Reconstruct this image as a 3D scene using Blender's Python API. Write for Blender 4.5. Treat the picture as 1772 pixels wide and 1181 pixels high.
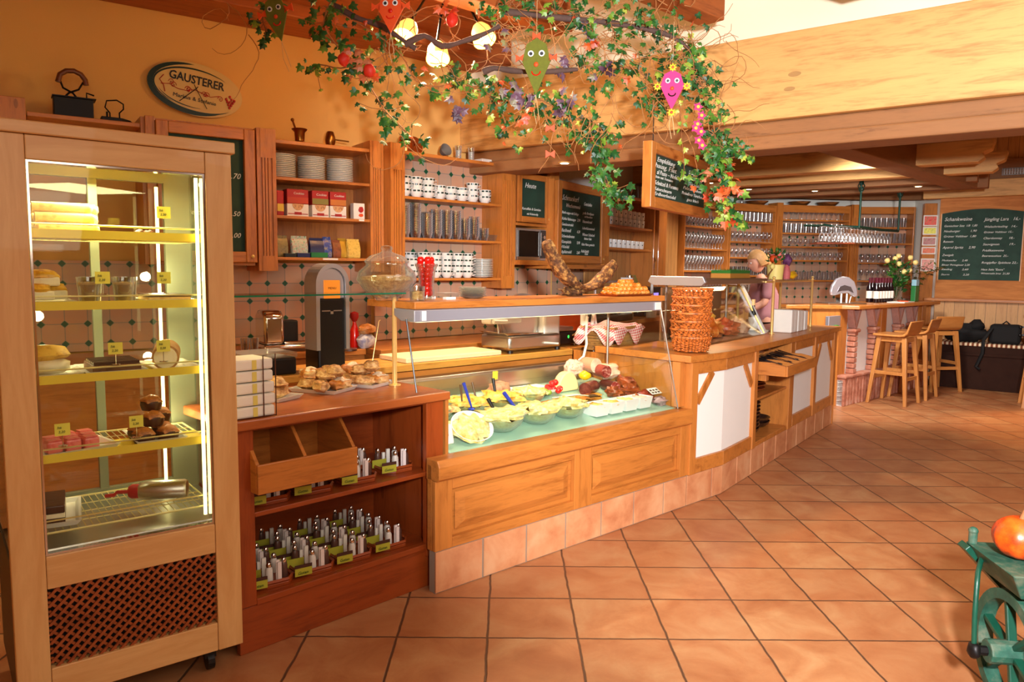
import bpy, math, random
from mathutils import Vector, Matrix, noise
R=math.radians; PI=math.pi
for o in list(bpy.data.objects): bpy.data.objects.remove(o)
scn=bpy.context.scene; COL=scn.collection
# ---------------- camera, world, main lights, exposure ----------------
CR=Matrix(((0.99992909,-0.00514552,0.01073983),(0.0101895,-0.0971173,-0.99522078),(0.00616395,0.99525964,-0.09705798)))
EYE=Vector((0,0,1.5)); FPX=1290.0
cam=bpy.data.cameras.new('camera'); camo=bpy.data.objects.new('camera',cam); COL.objects.link(camo)
cam.sensor_width=36; cam.lens=FPX/1772*36; cam.clip_start=.02; cam.clip_end=60
m3=Matrix((CR[0],-CR[1],-CR[2])).transposed()
camo.matrix_world=Matrix.Translation(EYE)@m3.to_4x4(); scn.camera=camo
scn.view_settings.view_transform='Standard'; scn.view_settings.look='None'
scn.view_settings.gamma=1; scn.view_settings.exposure=0.0; scn.view_settings.use_curve_mapping=False
w=bpy.data.worlds.new('world'); scn.world=w; w.use_nodes=True
w.node_tree.nodes['Background'].inputs[0].default_value=(1,.72,.45,1); w.node_tree.nodes['Background'].inputs[1].default_value=.08
def light(name,kind,loc,power,color,size=.1,target=None,spot=None,sizey=None):
    l=bpy.data.lights.new(name,kind); l.energy=power; l.color=color
    if kind=='AREA':
        l.size=size
        if sizey: l.shape='RECTANGLE'; l.size_y=sizey
    else: l.shadow_soft_size=size
    if spot: l.spot_size=R(spot); l.spot_blend=.6
    o=bpy.data.objects.new(name,l); COL.objects.link(o); o.location=loc
    if target is not None: o.rotation_euler=(Vector(target)-Vector(loc)).to_track_quat('-Z','Y').to_euler()
    return o
FLASHC=(.95,.965,1.0)
light('camera_flash','SPOT',(.45,-.15,1.85),1250,FLASHC,.10,(2.7,5.8,1.6),86)
light('ceiling_bounce','AREA',(2.6,1.6,2.95),58,(1,.93,.82),2.4,(2.6,3.6,0))
light('room_ambient','AREA',(1.2,-1.4,2.8),62,(1,.88,.70),2.5,(-.6,3.0,1.1))
light('bar_ceiling_light','SPOT',(3.4,7.0,2.45),430,(.98,.93,.86),.30,(4.4,9.6,.3),105)  # unseen fill spot added to brighten the glass racks, no fixture here
light('bar_spot','SPOT',(5.9,7.6,2.5),230,(1,.58,.22),.06,(5.6,6.9,0),60)
light('work_aisle_light','SPOT',(-.55,4.75,2.95),300,(1,.70,.42),.08,(1.1,3.3,0.0),120)
# ---------------- pixel helpers (target frame 1772 x 1181) ----------------
def ray(px,py): return CR.transposed()@Vector(((px-886)/FPX,(py-590.5)/FPX,1))
def atY(px,py,y): d=ray(px,py); return EYE+d*(y/d.y)
def atZ(px,py,z): d=ray(px,py); return EYE+d*((z-1.5)/d.z)
class Fr:
    """a local frame: x along the front, y away from the room, z up"""
    def __init__(s,x,y,ang): s.o=Vector((x,y,0)); s.a=R(ang); s.u=Vector((math.cos(s.a),math.sin(s.a),0)); s.n=Vector((-s.u.y,s.u.x,0))
    def w(s,x,y,z=0): return s.o+s.u*x+s.n*y+Vector((0,0,z))
    def px(s,px,py,yl=0):
        d=ray(px,py); o=s.o+s.n*yl; t=(o-EYE).dot(s.n)/d.dot(s.n); P=EYE+d*t
        return ((P-s.o).dot(s.u),P.z)
# ---------------- mesh builder ----------------
NTH=('first','second','third','fourth','fifth','sixth','seventh','eighth','ninth','tenth','eleventh','twelfth','thirteenth','fourteenth','fifteenth','sixteenth','seventeenth','eighteenth')
class MB:
    def __init__(s): s.v=[]; s.f=[]; s.m=[]; s.X=None; s.k=0
    def add(s,vs,fs):
        b=len(s.v)
        for p in vs:
            p=Vector(p)
            if s.X is not None: p=s.X@p
            s.v.append(p)
        for f in fs: s.f.append([b+i for i in f]); s.m.append(s.k)
        return s
    def box(s,x0,x1,y0,y1,z0,z1):
        return s.add([(x0,y0,z0),(x1,y0,z0),(x1,y1,z0),(x0,y1,z0),(x0,y0,z1),(x1,y0,z1),(x1,y1,z1),(x0,y1,z1)],
          [(0,3,2,1),(4,5,6,7),(0,1,5,4),(1,2,6,5),(2,3,7,6),(3,0,4,7)])
    def hexa(s,b,t): # 4 bottom, 4 top points
        return s.add(list(b)+list(t),[(0,3,2,1),(4,5,6,7),(0,1,5,4),(1,2,6,5),(2,3,7,6),(3,0,4,7)])
    def prism(s,poly,z0,z1): # poly in xy ccw
        n=len(poly)
        return s.add([(x,y,z0) for x,y in poly]+[(x,y,z1) for x,y in poly],[tuple(range(n))[::-1],tuple(range(n,2*n))]+[(i,(i+1)%n,n+(i+1)%n,n+i) for i in range(n)])
    def ex(s,poly,x0,x1): # profile (y,z) swept along x
        n=len(poly)
        return s.add([(x0,y,z) for y,z in poly]+[(x1,y,z) for y,z in poly],[tuple(range(n))[::-1],tuple(range(n,2*n))]+[(i,(i+1)%n,n+(i+1)%n,n+i) for i in range(n)])
    def exy(s,poly,y0,y1): # outline (x,z) given thickness along y
        n=len(poly)
        return s.add([(x,y0,z) for x,z in poly]+[(x,y1,z) for x,z in poly],[tuple(range(n)),tuple(range(n,2*n))[::-1]]+[(i,n+i,n+(i+1)%n,(i+1)%n) for i in range(n)])
    def lathe(s,prof,c=(0,0,0),n=16,sx=1,sy=1,cap=True):
        vs=[];fs=[];k=len(prof)
        for r,z in prof:
            for i in range(n):
                a=2*PI*i/n; vs.append((c[0]+r*sx*math.cos(a),c[1]+r*sy*math.sin(a),c[2]+z))
        for j in range(k-1):
            for i in range(n): fs.append((j*n+i,j*n+(i+1)%n,(j+1)*n+(i+1)%n,(j+1)*n+i))
        if cap:
            if prof[0][0]>1e-4: fs.append(tuple(range(n))[::-1])
            if prof[-1][0]>1e-4: fs.append(tuple(range((k-1)*n,k*n)))
        return s.add(vs,fs)
    def tube(s,pts,r,n=6,rad=None,closed=False):
        pts=[Vector(p) for p in pts]; vs=[];fs=[];K=len(pts); up=None
        for j,p in enumerate(pts):
            if closed: t=pts[(j+1)%K]-pts[j-1]
            else: t=pts[min(j+1,K-1)]-pts[max(j-1,0)]
            t.normalize()
            if up is None:
                up=Vector((0,0,1)) if abs(t.z)<.9 else Vector((1,0,0))
            a=t.cross(up)
            if a.length<1e-5: a=t.cross(Vector((0,1,.3)))
            a.normalize(); b=a.cross(t).normalized(); up=b
            rr=rad[j] if rad else r
            for i in range(n):
                q=2*PI*i/n; vs.append(p+a*math.cos(q)*rr+b*math.sin(q)*rr)
        for j in range(K if closed else K-1):
            k=(j+1)%K
            for i in range(n): fs.append((j*n+i,j*n+(i+1)%n,k*n+(i+1)%n,k*n+i))
        if not closed: fs+= [tuple(range(n))[::-1],tuple(range((K-1)*n,K*n))]
        return s.add(vs,fs)
    def cyl(s,p0,p1,r,r1=None,n=12): return s.tube([p0,p1],r,n,rad=[r,r if r1 is None else r1])
    def beam(s,p0,p1,w,h,up=(0,0,1)): # rectangular bar
        p0=Vector(p0);p1=Vector(p1);t=(p1-p0).normalized();a=t.cross(Vector(up)).normalized()*w/2;b=a.cross(t).normalized()*h/2
        return s.hexa([p0-a-b,p0+a-b,p1+a-b,p1-a-b],[p0-a+b,p0+a+b,p1+a+b,p1-a+b])
    def blob(s,c,r,seed=0,amp=.15,nu=12,nv=8,fr=1.6,flat=None):
        vs=[];fs=[]
        for j in range(nv+1):
            th=PI*j/nv
            for i in range(nu):
                ph=2*PI*i/nu; d=Vector((math.sin(th)*math.cos(ph),math.sin(th)*math.sin(ph),math.cos(th)))
                k=1+amp*2*noise.noise(d*fr+Vector((seed*3.7,seed*1.3,seed)))
                z=d.z*r[2]*k
                if flat is not None: z=max(z,-flat)
                vs.append((c[0]+d.x*r[0]*k,c[1]+d.y*r[1]*k,c[2]+z))
        for j in range(nv):
            for i in range(nu): fs.append((j*nu+i,(j+1)*nu+i,(j+1)*nu+(i+1)%nu,j*nu+(i+1)%nu))
        return s.add(vs,fs)
    def build(s,name,mat,par=None,loc=None,rz=0,bev=0,smooth=None,kind=None,sub=0):
        me=bpy.data.meshes.new(name); me.from_pydata([tuple(p) for p in s.v],[],s.f)
        mats=mat if isinstance(mat,(list,tuple)) else [mat]
        for q in mats: me.materials.append(q)
        if len(mats)>1: me.polygons.foreach_set('material_index',s.m)
        me.validate(); 
        import bmesh
        bm=bmesh.new(); bm.from_mesh(me); bmesh.ops.recalc_face_normals(bm,faces=bm.faces); bm.to_mesh(me); bm.free()
        if smooth:
            me.polygons.foreach_set('use_smooth',[True]*len(me.polygons)); me.set_sharp_from_angle(angle=R(smooth))
        me.update(); o=bpy.data.objects.new(name,me); COL.objects.link(o)
        if par is not None: o.parent=par
        if loc is not None: o.location=loc
        if rz: o.rotation_euler=(0,0,rz)
        if bev:
            b=o.modifiers.new('bevel','BEVEL'); b.width=bev; b.segments=2; b.limit_method='ANGLE'; b.angle_limit=R(40)
        if sub:
            u=o.modifiers.new('sub','SUBSURF'); u.levels=sub; u.render_levels=sub
        if kind: o['kind']=kind
        return o
def tag(o,label=None,cat=None,group=None,kind=None):
    if label: o['label']=label
    if cat: o['category']=cat
    if group: o['group']=group
    if kind: o['kind']=kind
    return o
def thing(name,label,cat,loc=(0,0,0),rz=0,group=None):
    o=bpy.data.objects.new(name,None); COL.objects.link(o); o.location=loc; o.rotation_euler=(0,0,rz); o.empty_display_size=.05
    return tag(o,label,cat,group)
def fthing(fr,name,label,cat,x=0,y=0,z=0,da=0,group=None): return thing(name,label,cat,fr.w(x,y,z),fr.a+R(da),group)
def dup(o,loc=None,rz=None,label=None,group=None,par=None,scale=None):
    c=o.copy(); COL.objects.link(c); c.parent=par
    for ch in list(o.children): dup(ch,par=c)
    if loc is not None: c.location=loc
    if rz is not None: c.rotation_euler=(0,0,rz)
    if scale: c.scale=(scale,)*3
    if label: c['label']=label
    if group: c['group']=group
    return c
class Proto:
    """first placement moves the built thing itself, later ones copy it"""
    def __init__(s,o): s.o=o; s.used=False
    def put(s,loc,rz=0,label=None,group=None,scale=None):
        if not s.used:
            s.used=True; o=s.o; o.location=loc; o.rotation_euler=(0,0,rz)
            if label: o['label']=label
            if group: o['group']=group
            if scale: o.scale=(scale,)*3
            return o
        return dup(s.o,loc,rz,label,group,scale=scale)
def struct(name,mb,mat,**k): o=mb.build(name,mat,**k); o['kind']='structure'; return o
def textmesh(mb,s,size,x,z,y=0,shear=0,align='LEFT',ang=0,bold=0,depth=.0006,width=None):
    c=bpy.data.curves.new('t','FONT'); c.body=s; c.size=size; c.shear=shear; c.align_x=align; c.resolution_u=2; c.offset=bold; c.extrude=depth
    o=bpy.data.objects.new('t',c); COL.objects.link(o); bpy.context.view_layer.update()
    me=bpy.data.meshes.new_from_object(o); xs=[v.co.x for v in me.vertices] or [0]
    k=1 if not width else width/max(1e-4,max(xs)-min(xs)); ca,sa=math.cos(ang),math.sin(ang)
    mb.add([(x+(v.co.x*k)*ca-v.co.y*sa,y-v.co.z,z+(v.co.x*k)*sa+v.co.y*ca) for v in me.vertices],[tuple(p.vertices) for p in me.polygons])
    bpy.data.objects.remove(o); bpy.data.curves.remove(c); bpy.data.meshes.remove(me)
rnd=random.Random(7)
def bxs(par,name,mat,*bs,bev=.003,**k):
    """each box a part of its own"""
    return [MB().box(*b).build(name,mat,par,bev=bev,**k) for b in bs]
# ---------------- materials ----------------
def lin(c): return tuple(((v/255)/12.92 if v/255<=.04045 else ((v/255+.055)/1.055)**2.4) for v in c)
class NT:
    def __init__(s,name):
        s.m=bpy.data.materials.new(name); s.m.use_nodes=True; s.t=s.m.node_tree; s.n=s.t.nodes; s.b=s.n['Principled BSDF']; s.out=s.n['Material Output']
    def N(s,t,**k):
        n=s.n.new(t)
        for a,v in k.items():
            if a.startswith('i'): n.inputs[int(a[1:])].default_value=v
            else: setattr(n,a,v)
        return n
    def L(s,a,b): s.t.links.new(a,b)
    def math(s,op,a,b=None,c=None):
        n=s.N('ShaderNodeMath',operation=op)
        for i,v in enumerate((a,b,c)):
            if v is None: continue
            if isinstance(v,(int,float)): n.inputs[i].default_value=v
            else: s.L(v,n.inputs[i])
        return n.outputs[0]
    def mix(s,f,a,b,bt='MIX'):
        n=s.N('ShaderNodeMix',data_type='RGBA',blend_type=bt)
        for i,v in ((0,f),(6,a),(7,b)):
            if isinstance(v,(int,float)): n.inputs[i].default_value=v
            elif isinstance(v,tuple): n.inputs[i].default_value=(*v[:3],1)
            else: s.L(v,n.inputs[i])
        return n.outputs[2]
    def coord(s,sc=(1,1,1),rz=0,loc=(0,0,0)):
        t=s.N('ShaderNodeTexCoord'); m=s.N('ShaderNodeMapping'); m.inputs['Scale'].default_value=sc; m.inputs['Rotation'].default_value=(0,0,rz); m.inputs['Location'].default_value=loc
        s.L(t.outputs['Object'],m.inputs[0]); return m.outputs[0]
    def noise(s,v,scale,detail=4,rough=.55,dist=0):
        n=s.N('ShaderNodeTexNoise'); n.inputs['Scale'].default_value=scale; n.inputs['Detail'].default_value=detail; n.inputs['Roughness'].default_value=rough; n.inputs['Distortion'].default_value=dist
        s.L(v,n.inputs['Vector']); return n
    def ramp(s,f,*st):
        n=s.N('ShaderNodeValToRGB'); e=n.color_ramp.elements
        while len(e)<len(st): e.new(.5)
        for i,(p,c) in enumerate(st): e[i].position=p; e[i].color=(*c[:3],1)
        s.L(f,n.inputs[0]); return n.outputs[0]
    def bump(s,h,st=.2,d=.01):
        n=s.N('ShaderNodeBump'); n.inputs['Strength'].default_value=st; n.inputs['Distance'].default_value=d; s.L(h,n.inputs['Height']); s.L(n.outputs[0],s.b.inputs['Normal'])
    def col(s,c):
        if isinstance(c,tuple): s.b.inputs['Base Color'].default_value=(*c[:3],1)
        else: s.L(c,s.b.inputs['Base Color'])
    def set(s,**k):
        for a,v in k.items(): s.b.inputs[{'rough':'Roughness','metal':'Metallic','spec':'Specular IOR Level','coat':'Coat Weight','emis':'Emission Strength','trans':'Transmission Weight','sss':'Subsurface Weight'}[a]].default_value=v
def plain(name,c,rough=.5,metal=0,emis=0,var=0,vs=30,spec=None,bump=0,coat=0,alpha=None):
    t=NT(name); c=lin(c); t.set(rough=rough,metal=metal)
    if spec is not None: t.set(spec=spec)
    if coat: t.set(coat=coat)
    if var or bump:
        n=t.noise(t.coord(),vs,5)
        if var: t.col(t.mix(n.outputs[0],tuple(v*(1-var) for v in c),tuple(min(1,v*(1+var)) for v in c)))
        else: t.col(c)
        if bump: t.bump(n.outputs[0],bump,.005)
    else: t.col(c)
    if emis: t.b.inputs['Emission Color'].default_value=(*c,1); t.set(emis=emis)
    return t.m
def wood(name,c,axis='x',dark=.62,knots=.5,rough=.38,scale=1,plank=0,pl='x',coat=.15,grain=1):
    t=NT(name); c=lin(c); s={'x':(1,9,9),'y':(9,1,9),'z':(9,9,1)}[axis]; s=tuple(q*scale for q in s)
    v=t.coord(s); n=t.noise(v,2.2,6,.6,.8); n2=t.noise(v,14,3,.6,.2); big=t.noise(t.coord(),1.3,2)
    d=tuple(q*dark*(1,.88,.78)[i] for i,q in enumerate(c)); li=tuple(min(1,q*1.12) for q in c)
    g=t.math('ADD',t.math('MULTIPLY',n.outputs[0],.75),t.math('MULTIPLY',n2.outputs[0],.3*grain))
    base=t.ramp(g,(.36,d),(.52,c),(.68,li))
    base=t.mix(t.math('MULTIPLY',big.outputs[0],.35),base,d)
    if knots:
        ks={'x':(1.6,4,4),'y':(4,1.6,4),'z':(4,4,1.6)}[axis]
        vo=t.N('ShaderNodeTexVoronoi'); vo.inputs['Scale'].default_value=1.1*scale; t.L(t.coord(ks),vo.inputs['Vector'])
        k=t.math('LESS_THAN',vo.outputs['Distance'],.055); r=t.math('MULTIPLY',k,knots)
        base=t.mix(r,base,tuple(q*.25 for q in c))
    if plank:
        sx=t.N('ShaderNodeSeparateXYZ'); tc=t.N('ShaderNodeTexCoord'); t.L(tc.outputs['Object'],sx.inputs[0])
        q=t.math('DIVIDE',sx.outputs['xyz'.index(pl)],plank); fr=t.math('FRACT',q); gap=t.math('LESS_THAN',fr,.035)
        wn=t.N('ShaderNodeTexWhiteNoise',noise_dimensions='1D'); t.L(t.math('FLOOR',q),wn.inputs['W'])
        base=t.mix(t.math('MULTIPLY',wn.outputs[0],.35),base,d); base=t.mix(gap,base,tuple(v*.2 for v in c))
    t.col(base); t.set(rough=rough,coat=coat); t.bump(g,.08,.004); return t.m
def woodset(name,c,**k): return {a:wood(name+'_'+a,c,a,**k) for a in 'xyz'}
PINE=woodset('honey_pine',(200,124,54),coat=.08); DPINE=woodset('amber_pine',(158,70,24)); WALLW=woodset('wall_board',(204,132,66),rough=.75,coat=0,dark=.75,grain=.5)
LPINE=woodset('light_pine',(222,158,92),dark=.7)
BEECH=woodset('beech',(232,186,124),dark=.88,knots=.2,grain=.4,rough=.45)
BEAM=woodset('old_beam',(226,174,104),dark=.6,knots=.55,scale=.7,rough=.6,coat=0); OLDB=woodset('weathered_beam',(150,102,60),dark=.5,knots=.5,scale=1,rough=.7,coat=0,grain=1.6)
DBEAM=woodset('ceiling_beam',(170,92,40),dark=.6,rough=.6,coat=0)
PANEL=wood('pine_panelling',(214,160,98),'z',plank=.12,pl='x',dark=.72,knots=.7,coat=0,rough=.5)
LOGM=wood('ceiling_boards',(120,76,42),'x',plank=.22,pl='y',dark=.5,coat=0,rough=.7)
STOOL=woodset('stool_beech',(206,142,76),dark=.85,knots=0,grain=.5)
def metal(name,c,rough=.25): return plain(name,c,rough,1)
CHROME=metal('chrome',(225,222,218),.12); STEEL=metal('brushed_steel',(200,196,190),.32); ALU=plain('aluminium',(190,190,195),.4,.8); BRASS=plain('polished_brass',(244,206,130),.3,.55); OLDBR=metal('aged_brass',(150,98,42),.3); COPPER=metal('copper',(175,95,50),.3)
IRON=plain('cast_iron',(28,24,24),.45,.6); BLACK=plain('black_plastic',(18,17,18),.35); DARKG=plain('dark_grey',(48,48,50),.4); BLKM=plain('black_cloth',(14,14,16),.85,var=.3)
WHITE=plain('white_porcelain',(238,236,230),.18,spec=.6); WPLAS=plain('white_plastic',(232,230,224),.4); PAPER=plain('white_paper',(240,236,228),.8,var=.03); PLAST=plain('white_plaster',(244,240,234),.85,var=.02,vs=8,bump=.05)
YEL=plain('yellow_card',(226,204,60),.6); GREENC=plain('leaf_green_card',(60,120,50),.6); REDP=plain('red_print',(176,26,26),.5); RED=plain('tomato_red',(212,22,14),.18,spec=.6); ORANGE=plain('orange_paint',(224,76,14),.6); PINK=plain('pink_felt',(222,52,120),.8); OLIVE=plain('olive_felt',(104,108,30),.9,var=.25,vs=60); PURPLE=plain('purple_leaf',(118,62,110),.6,var=.3)
CHALK=plain('chalk_white',(232,234,228),.9); GREY=plain('grey_felt',(110,104,98),.9); BLUE=plain('blue_plastic',(40,60,170),.35); NAVY=plain('navy_foil',(24,34,90),.3); GOLD=plain('gold_foil',(214,166,50),.3,.4)
def board_mat():
    t=NT('green_chalkboard'); n=t.noise(t.coord(),6,4); t.col(t.ramp(n.outputs[0],(.3,lin((22,52,42))),(.7,lin((34,70,56))))); t.set(rough=.75); return t.m
CBOARD=board_mat()
def glassmat(name,tint=(1,1,1),gl=.10,edge=.5,rough=.02,dens=0.0,edgecol=None):
    t=NT(name); t.n.remove(t.b); tr=t.N('ShaderNodeBsdfTransparent'); tr.inputs[0].default_value=(*tint,1); g=t.N('ShaderNodeBsdfGlossy'); g.inputs['Roughness'].default_value=rough
    lw=t.N('ShaderNodeLayerWeight'); lw.inputs[0].default_value=edge; lw.inputs[0].default_value=.5; f=t.math('ADD',t.math('MULTIPLY',t.math('POWER',lw.outputs['Facing'],4.0-4*edge),.75),gl)
    mx=t.N('ShaderNodeMixShader'); t.L(f,mx.inputs[0]); t.L(tr.outputs[0],mx.inputs[1]); t.L(g.outputs[0],mx.inputs[2])
    if edgecol:
        df=t.N('ShaderNodeBsdfDiffuse'); df.inputs[0].default_value=(*edgecol,1); m2=t.N('ShaderNodeMixShader'); f2=t.math('MULTIPLY',t.math('POWER',lw.outputs['Facing'],2.0),dens)
        t.L(f2,m2.inputs[0]); t.L(mx.outputs[0],m2.inputs[1]); t.L(df.outputs[0],m2.inputs[2]); t.L(m2.outputs[0],t.out.inputs[0])
    else: t.L(mx.outputs[0],t.out.inputs[0])
    return t.m
PANE=glassmat('window_glass',(.97,.99,.97),.02,.25); GLS=glassmat('drinking_glass',(.90,.91,.92),.2,.5,.06,.95,(.86,.86,.9)); GEDGE=plain('green_glass_edge',(30,110,80),.15)
THICK=glassmat('thick_glass',(.92,.95,.93),.1,.4,.03,.4,(.7,.72,.7))
def floor_mat():
    t=NT('terracotta_floor_tiles'); T=.3686; tc=t.N('ShaderNodeTexCoord'); sx=t.N('ShaderNodeSeparateXYZ')
    wob=t.noise(tc.outputs['Object'],9,2); 
    t.L(tc.outputs['Object'],sx.inputs[0]); w=t.math('MULTIPLY',t.math('SUBTRACT',wob.outputs[0],.5),.03)
    u=t.math('ADD',t.math('DIVIDE',t.math('ADD',sx.outputs[0],.4382),T),w); v=t.math('ADD',t.math('DIVIDE',t.math('SUBTRACT',sx.outputs[1],2.906),T),w)
    def edge(q,wd): f=t.math('FRACT',t.math('ADD',q,.5)); return t.math('ABSOLUTE',t.math('SUBTRACT',f,.5))
    e=t.math('MINIMUM',t.math('ABSOLUTE',edge(u,0)),t.math('ABSOLUTE',edge(v,0))); gm=t.N('ShaderNodeMapRange'); t.L(e,gm.inputs[0]); gm.inputs[1].default_value=.008; gm.inputs[2].default_value=.018; gm.inputs[3].default_value=1; gm.inputs[4].default_value=0
    cb=t.N('ShaderNodeCombineXYZ'); t.L(t.math('FLOOR',u),cb.inputs[0]); t.L(t.math('FLOOR',v),cb.inputs[1]); wn=t.N('ShaderNodeTexWhiteNoise'); t.L(cb.outputs[0],wn.inputs[0])
    off=t.N('ShaderNodeVectorMath',operation='ADD'); sc=t.N('ShaderNodeVectorMath',operation='SCALE'); sc.inputs['Scale'].default_value=7; t.L(wn.outputs['Color'],sc.inputs[0]); t.L(tc.outputs['Object'],off.inputs[0]); t.L(sc.outputs[0],off.inputs[1])
    n=t.noise(off.outputs[0],4.5,5,.6,.5)
    c=t.ramp(n.outputs[0],(.3,lin((168,106,66))),(.5,lin((186,128,84))),(.7,lin((198,150,104))))
    c=t.mix(t.math('MULTIPLY',wn.outputs[0],.4),c,lin((166,96,58)))
    fine=t.noise(tc.outputs['Object'],90,3); c=t.mix(t.math('MULTIPLY',fine.outputs[0],.12),c,lin((110,60,30)))
    t.col(t.mix(gm.outputs[0],c,lin((92,62,44)))); t.set(rough=.42,spec=.35)
    h=t.math('SUBTRACT',t.math('MULTIPLY',n.outputs[0],.25),gm.outputs[0]); t.bump(h,.5,.004); return t.m
FLOOR=floor_mat()
def kick_mat():
    t=NT('terracotta_skirting'); n=t.noise(t.coord(),5,5,.6,.3); t.col(t.ramp(n.outputs[0],(.3,lin((190,116,74))),(.5,lin((212,146,100))),(.72,lin((222,168,124))))); t.set(rough=.6); t.bump(n.outputs[0],.1,.004); return t.m
KICK=kick_mat(); GROUT=plain('grout',(150,134,116),.9)
def walltile():
    t=NT('tumbled_wall_tiles'); tc=t.N('ShaderNodeTexCoord'); sx=t.N('ShaderNodeSeparateXYZ'); t.L(tc.outputs['Object'],sx.inputs[0]); S=.125
    u=t.math('DIVIDE',sx.outputs[0],S); v=t.math('DIVIDE',sx.outputs[2],S)
    eu=t.math('ABSOLUTE',t.math('SUBTRACT',t.math('FRACT',t.math('ADD',u,.5)),.5)); ev=t.math('ABSOLUTE',t.math('SUBTRACT',t.math('FRACT',t.math('ADD',v,.5)),.5))
    g=t.math('LESS_THAN',t.math('MINIMUM',eu,ev),.02); s=t.math('ADD',eu,ev); dm=t.math('LESS_THAN',s,.17); dg=t.math('LESS_THAN',s,.21)
    cb=t.N('ShaderNodeCombineXYZ'); t.L(t.math('FLOOR',u),cb.inputs[0]); t.L(t.math('FLOOR',v),cb.inputs[1]); wn=t.N('ShaderNodeTexWhiteNoise'); t.L(cb.outputs[0],wn.inputs[0])
    n=t.noise(tc.outputs['Object'],12,4); c=t.ramp(t.math('ADD',t.math('MULTIPLY',wn.outputs[0],.6),t.math('MULTIPLY',n.outputs[0],.4)),(.2,lin((206,170,140))),(.5,lin((214,156,122))),(.8,lin((190,160,138))))
    c=t.mix(g,c,lin((150,140,128))); c=t.mix(dg,c,lin((160,150,136))); c=t.mix(dm,c,lin((16,84,52))); t.col(c); t.set(rough=.45); return t.m
WTILE=walltile()
def plaster(name,c):
    t=NT(name); n=t.noise(t.coord(),3,4); c=lin(c); t.col(t.mix(n.outputs[0],tuple(v*.93 for v in c),c)); t.set(rough=.9); t.bump(t.noise(t.coord(),40,3).outputs[0],.06,.003); return t.m
YWALL=plaster('ochre_plaster',(236,184,104)); CEIL=plaster('cream_ceiling',(250,240,212)); WWALL=plaster('white_wall_plaster',(240,236,226))
def wicker(name,c,sc=60):
    t=NT(name); wv=t.N('ShaderNodeTexWave'); wv.inputs['Scale'].default_value=sc; wv.inputs['Distortion'].default_value=3; t.L(t.coord((1,1,1)),wv.inputs[0]); n=t.noise(t.coord(),20,3); c=lin(c)
    t.col(t.ramp(t.math('ADD',t.math('MULTIPLY',n.outputs[0],.6),t.math('MULTIPLY',wv.outputs[1],.4)),(.25,tuple(v*.35 for v in c)),(.6,c))); t.set(rough=.5,coat=.2); return t.m
WICK=wicker('orange_wicker',(216,116,46),15); LWICK=wicker('pale_wicker',(196,140,76),40); TWIG=plain('twig_bark',(150,96,52),.8,var=.3); BARK=plain('grey_branch',(84,62,54),.85,var=.35,bump=.5)
def leafm(name,a,b,c3=None):
    t=NT(name); n=t.noise(t.coord(),9,3); t.col(t.ramp(n.outputs[0],(.35,lin(a)),(.5,lin(b)),(.66,lin(c3 or b)))); t.set(rough=.45); return t.m
IVY=leafm('ivy_green',(14,56,24),(34,92,34),(84,130,40)); IVYL=leafm('ivy_lime',(70,120,34),(126,160,50),(180,186,70)); AUT=leafm('autumn_leaf',(170,44,20),(206,90,36),(190,120,80)); PLUM=leafm('plum_leaf',(60,34,46),(112,80,100),(140,140,90))
def food(name,a,b,c3=None,sc=25,rough=.5,bump=.4,coat=0):
    t=NT(name); n=t.noise(t.coord(),sc,6,.65); t.col(t.ramp(n.outputs[0],(.3,lin(a)),(.5,lin(b)),(.7,lin(c3 or b)))); t.set(rough=rough,coat=coat); t.bump(n.outputs[0],bump,.006); return t.m
PASTRY=food('baked_pastry',(130,62,20),(206,128,58),(236,206,150),18); SUGAR=food('sugared_crust',(190,120,60),(236,214,180),(250,240,225),20); CREAM=food('whipped_cream',(236,214,160),(246,234,200)); CHOC=food('chocolate',(44,22,12),(70,36,20),sc=15,rough=.35); SPONGE=food('sponge_layer',(210,160,90),(236,200,130)); PINKC=food('pink_icing',(220,70,70),(240,130,120),rough=.3)
SALAD=food('creamy_salad',(196,150,50),(226,206,130),(244,236,190),34); SALADY=food('potato_salad',(200,130,30),(230,180,70),(244,220,140),30); SALADR=food('sausage_salad',(190,70,40),(226,170,100),(244,226,170),45); MEAT=food('smoked_meat',(70,24,10),(150,66,26),(196,110,56),14,.35,coat=.3); SALAMI=food('salami',(90,22,18),(150,50,44),(224,180,160),60,.4); HAM=food('cooked_ham',(226,160,130),(244,200,170),(252,226,200),14); CHEESE=plain('cheese',(244,220,160),.5,var=.05); BREADZ=food('breaded_cutlet',(170,84,16),(210,128,36),(226,160,60),30); BSAUS=food('blood_sausage',(60,20,18),(96,40,36),(130,70,60),30,.3,coat=.3); NUT=food('roasted_nuts',(140,80,30),(206,150,84),(236,196,130),60,.5,1)
BRICK=food('old_brick',(150,84,62),(190,122,96),(206,160,140),10,.9,.8)
BARKM=food('gnarled_bark',(28,16,10),(112,70,34),(226,172,90),30,.7,1.5)
PUMP=food('orange_pumpkin',(70,40,20),(222,76,14),(240,104,26),16,.35,.2); GPAINT=plain('green_paint',(12,66,48),.4,var=.5,vs=14,bump=.3); GWORN=food('worn_green_paint',(16,56,42),(34,82,64),(100,104,84),12,.6,.5)
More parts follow.
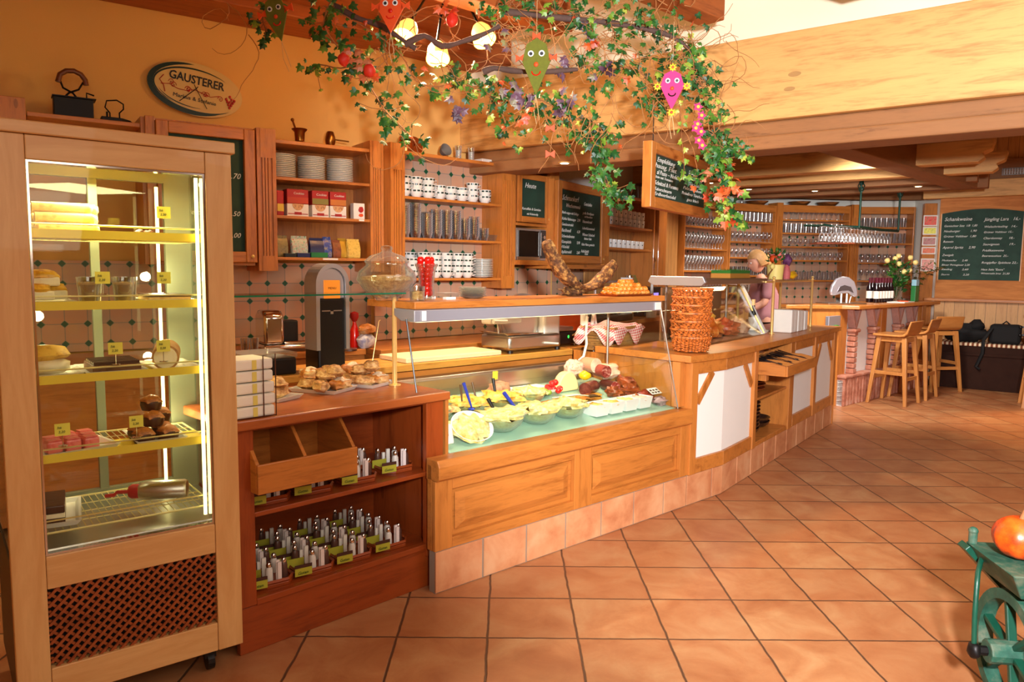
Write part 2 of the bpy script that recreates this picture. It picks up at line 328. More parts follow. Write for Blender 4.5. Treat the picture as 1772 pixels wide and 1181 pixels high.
def checker(name,a,b,s=60):
    t=NT(name); tc=t.N('ShaderNodeTexCoord'); sx=t.N('ShaderNodeSeparateXYZ'); t.L(tc.outputs['Object'],sx.inputs[0])
    fu=t.math('LESS_THAN',t.math('FRACT',t.math('MULTIPLY',sx.outputs[0],s)),.5); fv=t.math('LESS_THAN',t.math('FRACT',t.math('MULTIPLY',t.math('ADD',sx.outputs[2],sx.outputs[1]),s)),.5)
    t.col(t.mix(t.math('MULTIPLY',t.math('ADD',fu,fv),.5),lin(a),lin(b))); t.set(rough=.9); return t.m
GING=checker('gingham_cloth',(214,40,70),(250,240,240),45)
# ---------------- the setting ----------------
fl=MB().box(-3.7,8.7,-2.8,11.6,-.1,0); struct('floor',fl,FLOOR)
FWA=Fr(-1.728,5.352,33.9); FWB=Fr(-.984,5.77,42.6); FBE=Fr(-.411,6.298,-36.3); FRW=Fr(5.88,10.25,-37)
def wallbox(name,fr,x0,x1,z0,z1,mat,y0=0,y1=.1): return struct(name,MB().box(x0,x1,y0,y1,z0,z1),mat,loc=fr.o,rz=fr.a)
wallbox('wall_left_rear',FWA,-2.25,.716,0,3.3,YWALL)
F=Fr(-1.134,5.751,11.5); wallbox('wall_return',F,0,.175,0,3.3,YWALL)
wallbox('wall_middle',FWB,.02,1.9,0,3.3,YWALL)
FWD=Fr(.12,6.725,58); wallbox('wall_service',FWD,.05,3.35,0,3.3,WWALL)
F=Fr(1.93,9.55,45.7); wallbox('wall_rack_left',F,-.1,1.36,0,3.3,WWALL)
F=Fr(2.86,10.52,28); wallbox('wall_rack_center',F,0,1.06,0,3.3,WWALL)
F=Fr(3.79,11.02,8); wallbox('wall_rack_right',F,0,1.3,0,3.3,WWALL)
F=Fr(5.06,11.2,-7); wallbox('wall_rack_end',F,0,1.0,0,3.3,WWALL)
F=Fr(5.98,10.21,90); wallbox('wall_corner',F,0,.95,0,3.3,WWALL,-.1,0)
wallbox('wall_right',FRW,0,3.2,0,3.3,PANEL)
struct('wall_side_right',MB().box(8.4,8.5,-2.6,8.45,0,3.3),YWALL)
struct('wall_front',MB().box(-3.6,8.5,-2.7,-2.6,0,3.3),YWALL)
struct('wall_side_left',MB().box(-3.6,-3.5,-2.6,4.25,0,3.3),YWALL)
struct('ceiling',MB().box(-3.7,8.7,-2.8,11.6,3.3,3.4),CEIL)
# big crossing beam with its stepped underside
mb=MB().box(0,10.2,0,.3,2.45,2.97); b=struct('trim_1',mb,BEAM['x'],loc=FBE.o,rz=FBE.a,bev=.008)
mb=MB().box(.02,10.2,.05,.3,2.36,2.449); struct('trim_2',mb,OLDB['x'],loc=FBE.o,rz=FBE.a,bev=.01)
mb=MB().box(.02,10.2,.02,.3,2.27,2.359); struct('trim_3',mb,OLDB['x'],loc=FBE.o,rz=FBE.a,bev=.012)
wallbox('trim_4',FBE,.0,10.2,2.971,3.3,CEIL,.12,.2)
# timber soffit along the ochre wall
mb=MB().box(-2.3,.9,-.42,0,3.12,3.3); struct('trim_5',mb,DBEAM['x'],loc=FWA.o,rz=FWA.a,bev=.01)
mb=MB().box(-2.3,1.6,-1.35,-.43,3.2,3.3); struct('trim_6',mb,DBEAM['x'],loc=FWA.o,rz=FWA.a,bev=.01)
mb=MB().box(-.05,1.0,-.40,0,3.11,3.3); struct('trim_7',mb,DBEAM['x'],loc=FWB.o,rz=FWB.a,bev=.01)
def ray_beam(name,p,ang,L0,L1,w,z0,z1,mat,label=None):
    f=Fr(p[0],p[1],ang); mb=MB().box(L0,L1,0,w,z0,z1); return struct(name,mb,mat,loc=f.o,rz=f.a,bev=.01)
n=8
for (x,y) in ((1.29,4.65),(1.98,4.14),(.40,4.9),(2.64,3.66)):
    ray_beam('trim_%d'%n,(x,y),42,-4.2,0,.17,3.0,3.3,DBEAM['x']); n+=1
# low boarded ceiling over the bar, joists, diagonal beam
def P2(fr,x,y): v=fr.w(x,y); return (v.x,v.y)
poly=[P2(FBE,.3,.3),P2(FBE,3.2,.3),(5.45,8.75),(6.2,10.3),(6.1,11.2),(3.8,11.1),(2.8,10.6),(1.8,9.6),(.2,7.0)]
struct('ceiling_low',MB().prism(poly,2.76,2.8),LOGM)
ray_beam('trim_%d'%n,(2.03,5.35),44.5,-.45,4.65,.26,2.47,2.8,OLDB['x']); n+=1
for i,t in enumerate((0,.9,1.75,2.55)):
    f=Fr(4.12+.61*t,6.88+.72*t,-36.3); L=3.6+.25*t if i<3 else 3.2
    mb=MB(); mb.exy([(-L,2.50),(.12,2.50),(.17,2.54),(.15,2.58),(.22,2.61),(.24,2.70),(-L,2.70)] if i<2 else [(-L,2.50),(-.12,2.50),(-.12,2.70),(-L,2.70)],0,.18)
    struct('trim_%d'%n,mb,BEAM['x'] if i<2 else OLDB['x'],loc=f.o,rz=f.a,bev=.008); n+=1
# frieze over the racks and over the chalk board
for x,y,a,L in ((2.16,9.46,45.7,1.25),(2.98,10.28,28,.98),(3.83,10.73,8,1.25),(5.06,10.92,-7,.9)):
    f=Fr(x,y,a); struct('trim_%d'%n,MB().box(0,L,-.02,.1,2.54,2.75),OLDB['x'],loc=f.o,rz=f.a,bev=.006); n+=1
struct('trim_%d'%n,MB().box(-.2,3.2,-.14,-.001,2.50,2.72),BEAM['x'],loc=FRW.o,rz=FRW.a,bev=.01); n+=1
struct('trim_%d'%n,MB().box(.1,3.2,-.08,-.001,2.721,2.98),OLDB['x'],loc=FRW.o,rz=FRW.a,bev=.01); n+=1
# rail and upper panel of the chalk board wall
struct('trim_%d'%n,MB().box(-.12,3.2,-.09,-.001,1.12,1.16),PINE['x'],loc=FRW.o,rz=FRW.a,bev=.005); n+=1
struct('trim_%d'%n,MB().box(0,3.2,-.02,-.001,1.161,2.499),WALLW['x'],loc=FRW.o,rz=FRW.a); n+=1
# vent
t=fthing(FRW,'air_vent','grey slotted air vent set in the timber above the wine chalkboard','vent',.85,-.081,2.77)
mb=MB().box(-.16,.6,-.012,0,-.005,.005).box(-.16,.6,-.012,0,.075,.085).box(-.17,-.16,-.012,0,-.005,.085).box(.6,.61,-.012,0,-.005,.085); mb.build('frame',plain('vent_grey',(120,110,104),.4,.5),t)
mb=MB()
for i in range(26): mb.box(-.15+i*.029,-.138+i*.029,-.01,-.002,.005,.075)
for i in range(3): mb.box(-.16,.6,-.008,-.003,.02+i*.02,.026+i*.02)
mb.build('slats',plain('vent_slat',(150,140,132),.4,.5),t)
# white coved ceiling piece above the cup shelves
# ================= display fridge =================
FF=Fr(-1.536,2.242,38)   # front left foot; x runs to the right along the front
FF=Fr(-.984-.788*.70,2.673-.6157*.70,38)
f=fthing(FF,'display_fridge','tall beech framed glass cake display fridge with lattice vent at its foot','fridge')
W=.70;Dp=.52
bxs(f,'door_stile',BEECH['z'],(0,.092,-.02,.02,.1,1.885),(W-.088,W,-.02,.02,.1,1.885))
bxs(f,'door_rail',BEECH['x'],(.093,W-.089,-.019,.02,1.812,1.885),(.093,W-.089,-.019,.02,.468,.575),(.093,W-.089,-.019,.02,.1,.205))
mb=MB().box(-.012,W+.012,-.03,Dp,1.886,1.925); mb.build('top_board',BEECH['x'],f,bev=.004)
mb=MB().box(0,.03,.021,Dp,.1,.575).box(W-.03,W,.021,Dp,.1,.575).box(.03,W-.03,.4,Dp,.1,.5); mb.build('base_case',DARKG,f)
mb=MB()
for a in (0,.044):
    for i in range(-8,26):
        pass
def lattice(x0,x1,z0,z1,pitch,wd,y):
    m=MB()
    for sgn,yy in ((1,y),(-1,y+.007)):
        k=-20
        while k<60:
            c=x0-(z1-z0)+k*pitch if sgn==1 else x0+k*pitch
            k+=1
            # line x = c + sgn*(z-z0)
            za,zb=z0,z1; xa=c if sgn==1 else c; xb=c+sgn*(z1-z0)
            if sgn==1:
                if xa<x0: za=z0+(x0-xa); xa=x0
                if xb>x1: zb=z1-(xb-x1); xb=x1
                if xa>=x1 or xb<=x0 or zb-za<.004: continue
            else:
                if xa>x1: za=z0+(xa-x1); xa=x1
                if xb<x0: zb=z1-(x0-xb); xb=x0
                if xa<=x0 or xb>=x1 or zb-za<.004: continue
            m.beam((xa,yy,za),(xb,yy,zb),wd,.005,up=(0,1,0)) if False else m.beam((xa,yy,za),(xb,yy,zb),.005,wd,up=(0,1,0)) if False else m.hexa([(xa-wd*.7,yy,za),(xa+wd*.7,yy,za),(xa+wd*.7,yy+.006,za),(xa-wd*.7,yy+.006,za)],[(xb-wd*.7,yy,zb),(xb+wd*.7,yy,zb),(xb+wd*.7,yy+.006,zb),(xb-wd*.7,yy+.006,zb)])
    return m
lattice(.094,W-.09,.206,.467,.031,.0085,-.012).build('lattice',wood('red_brown_lattice',(166,84,40),'x'),f)
MB().box(.03,W-.03,.024,.03,.2,.48).build('lattice_backing',BLACK,f)
MB().box(.094,W-.09,-.006,-.001,.576,1.811).build('front_glass',PANE,f)
MB().box(.002,.006,.022,Dp-.03,.60,1.88).build('side_glass',PANE,f); MB().box(W-.006,W-.002,.022,Dp-.03,.60,1.88).build('side_glass',PANE,f)
mb=MB().box(.1,W-.1,Dp-.012,Dp-.008,.62,1.86); mb.build('rear_glass',PANE,f)
mb=MB().box(.0,.1,Dp-.03,Dp,.576,1.885).box(W-.1,W,Dp-.03,Dp,.576,1.885).box(.335,.365,Dp-.028,Dp-.001,.6,1.86).box(.1,W-.1,Dp-.03,Dp,1.82,1.885).box(.1,W-.1,Dp-.03,Dp,.576,.63); mb.build('rear_frame',plain('green_grey_alu',(130,134,110),.4,.5),f)
mb=MB().box(.006,W-.006,.021,Dp,.576,.585); mb.build('floor_pan',STEEL,f)
LAMPF=plain('warm_tube_glow',(255,246,170),.4,emis=2.6)
for x,y in ((W-.105,.035),(W-.135,Dp-.06)):
    MB().cyl((x,y,.60),(x,y,1.80),.0065,n=8).build('light_tube',LAMPF,f)
mb=MB().box(.094,.10,-.012,.03,.576,1.811).box(W-.096,W-.09,-.012,.03,.576,1.811).box(.1,W-.096,-.012,.03,.576,.582).box(.1,W-.096,-.012,.03,1.805,1.811); mb.build('chrome_seal',CHROME,f)
light('fridge_light','AREA',FF.w(.35,.25,1.80),13,(1,.88,.42),.4,FF.w(.35,.25,0),sizey=.3)
for z in (1.45,1.12,.87): light('fridge_shelf_light','POINT',FF.w(W-.15,.40,z),2.6,(1,.9,.5),.02)
light('fridge_shelf_light','POINT',FF.w(.17,.40,1.3),2.0,(1,.9,.5),.02)
for x in (.1,.6):
    for y in (.06,.45): MB().cyl((x-.012,y,.035),(x+.012,y,.035),.034,n=14).box(x-.02,x+.02,y-.02,y+.02,.05,.1).build('castor',BLACK,f)
WIRE=plain('yellow_lit_wire',(226,214,150),.3,.6); SHELFG=glassmat('shelf_glass',(.95,.97,.9),.08,.3,.03,.5,(.9,.85,.4)); PRICE=plain('price_strip_yellow',(236,206,60),.6)
def sh(z,wire=True,strip=True):
    m=MB()
    y0,y1=.06,Dp-.07; x0,x1=.07,W-.07
    ring=[(x0,y0,z),(x1,y0,z),(x1,y1,z),(x0,y1,z)]
    m.tube(ring,.004,5,closed=True); m.tube([(x1-.002,y0,z),(x1-.002,y0,z+.035),(x1-.02,y0,z+.04),(x0,y0,z+.04)],.003,5)
    N=26 if wire else 26
    for i in range(1,N): 
        x=x0+(x1-x0)*i/N; m.box(x-.0012,x+.0012,y0,y1,z-.0012,z+.0012)
    for i in range(1,4): y=y0+(y1-y0)*i/4; m.box(x0,x1,y-.002,y+.002,z-.003,z)
    s=m.build('wire_shelf',WIRE,f)
    if strip: MB().box(x0+.006,x1-.006,y0+.002,y0+.20,z+.003,z+.005).build('yellow_shelf_paper',PRICE,s); MB().box(x0,x1,y0-.006,y0-.004,z-.004,z+.024).build('price_rail',PRICE,s)
    return s
SZ=(1.475,1.225,.985,.765 )
SZ=[FF.px(*p,.06)[1] for p in ((200,413),(200,533),(200,655),(200,785))]
print('fridge shelves',SZ)
for z in SZ: sh(z)
sh(.625,strip=False)
# --- fridge contents
def put(fr,x,y,z): return fr.w(x,y,z)
def card_proto():
    o=thing('price_card','small yellow price card on a wire clip','price card')
    MB().box(-.022,.022,-.001,.001,.035,.075).build('card',plain('card_yellow',(240,226,90),.7),o)
    m=MB(); textmesh(m,'Stk',.011,-.016,.058,-.0016,.25); textmesh(m,'2,20',.011,-.012,.044,-.0016,.2); m.build('handwriting',plain('pen_ink',(40,60,40),.8),o)
    m=MB().tube([(0,.003,.05),(0,.003,.003)],.0012,5); m.lathe([(.014,0),(.014,.003)],n=12); m.build('clip',CHROME,o); return o
CARD=Proto(card_proto())
def tray(name,lab,w,d,mat=WHITE,cat='plate'):
    o=thing(name,lab,cat)
    m=MB(); h=.018; t=.012
    m.hexa([(-w/2+t,-d/2+t,0),(w/2-t,-d/2+t,0),(w/2-t,d/2-t,0),(-w/2+t,d/2-t,0)],[(-w/2,-d/2,h),(w/2,-d/2,h),(w/2,d/2,h),(-w/2,d/2,h)])
    return o,m
def dish(name,lab,w,d,fr,x,y,z,da=0,mat=WHITE,cat='plate',h=.018,lip=.014):
    m=MB(); a,b=w/2,d/2; i=lip
    O=[(-a,-b,h),(a,-b,h),(a,b,h),(-a,b,h)]; Q=[(-a+i,-b+i,0),(a-i,-b+i,0),(a-i,b-i,0),(-a+i,b-i,0)]; I=[(-a+i*.6,-b+i*.6,h-.001),(a-i*.6,-b+i*.6,h-.001),(a-i*.6,b-i*.6,h-.001),(-a+i*.6,b-i*.6,h-.001)]; J=[(-a+i*1.3,-b+i*1.3,.004),(a-i*1.3,-b+i*1.3,.004),(a-i*1.3,b-i*1.3,.004),(-a+i*1.3,b-i*1.3,.004)]
    fs=[(3,2,1,0)]
    fs=[(4,7,6,5),(12,13,14,15)]
    for k in range(4):
        j=(k+1)%4; fs+=[(4+k,4+j,j,k),(k,j,8+j,8+k),(8+k,8+j,12+j,12+k)]
    m.add(O+Q+I+J,fs); o=m.build(name,mat,loc=fr.w(x,y,z),rz=fr.a+R(da)); return tag(o,lab,cat)
def one(m,name,mat,fr,x,y,z,lab,cat,da=0,group=None,smooth=50,bev=0):
    o=m.build(name,mat,loc=fr.w(x,y,z),rz=fr.a+R(da),smooth=smooth,bev=bev); return tag(o,lab,cat,group)
z1,z2,z3,z4=SZ; e=.006
# top shelf: rolled wafers stacked
dish('cake_plate','flat plate under the cream rolls on the top fridge shelf',.26,.2,FF,.20,.24,z1+e)
m=MB().lathe([(.0,-.085),(.017,-.082),(.019,.082),(.0,.085)],n=12); m.v=[Vector((p.z,p.y,p.x)) for p in m.v]
roll=thing('cream_roll','pale cream roll in the stack on the top fridge shelf','pastry'); m.build('wafer',food('roll_wafer',(214,160,80),(240,214,140)),roll,smooth=50)
MB().blob((.086,0,0),(.008,.014,.014),1).build('cream_filling',CREAM,roll,smooth=60)
pr=Proto(roll)
for r in range(3):
    for i in range(6-r): 
        for k in range(1): pr.put(FF.w(.215+.006*r*(1 if i%2 else -1),.13+.020*r+i*.040,z1+.030+r*.034),FF.a,group='cream rolls on the top fridge shelf')
CARD.put(FF.w(W-.20,.085,z1+.04),FF.a,label='yellow price card standing at the right end of the top fridge shelf')
for i,(x,y) in enumerate(((.44,.17),(.47,.19))): one(MB().blob((0,0,.016),(.018,.018,.016),i),'chocolate_truffle',CHOC,FF,x,y,z1+e,('left','right')[i]+' one of two small dark truffles on the top fridge shelf','sweet')
# second shelf
dish('cake_plate','white plate under the custard slices on the second fridge shelf',.18,.2,FF,.14,.2,z2+e)
for i,(x,y,dz) in enumerate(((.12,.16,0),(.165,.22,0),(.14,.19,.045))):
    o=thing('custard_slice',('front','back','upper')[i]+' golden topped custard slice on the second fridge shelf','cake',FF.w(x,y,z2+e+.02+dz),FF.a)
    MB().box(-.05,.05,-.035,.035,0,.03).build('custard',CREAM,o,bev=.006); MB().blob((0,0,.036),(.055,.04,.018),i,.2).build('glazed_top',food('glaze%d'%i,(180,100,20),(236,180,60),rough=.25),o,smooth=60)
dg=thing('dessert_glass','glass of beige mousse','glass'); MB().lathe([(.0,.0),(.026,.0),(.028,.008),(.036,.095),(.034,.095),(.026,.012),(0,.012)],n=18,cap=False).build('cup',GLS,dg,smooth=40); MB().lathe([(.0,.013),(.025,.013),(.0325,.078),(0,.08)],n=18).build('mousse',food('mousse',(220,180,120),(238,206,150)),dg,smooth=50)
pg=Proto(dg)
for x,y,l in ((.265,.115,'left'),(.37,.115,'right'),(.29,.22,'rear left'),(.40,.22,'rear right')): pg.put(FF.w(x,y,z2+e),FF.a,label='%s glass of beige mousse on the second fridge shelf'%l)
CARD.put(FF.w(.30,.066,z2+.045),FF.a,label='yellow price card in front of the left mousse glass'); CARD.put(FF.w(.49,.07,z2+.045),FF.a,label='yellow price card in front of the layered slice tray on the second fridge shelf'); 
dish('cake_plate','white plate under the chocolate topped slices on the second fridge shelf',.18,.22,FF,.52,.2,z2+e)
o=thing('layered_cake','flat cream cake with a thin chocolate top on the second fridge shelf','cake',FF.w(.52,.2,z2+e+.006),FF.a); MB().box(-.07,.07,-.085,.085,0,.02).build('sponge',SPONGE,o,bev=.003); MB().box(-.07,.07,-.085,.085,.0205,.028).build('chocolate_top',CHOC,o)
# third shelf
dish('cake_plate','plate under the cream puff on the third fridge shelf',.2,.22,FF,.14,.2,z3+e)
o=thing('cream_puff','large cream puff with golden top on the third fridge shelf','cake',FF.w(.14,.19,z3+e+.005),FF.a); MB().blob((0,0,.03),(.075,.07,.03),3,.15).build('cream',CREAM,o,smooth=60); MB().blob((-.01,0,.07),(.085,.075,.028),5,.2).build('lid',food('puff',(190,120,30),(240,196,90)),o,smooth=60)
dish('cake_plate','long white plate under the striped cake on the third fridge shelf',.19,.26,FF,.335,.2,z3+e)
o=thing('striped_cake','square cake striped with dark chocolate on the third fridge shelf','cake',FF.w(.34,.19,z3+e+.006),FF.a); MB().box(-.075,.075,-.09,.09,0,.03).build('cake_base',food('nutbase',(70,40,20),(120,76,40)),o,bev=.004); m=MB()
for i in range(6): m.box(-.07,.07,-.085+i*.03,-.072+i*.03,.031,.04)
m.build('chocolate_stripes',CHOC,o); m=MB()
for i in range(5): m.box(-.07,.07,-.07+i*.03,-.058+i*.03,.031,.038)
m.build('cream_stripes',CREAM,o)
o=thing('sponge_roll','sliced sponge roll with pale filling on the third fridge shelf','cake',FF.w(.52,.2,z3+e+.004),FF.a+R(75)); m=MB().lathe([(0,-.1),(.045,-.1),(.047,.1),(0,.1)],c=(0,0,.0),n=20); m.v=[Vector((p.z,p.x,p.y+.045)) for p in m.v]; m.build('dark_crust',food('rollcrust',(110,70,30),(190,140,80)),o,smooth=50); m=MB().lathe([(0,0),(.038,0),(.038,.002),(0,.002)],n=20); m.v=[Vector((-.1-p.z,p.x,p.y+.045)) for p in m.v]; m.build('filling',CREAM,o)
dish('cake_plate','white plate under the sponge roll on the third fridge shelf',.16,.26,FF,.53,.21,z3+e-.003)
CARD.put(FF.w(.33,.068,z3+.045),FF.a,label='yellow price card in front of the striped cake'); CARD.put(FF.w(.48,.068,z3+.045),FF.a,label='yellow price card in front of the sponge roll')
# fourth shelf
dish('cake_plate','square white plate of pink iced cubes on the fourth fridge shelf',.24,.24,FF,.20,.20,z4+e,da=12)
pc=thing('pink_cake','pink iced cube cake','cake'); MB().box(-.024,.024,-.024,.024,0,.04).build('icing',PINKC,pc,bev=.007); MB().box(-.02,.02,-.02,.02,.0405,.044).build('icing_top',PINKC,pc,bev=.001); pp=Proto(pc)
for r,(a,b) in enumerate(((0,0),(1,0),(2,0),(0,1),(1,1),(2,1),(1,2),(2,2))): pp.put(FF.w(.145+a*.054,.14+b*.054,z4+e+.006),FF.a+R(12),label='pink iced cube cake on the square plate in the fridge',group='pink iced cubes in the fridge')
dish('cake_plate','white plate of chocolate dipped muffins on the fourth fridge shelf',.17,.24,FF,.47,.2,z4+e)
mf=thing('muffin','golden muffin dipped in chocolate','cake'); MB().lathe([(0,0),(.032,0),(.038,.02),(.036,.032),(0,.034)],n=16).build('chocolate_base',CHOC,mf,smooth=50); MB().blob((0,0,.036),(.034,.034,.016),2,.3).build('golden_top',PASTRY,mf,smooth=60); pm=Proto(mf)
for x,y,dz in ((.42,.13,0),(.5,.13,0),(.42,.21,0),(.5,.21,0),(.46,.165,.05),(.5,.24,.05),(.465,.21,.1)): pm.put(FF.w(x,y,z4+e+.005+dz),FF.a,label='golden chocolate dipped muffin in the heap in the fridge',group='muffins in the fridge')
CARD.put(FF.w(.165,.066,z4+.045),FF.a,label='yellow price card in front of the pink cakes'); CARD.put(FF.w(.385,.068,z4+.045),FF.a,label='yellow price card in front of the muffins')
# bottom
dish('cake_plate','oblong white plate with a dark chocolate cream slab on the bottom fridge rack',.16,.3,FF,.15,.23,.631,da=-8)
o=thing('chocolate_cake','dark chocolate cake with a cream layer on the bottom fridge rack','cake',FF.w(.13,.21,.637),FF.a-R(8)); MB().box(-.05,.05,-.1,.1,0,.02).build('cake_base',CHOC,o); MB().box(-.05,.05,-.1,.1,.0205,.035).build('cream_layer',CREAM,o); MB().box(-.05,.05,-.1,.1,.0355,.062).build('chocolate_top',CHOC,o,bev=.004)
o=thing('cream_siphon','steel cream siphon with red collar lying on the bottom fridge rack','siphon',FF.w(.57,.17,.667),FF.a+R(155)); 
def lay(m): m.v=[Vector((p.z,p.x,p.y)) for p in m.v]; return m
lay(MB().lathe([(0,-.005),(.032,0),(.037,.01),(.037,.13),(.03,.16),(.022,.17),(0,.17)],n=20)).build('flask',STEEL,o,smooth=50); lay(MB().lathe([(.026,.165),(.026,.19),(.02,.2),(0,.2)],n=20)).build('red_collar',REDP,o,smooth=50); MB().tube([(.2,0,0),(.24,0,0),(.25,0,-.01),(.28,0,-.012)],.007).build('nozzle',REDP,o,smooth=50)
# ================= service cabinet with condiment trays =================
FS=Fr(-1.013,2.731,45.2)
f=fthing(FS,'service_cabinet','open honey pine cabinet holding condiment trays beside the cake fridge','cabinet')
bxs(f,'face_stile',DPINE['z'],(.0,.075,0,.03,.19,.885),(.915,1.015,0,.03,.15,.885))
bxs(f,'face_rail',DPINE['x'],(.076,.914,.001,.03,.185,.212),(.076,.914,.001,.03,.875,.885))
MB().box(.008,1.0,.012,.04,0,.149 if False else .184).build('plinth_board',DPINE['x'],f,bev=.003)
bxs(f,'side_panel',DPINE['z'],(.065,.085,.031,.50,0.02,.885),(.955,.98,.041,.50,.02,.885))
MB().box(.086,.954,.48,.498,.02,.885).build('back_panel',DPINE['x'],f)
bxs(f,'shelf',DPINE['x'],(.086,.954,.031,.479,.19,.21),(.077,.954,.006,.479,.535,.555))
m=MB(); m.box(-.012,1.035,-.03,.60,.886,.925); m.build('top_board',wood('brown_pine_top',(176,94,42),'x'),f,bev=.006)
# two compartment bin
b=fthing(FS,'wooden_bin','slant sided wooden box with two empty compartments fixed above the trays','box',.06,-.06,.64)
MB().box(0,.44,0,.015,0,.115).build('front_board',PINE['x'],b,bev=.003); MB().box(0,.44,.29,.305,0,.235).build('back_board',PINE['x'],b); MB().box(0.016,.424,.016,.289,.0,.012).build('bottom_board',PINE['x'],b)
for x in (0,.2,.425):
    m=MB(); m.ex([(.016,0.013 if x==.2 else 0),(.289,0.013 if x==.2 else 0),(.289,.235),(.13,.235),(.016,.115)],x,x+.015); m.build('side_board' if x!=.2 else 'divider',PINE['y'],b,bev=.002)
bxs(b,'hanger',PINE['z'],(.0,.02,.2,.28,.2355,.242),(.42,.44,.2,.28,.2355,.242))
tag(MB().box(-.02,.03,0,.04,0,.003).build('paper_slip',PAPER,loc=FS.w(.34,.08,.654),rz=.4),'small white slip lying in the right compartment of the wooden bin','paper')
tag(MB().box(-.03,.03,-.02,.02,0,.003).build('paper_slip',PAPER,loc=FS.w(.16,.08,.654),rz=.7),'small white slip lying in the left compartment of the wooden bin','paper')
tag(MB().blob((0,0,.008),(.035,.02,.01),3,.3).build('dark_pouch',BLACK,loc=FS.w(.13,.09,.6525)),'small dark pouch in the left compartment of the wooden bin','pouch')
# condiment tray
def fanw(p): return p
ct=thing('condiment_tray','wedge shaped wooden tray with shakers, sugar sticks and a yellow card','condiment tray')
m=MB(); poly=[(-.085,.075),(-.075,-.045),(-.02,-.07),(.06,-.065),(.09,-.02),(.075,.075)]
m.prism(poly,0,.014); m.build('tray_base',DPINE['x'],ct,bev=.002)
m=MB(); pts=[(x*.96,y*.96,.021) for x,y in poly]; m.tube(pts,.007,4,closed=True); m.build('tray_rim',DPINE['x'],ct)
def shaker(x,y,mat,n):
    s=MB().lathe([(.014,0),(.015,.01),(.0135,.045),(.009,.055)],(x,y,.015),12).build(n,mat,ct,smooth=45)
    MB().lathe([(.0105,0),(.011,.008),(.007,.016),(0,.018)],(x,y,.0705),12).build('cap',CHROME,s,smooth=45)
SALT=plain('salt_filled_glass',(226,222,216),.3); PEP=plain('pepper_filled_glass',(92,60,50),.3)
shaker(-.005,-.035,SALT,'salt_shaker'); shaker(.055,-.015,PEP,'pepper_shaker'); shaker(-.045,.045,PEP,'pepper_shaker'); shaker(.035,.045,SALT,'salt_shaker')
m=MB(); m.box(.022,.036,-.055,-.049,.015,.088).box(.018,.032,-.046,-.041,.015,.094); m.build('sugar_sticks',plain('sugar_paper',(236,224,222),.6,var=.15,vs=200),ct)
m=MB(); m.box(-.015,.0,.02,.028,.015,.085).box(-.03,-.018,.03,.038,.015,.07); m.build('toothpick_packets',PAPER,ct)
YC=plain('menu_card_yellow',(178,176,50),.6)
m=MB(); m.box(-.088,-.022,-.078,-.0765,.012,.042); c=m.build('menu_card',YC,ct)
MB().box(-.088,-.022,-.0785,-.0762,.0425,.055).build('card_band',plain('card_brown',(70,36,24),.6),c)
m=MB(); textmesh(m,'Guten',.016,-.078,.019,-.0795,.3); m.build('lettering',plain('card_green_print',(70,90,24),.6),c)
m=MB(); m.box(-.088,-.022,.01,.0115,.015,.048); m.build('rear_card',YC,ct)
PT=Proto(ct); cols=4
names={0:'front',1:'second',2:'third',3:'rear'}; cn=['leftmost','second from left','third from left','rightmost']
for r in range(3):
    for c in range(4):
        PT.put(FS.w(.185+c*.195,.125+r*.152,.2105),FS.a+R(-12+c*2),scale=1.1,label='condiment tray, %s in the %s row on the lower cabinet shelf'%(cn[c],('front','middle','rear')[r]))
for i,(x,y,l) in enumerate(((.18,.125,'front left, under the bin'),(.38,.125,'front middle, half under the bin'),(.60,.12,'front right, beside the bin'),(.83,.15,'rightmost, against the cabinet side'),(.69,.29,'rear, behind the right hand pair'),(.49,.29,'rear, just behind the bin end'))):
    PT.put(FS.w(x,y,.5555),FS.a+R(-8),scale=1.1,label='condiment tray on the middle cabinet shelf, '+l)
# napkins in wire holder
t=fthing(FS,'napkin_stack','tall stack of white napkin packs in a dark wire holder beside the cake fridge','napkins',.085,.075,.926)
for k in range(5):
    ox=rnd.uniform(-.006,.006); oy=rnd.uniform(-.004,.004)
    p=MB().box(-.08+ox,.08+ox,-.08+oy,.08+oy,k*.045+.002,k*.045+.043).build('napkin_pack',PAPER,t,bev=.008)
    m=MB(); m.box(-.012,.006,-.0815+oy,-.0805+oy,k*.045+.004,k*.045+.04); m.build('paper_band',plain('band_yellow',(228,214,110),.7) if k==0 else bpy.data.materials['band_yellow'],p)
W1=plain('brown_wire',(90,44,26),.4,.5)
for x in (-.04,.03): MB().tube([(x,-.086,.0),(x,-.086,.235),(x+.05,-.086,.24),(x+.05,-.086,0)] if x>0 else [(x-.05,-.086,0),(x-.05,-.086,.235)],.0022,5).build('wire',W1,t)
MB().tube([(-.08,-.086,.003),(.08,-.086,.003)],.0022,5).build('wire',W1,t)
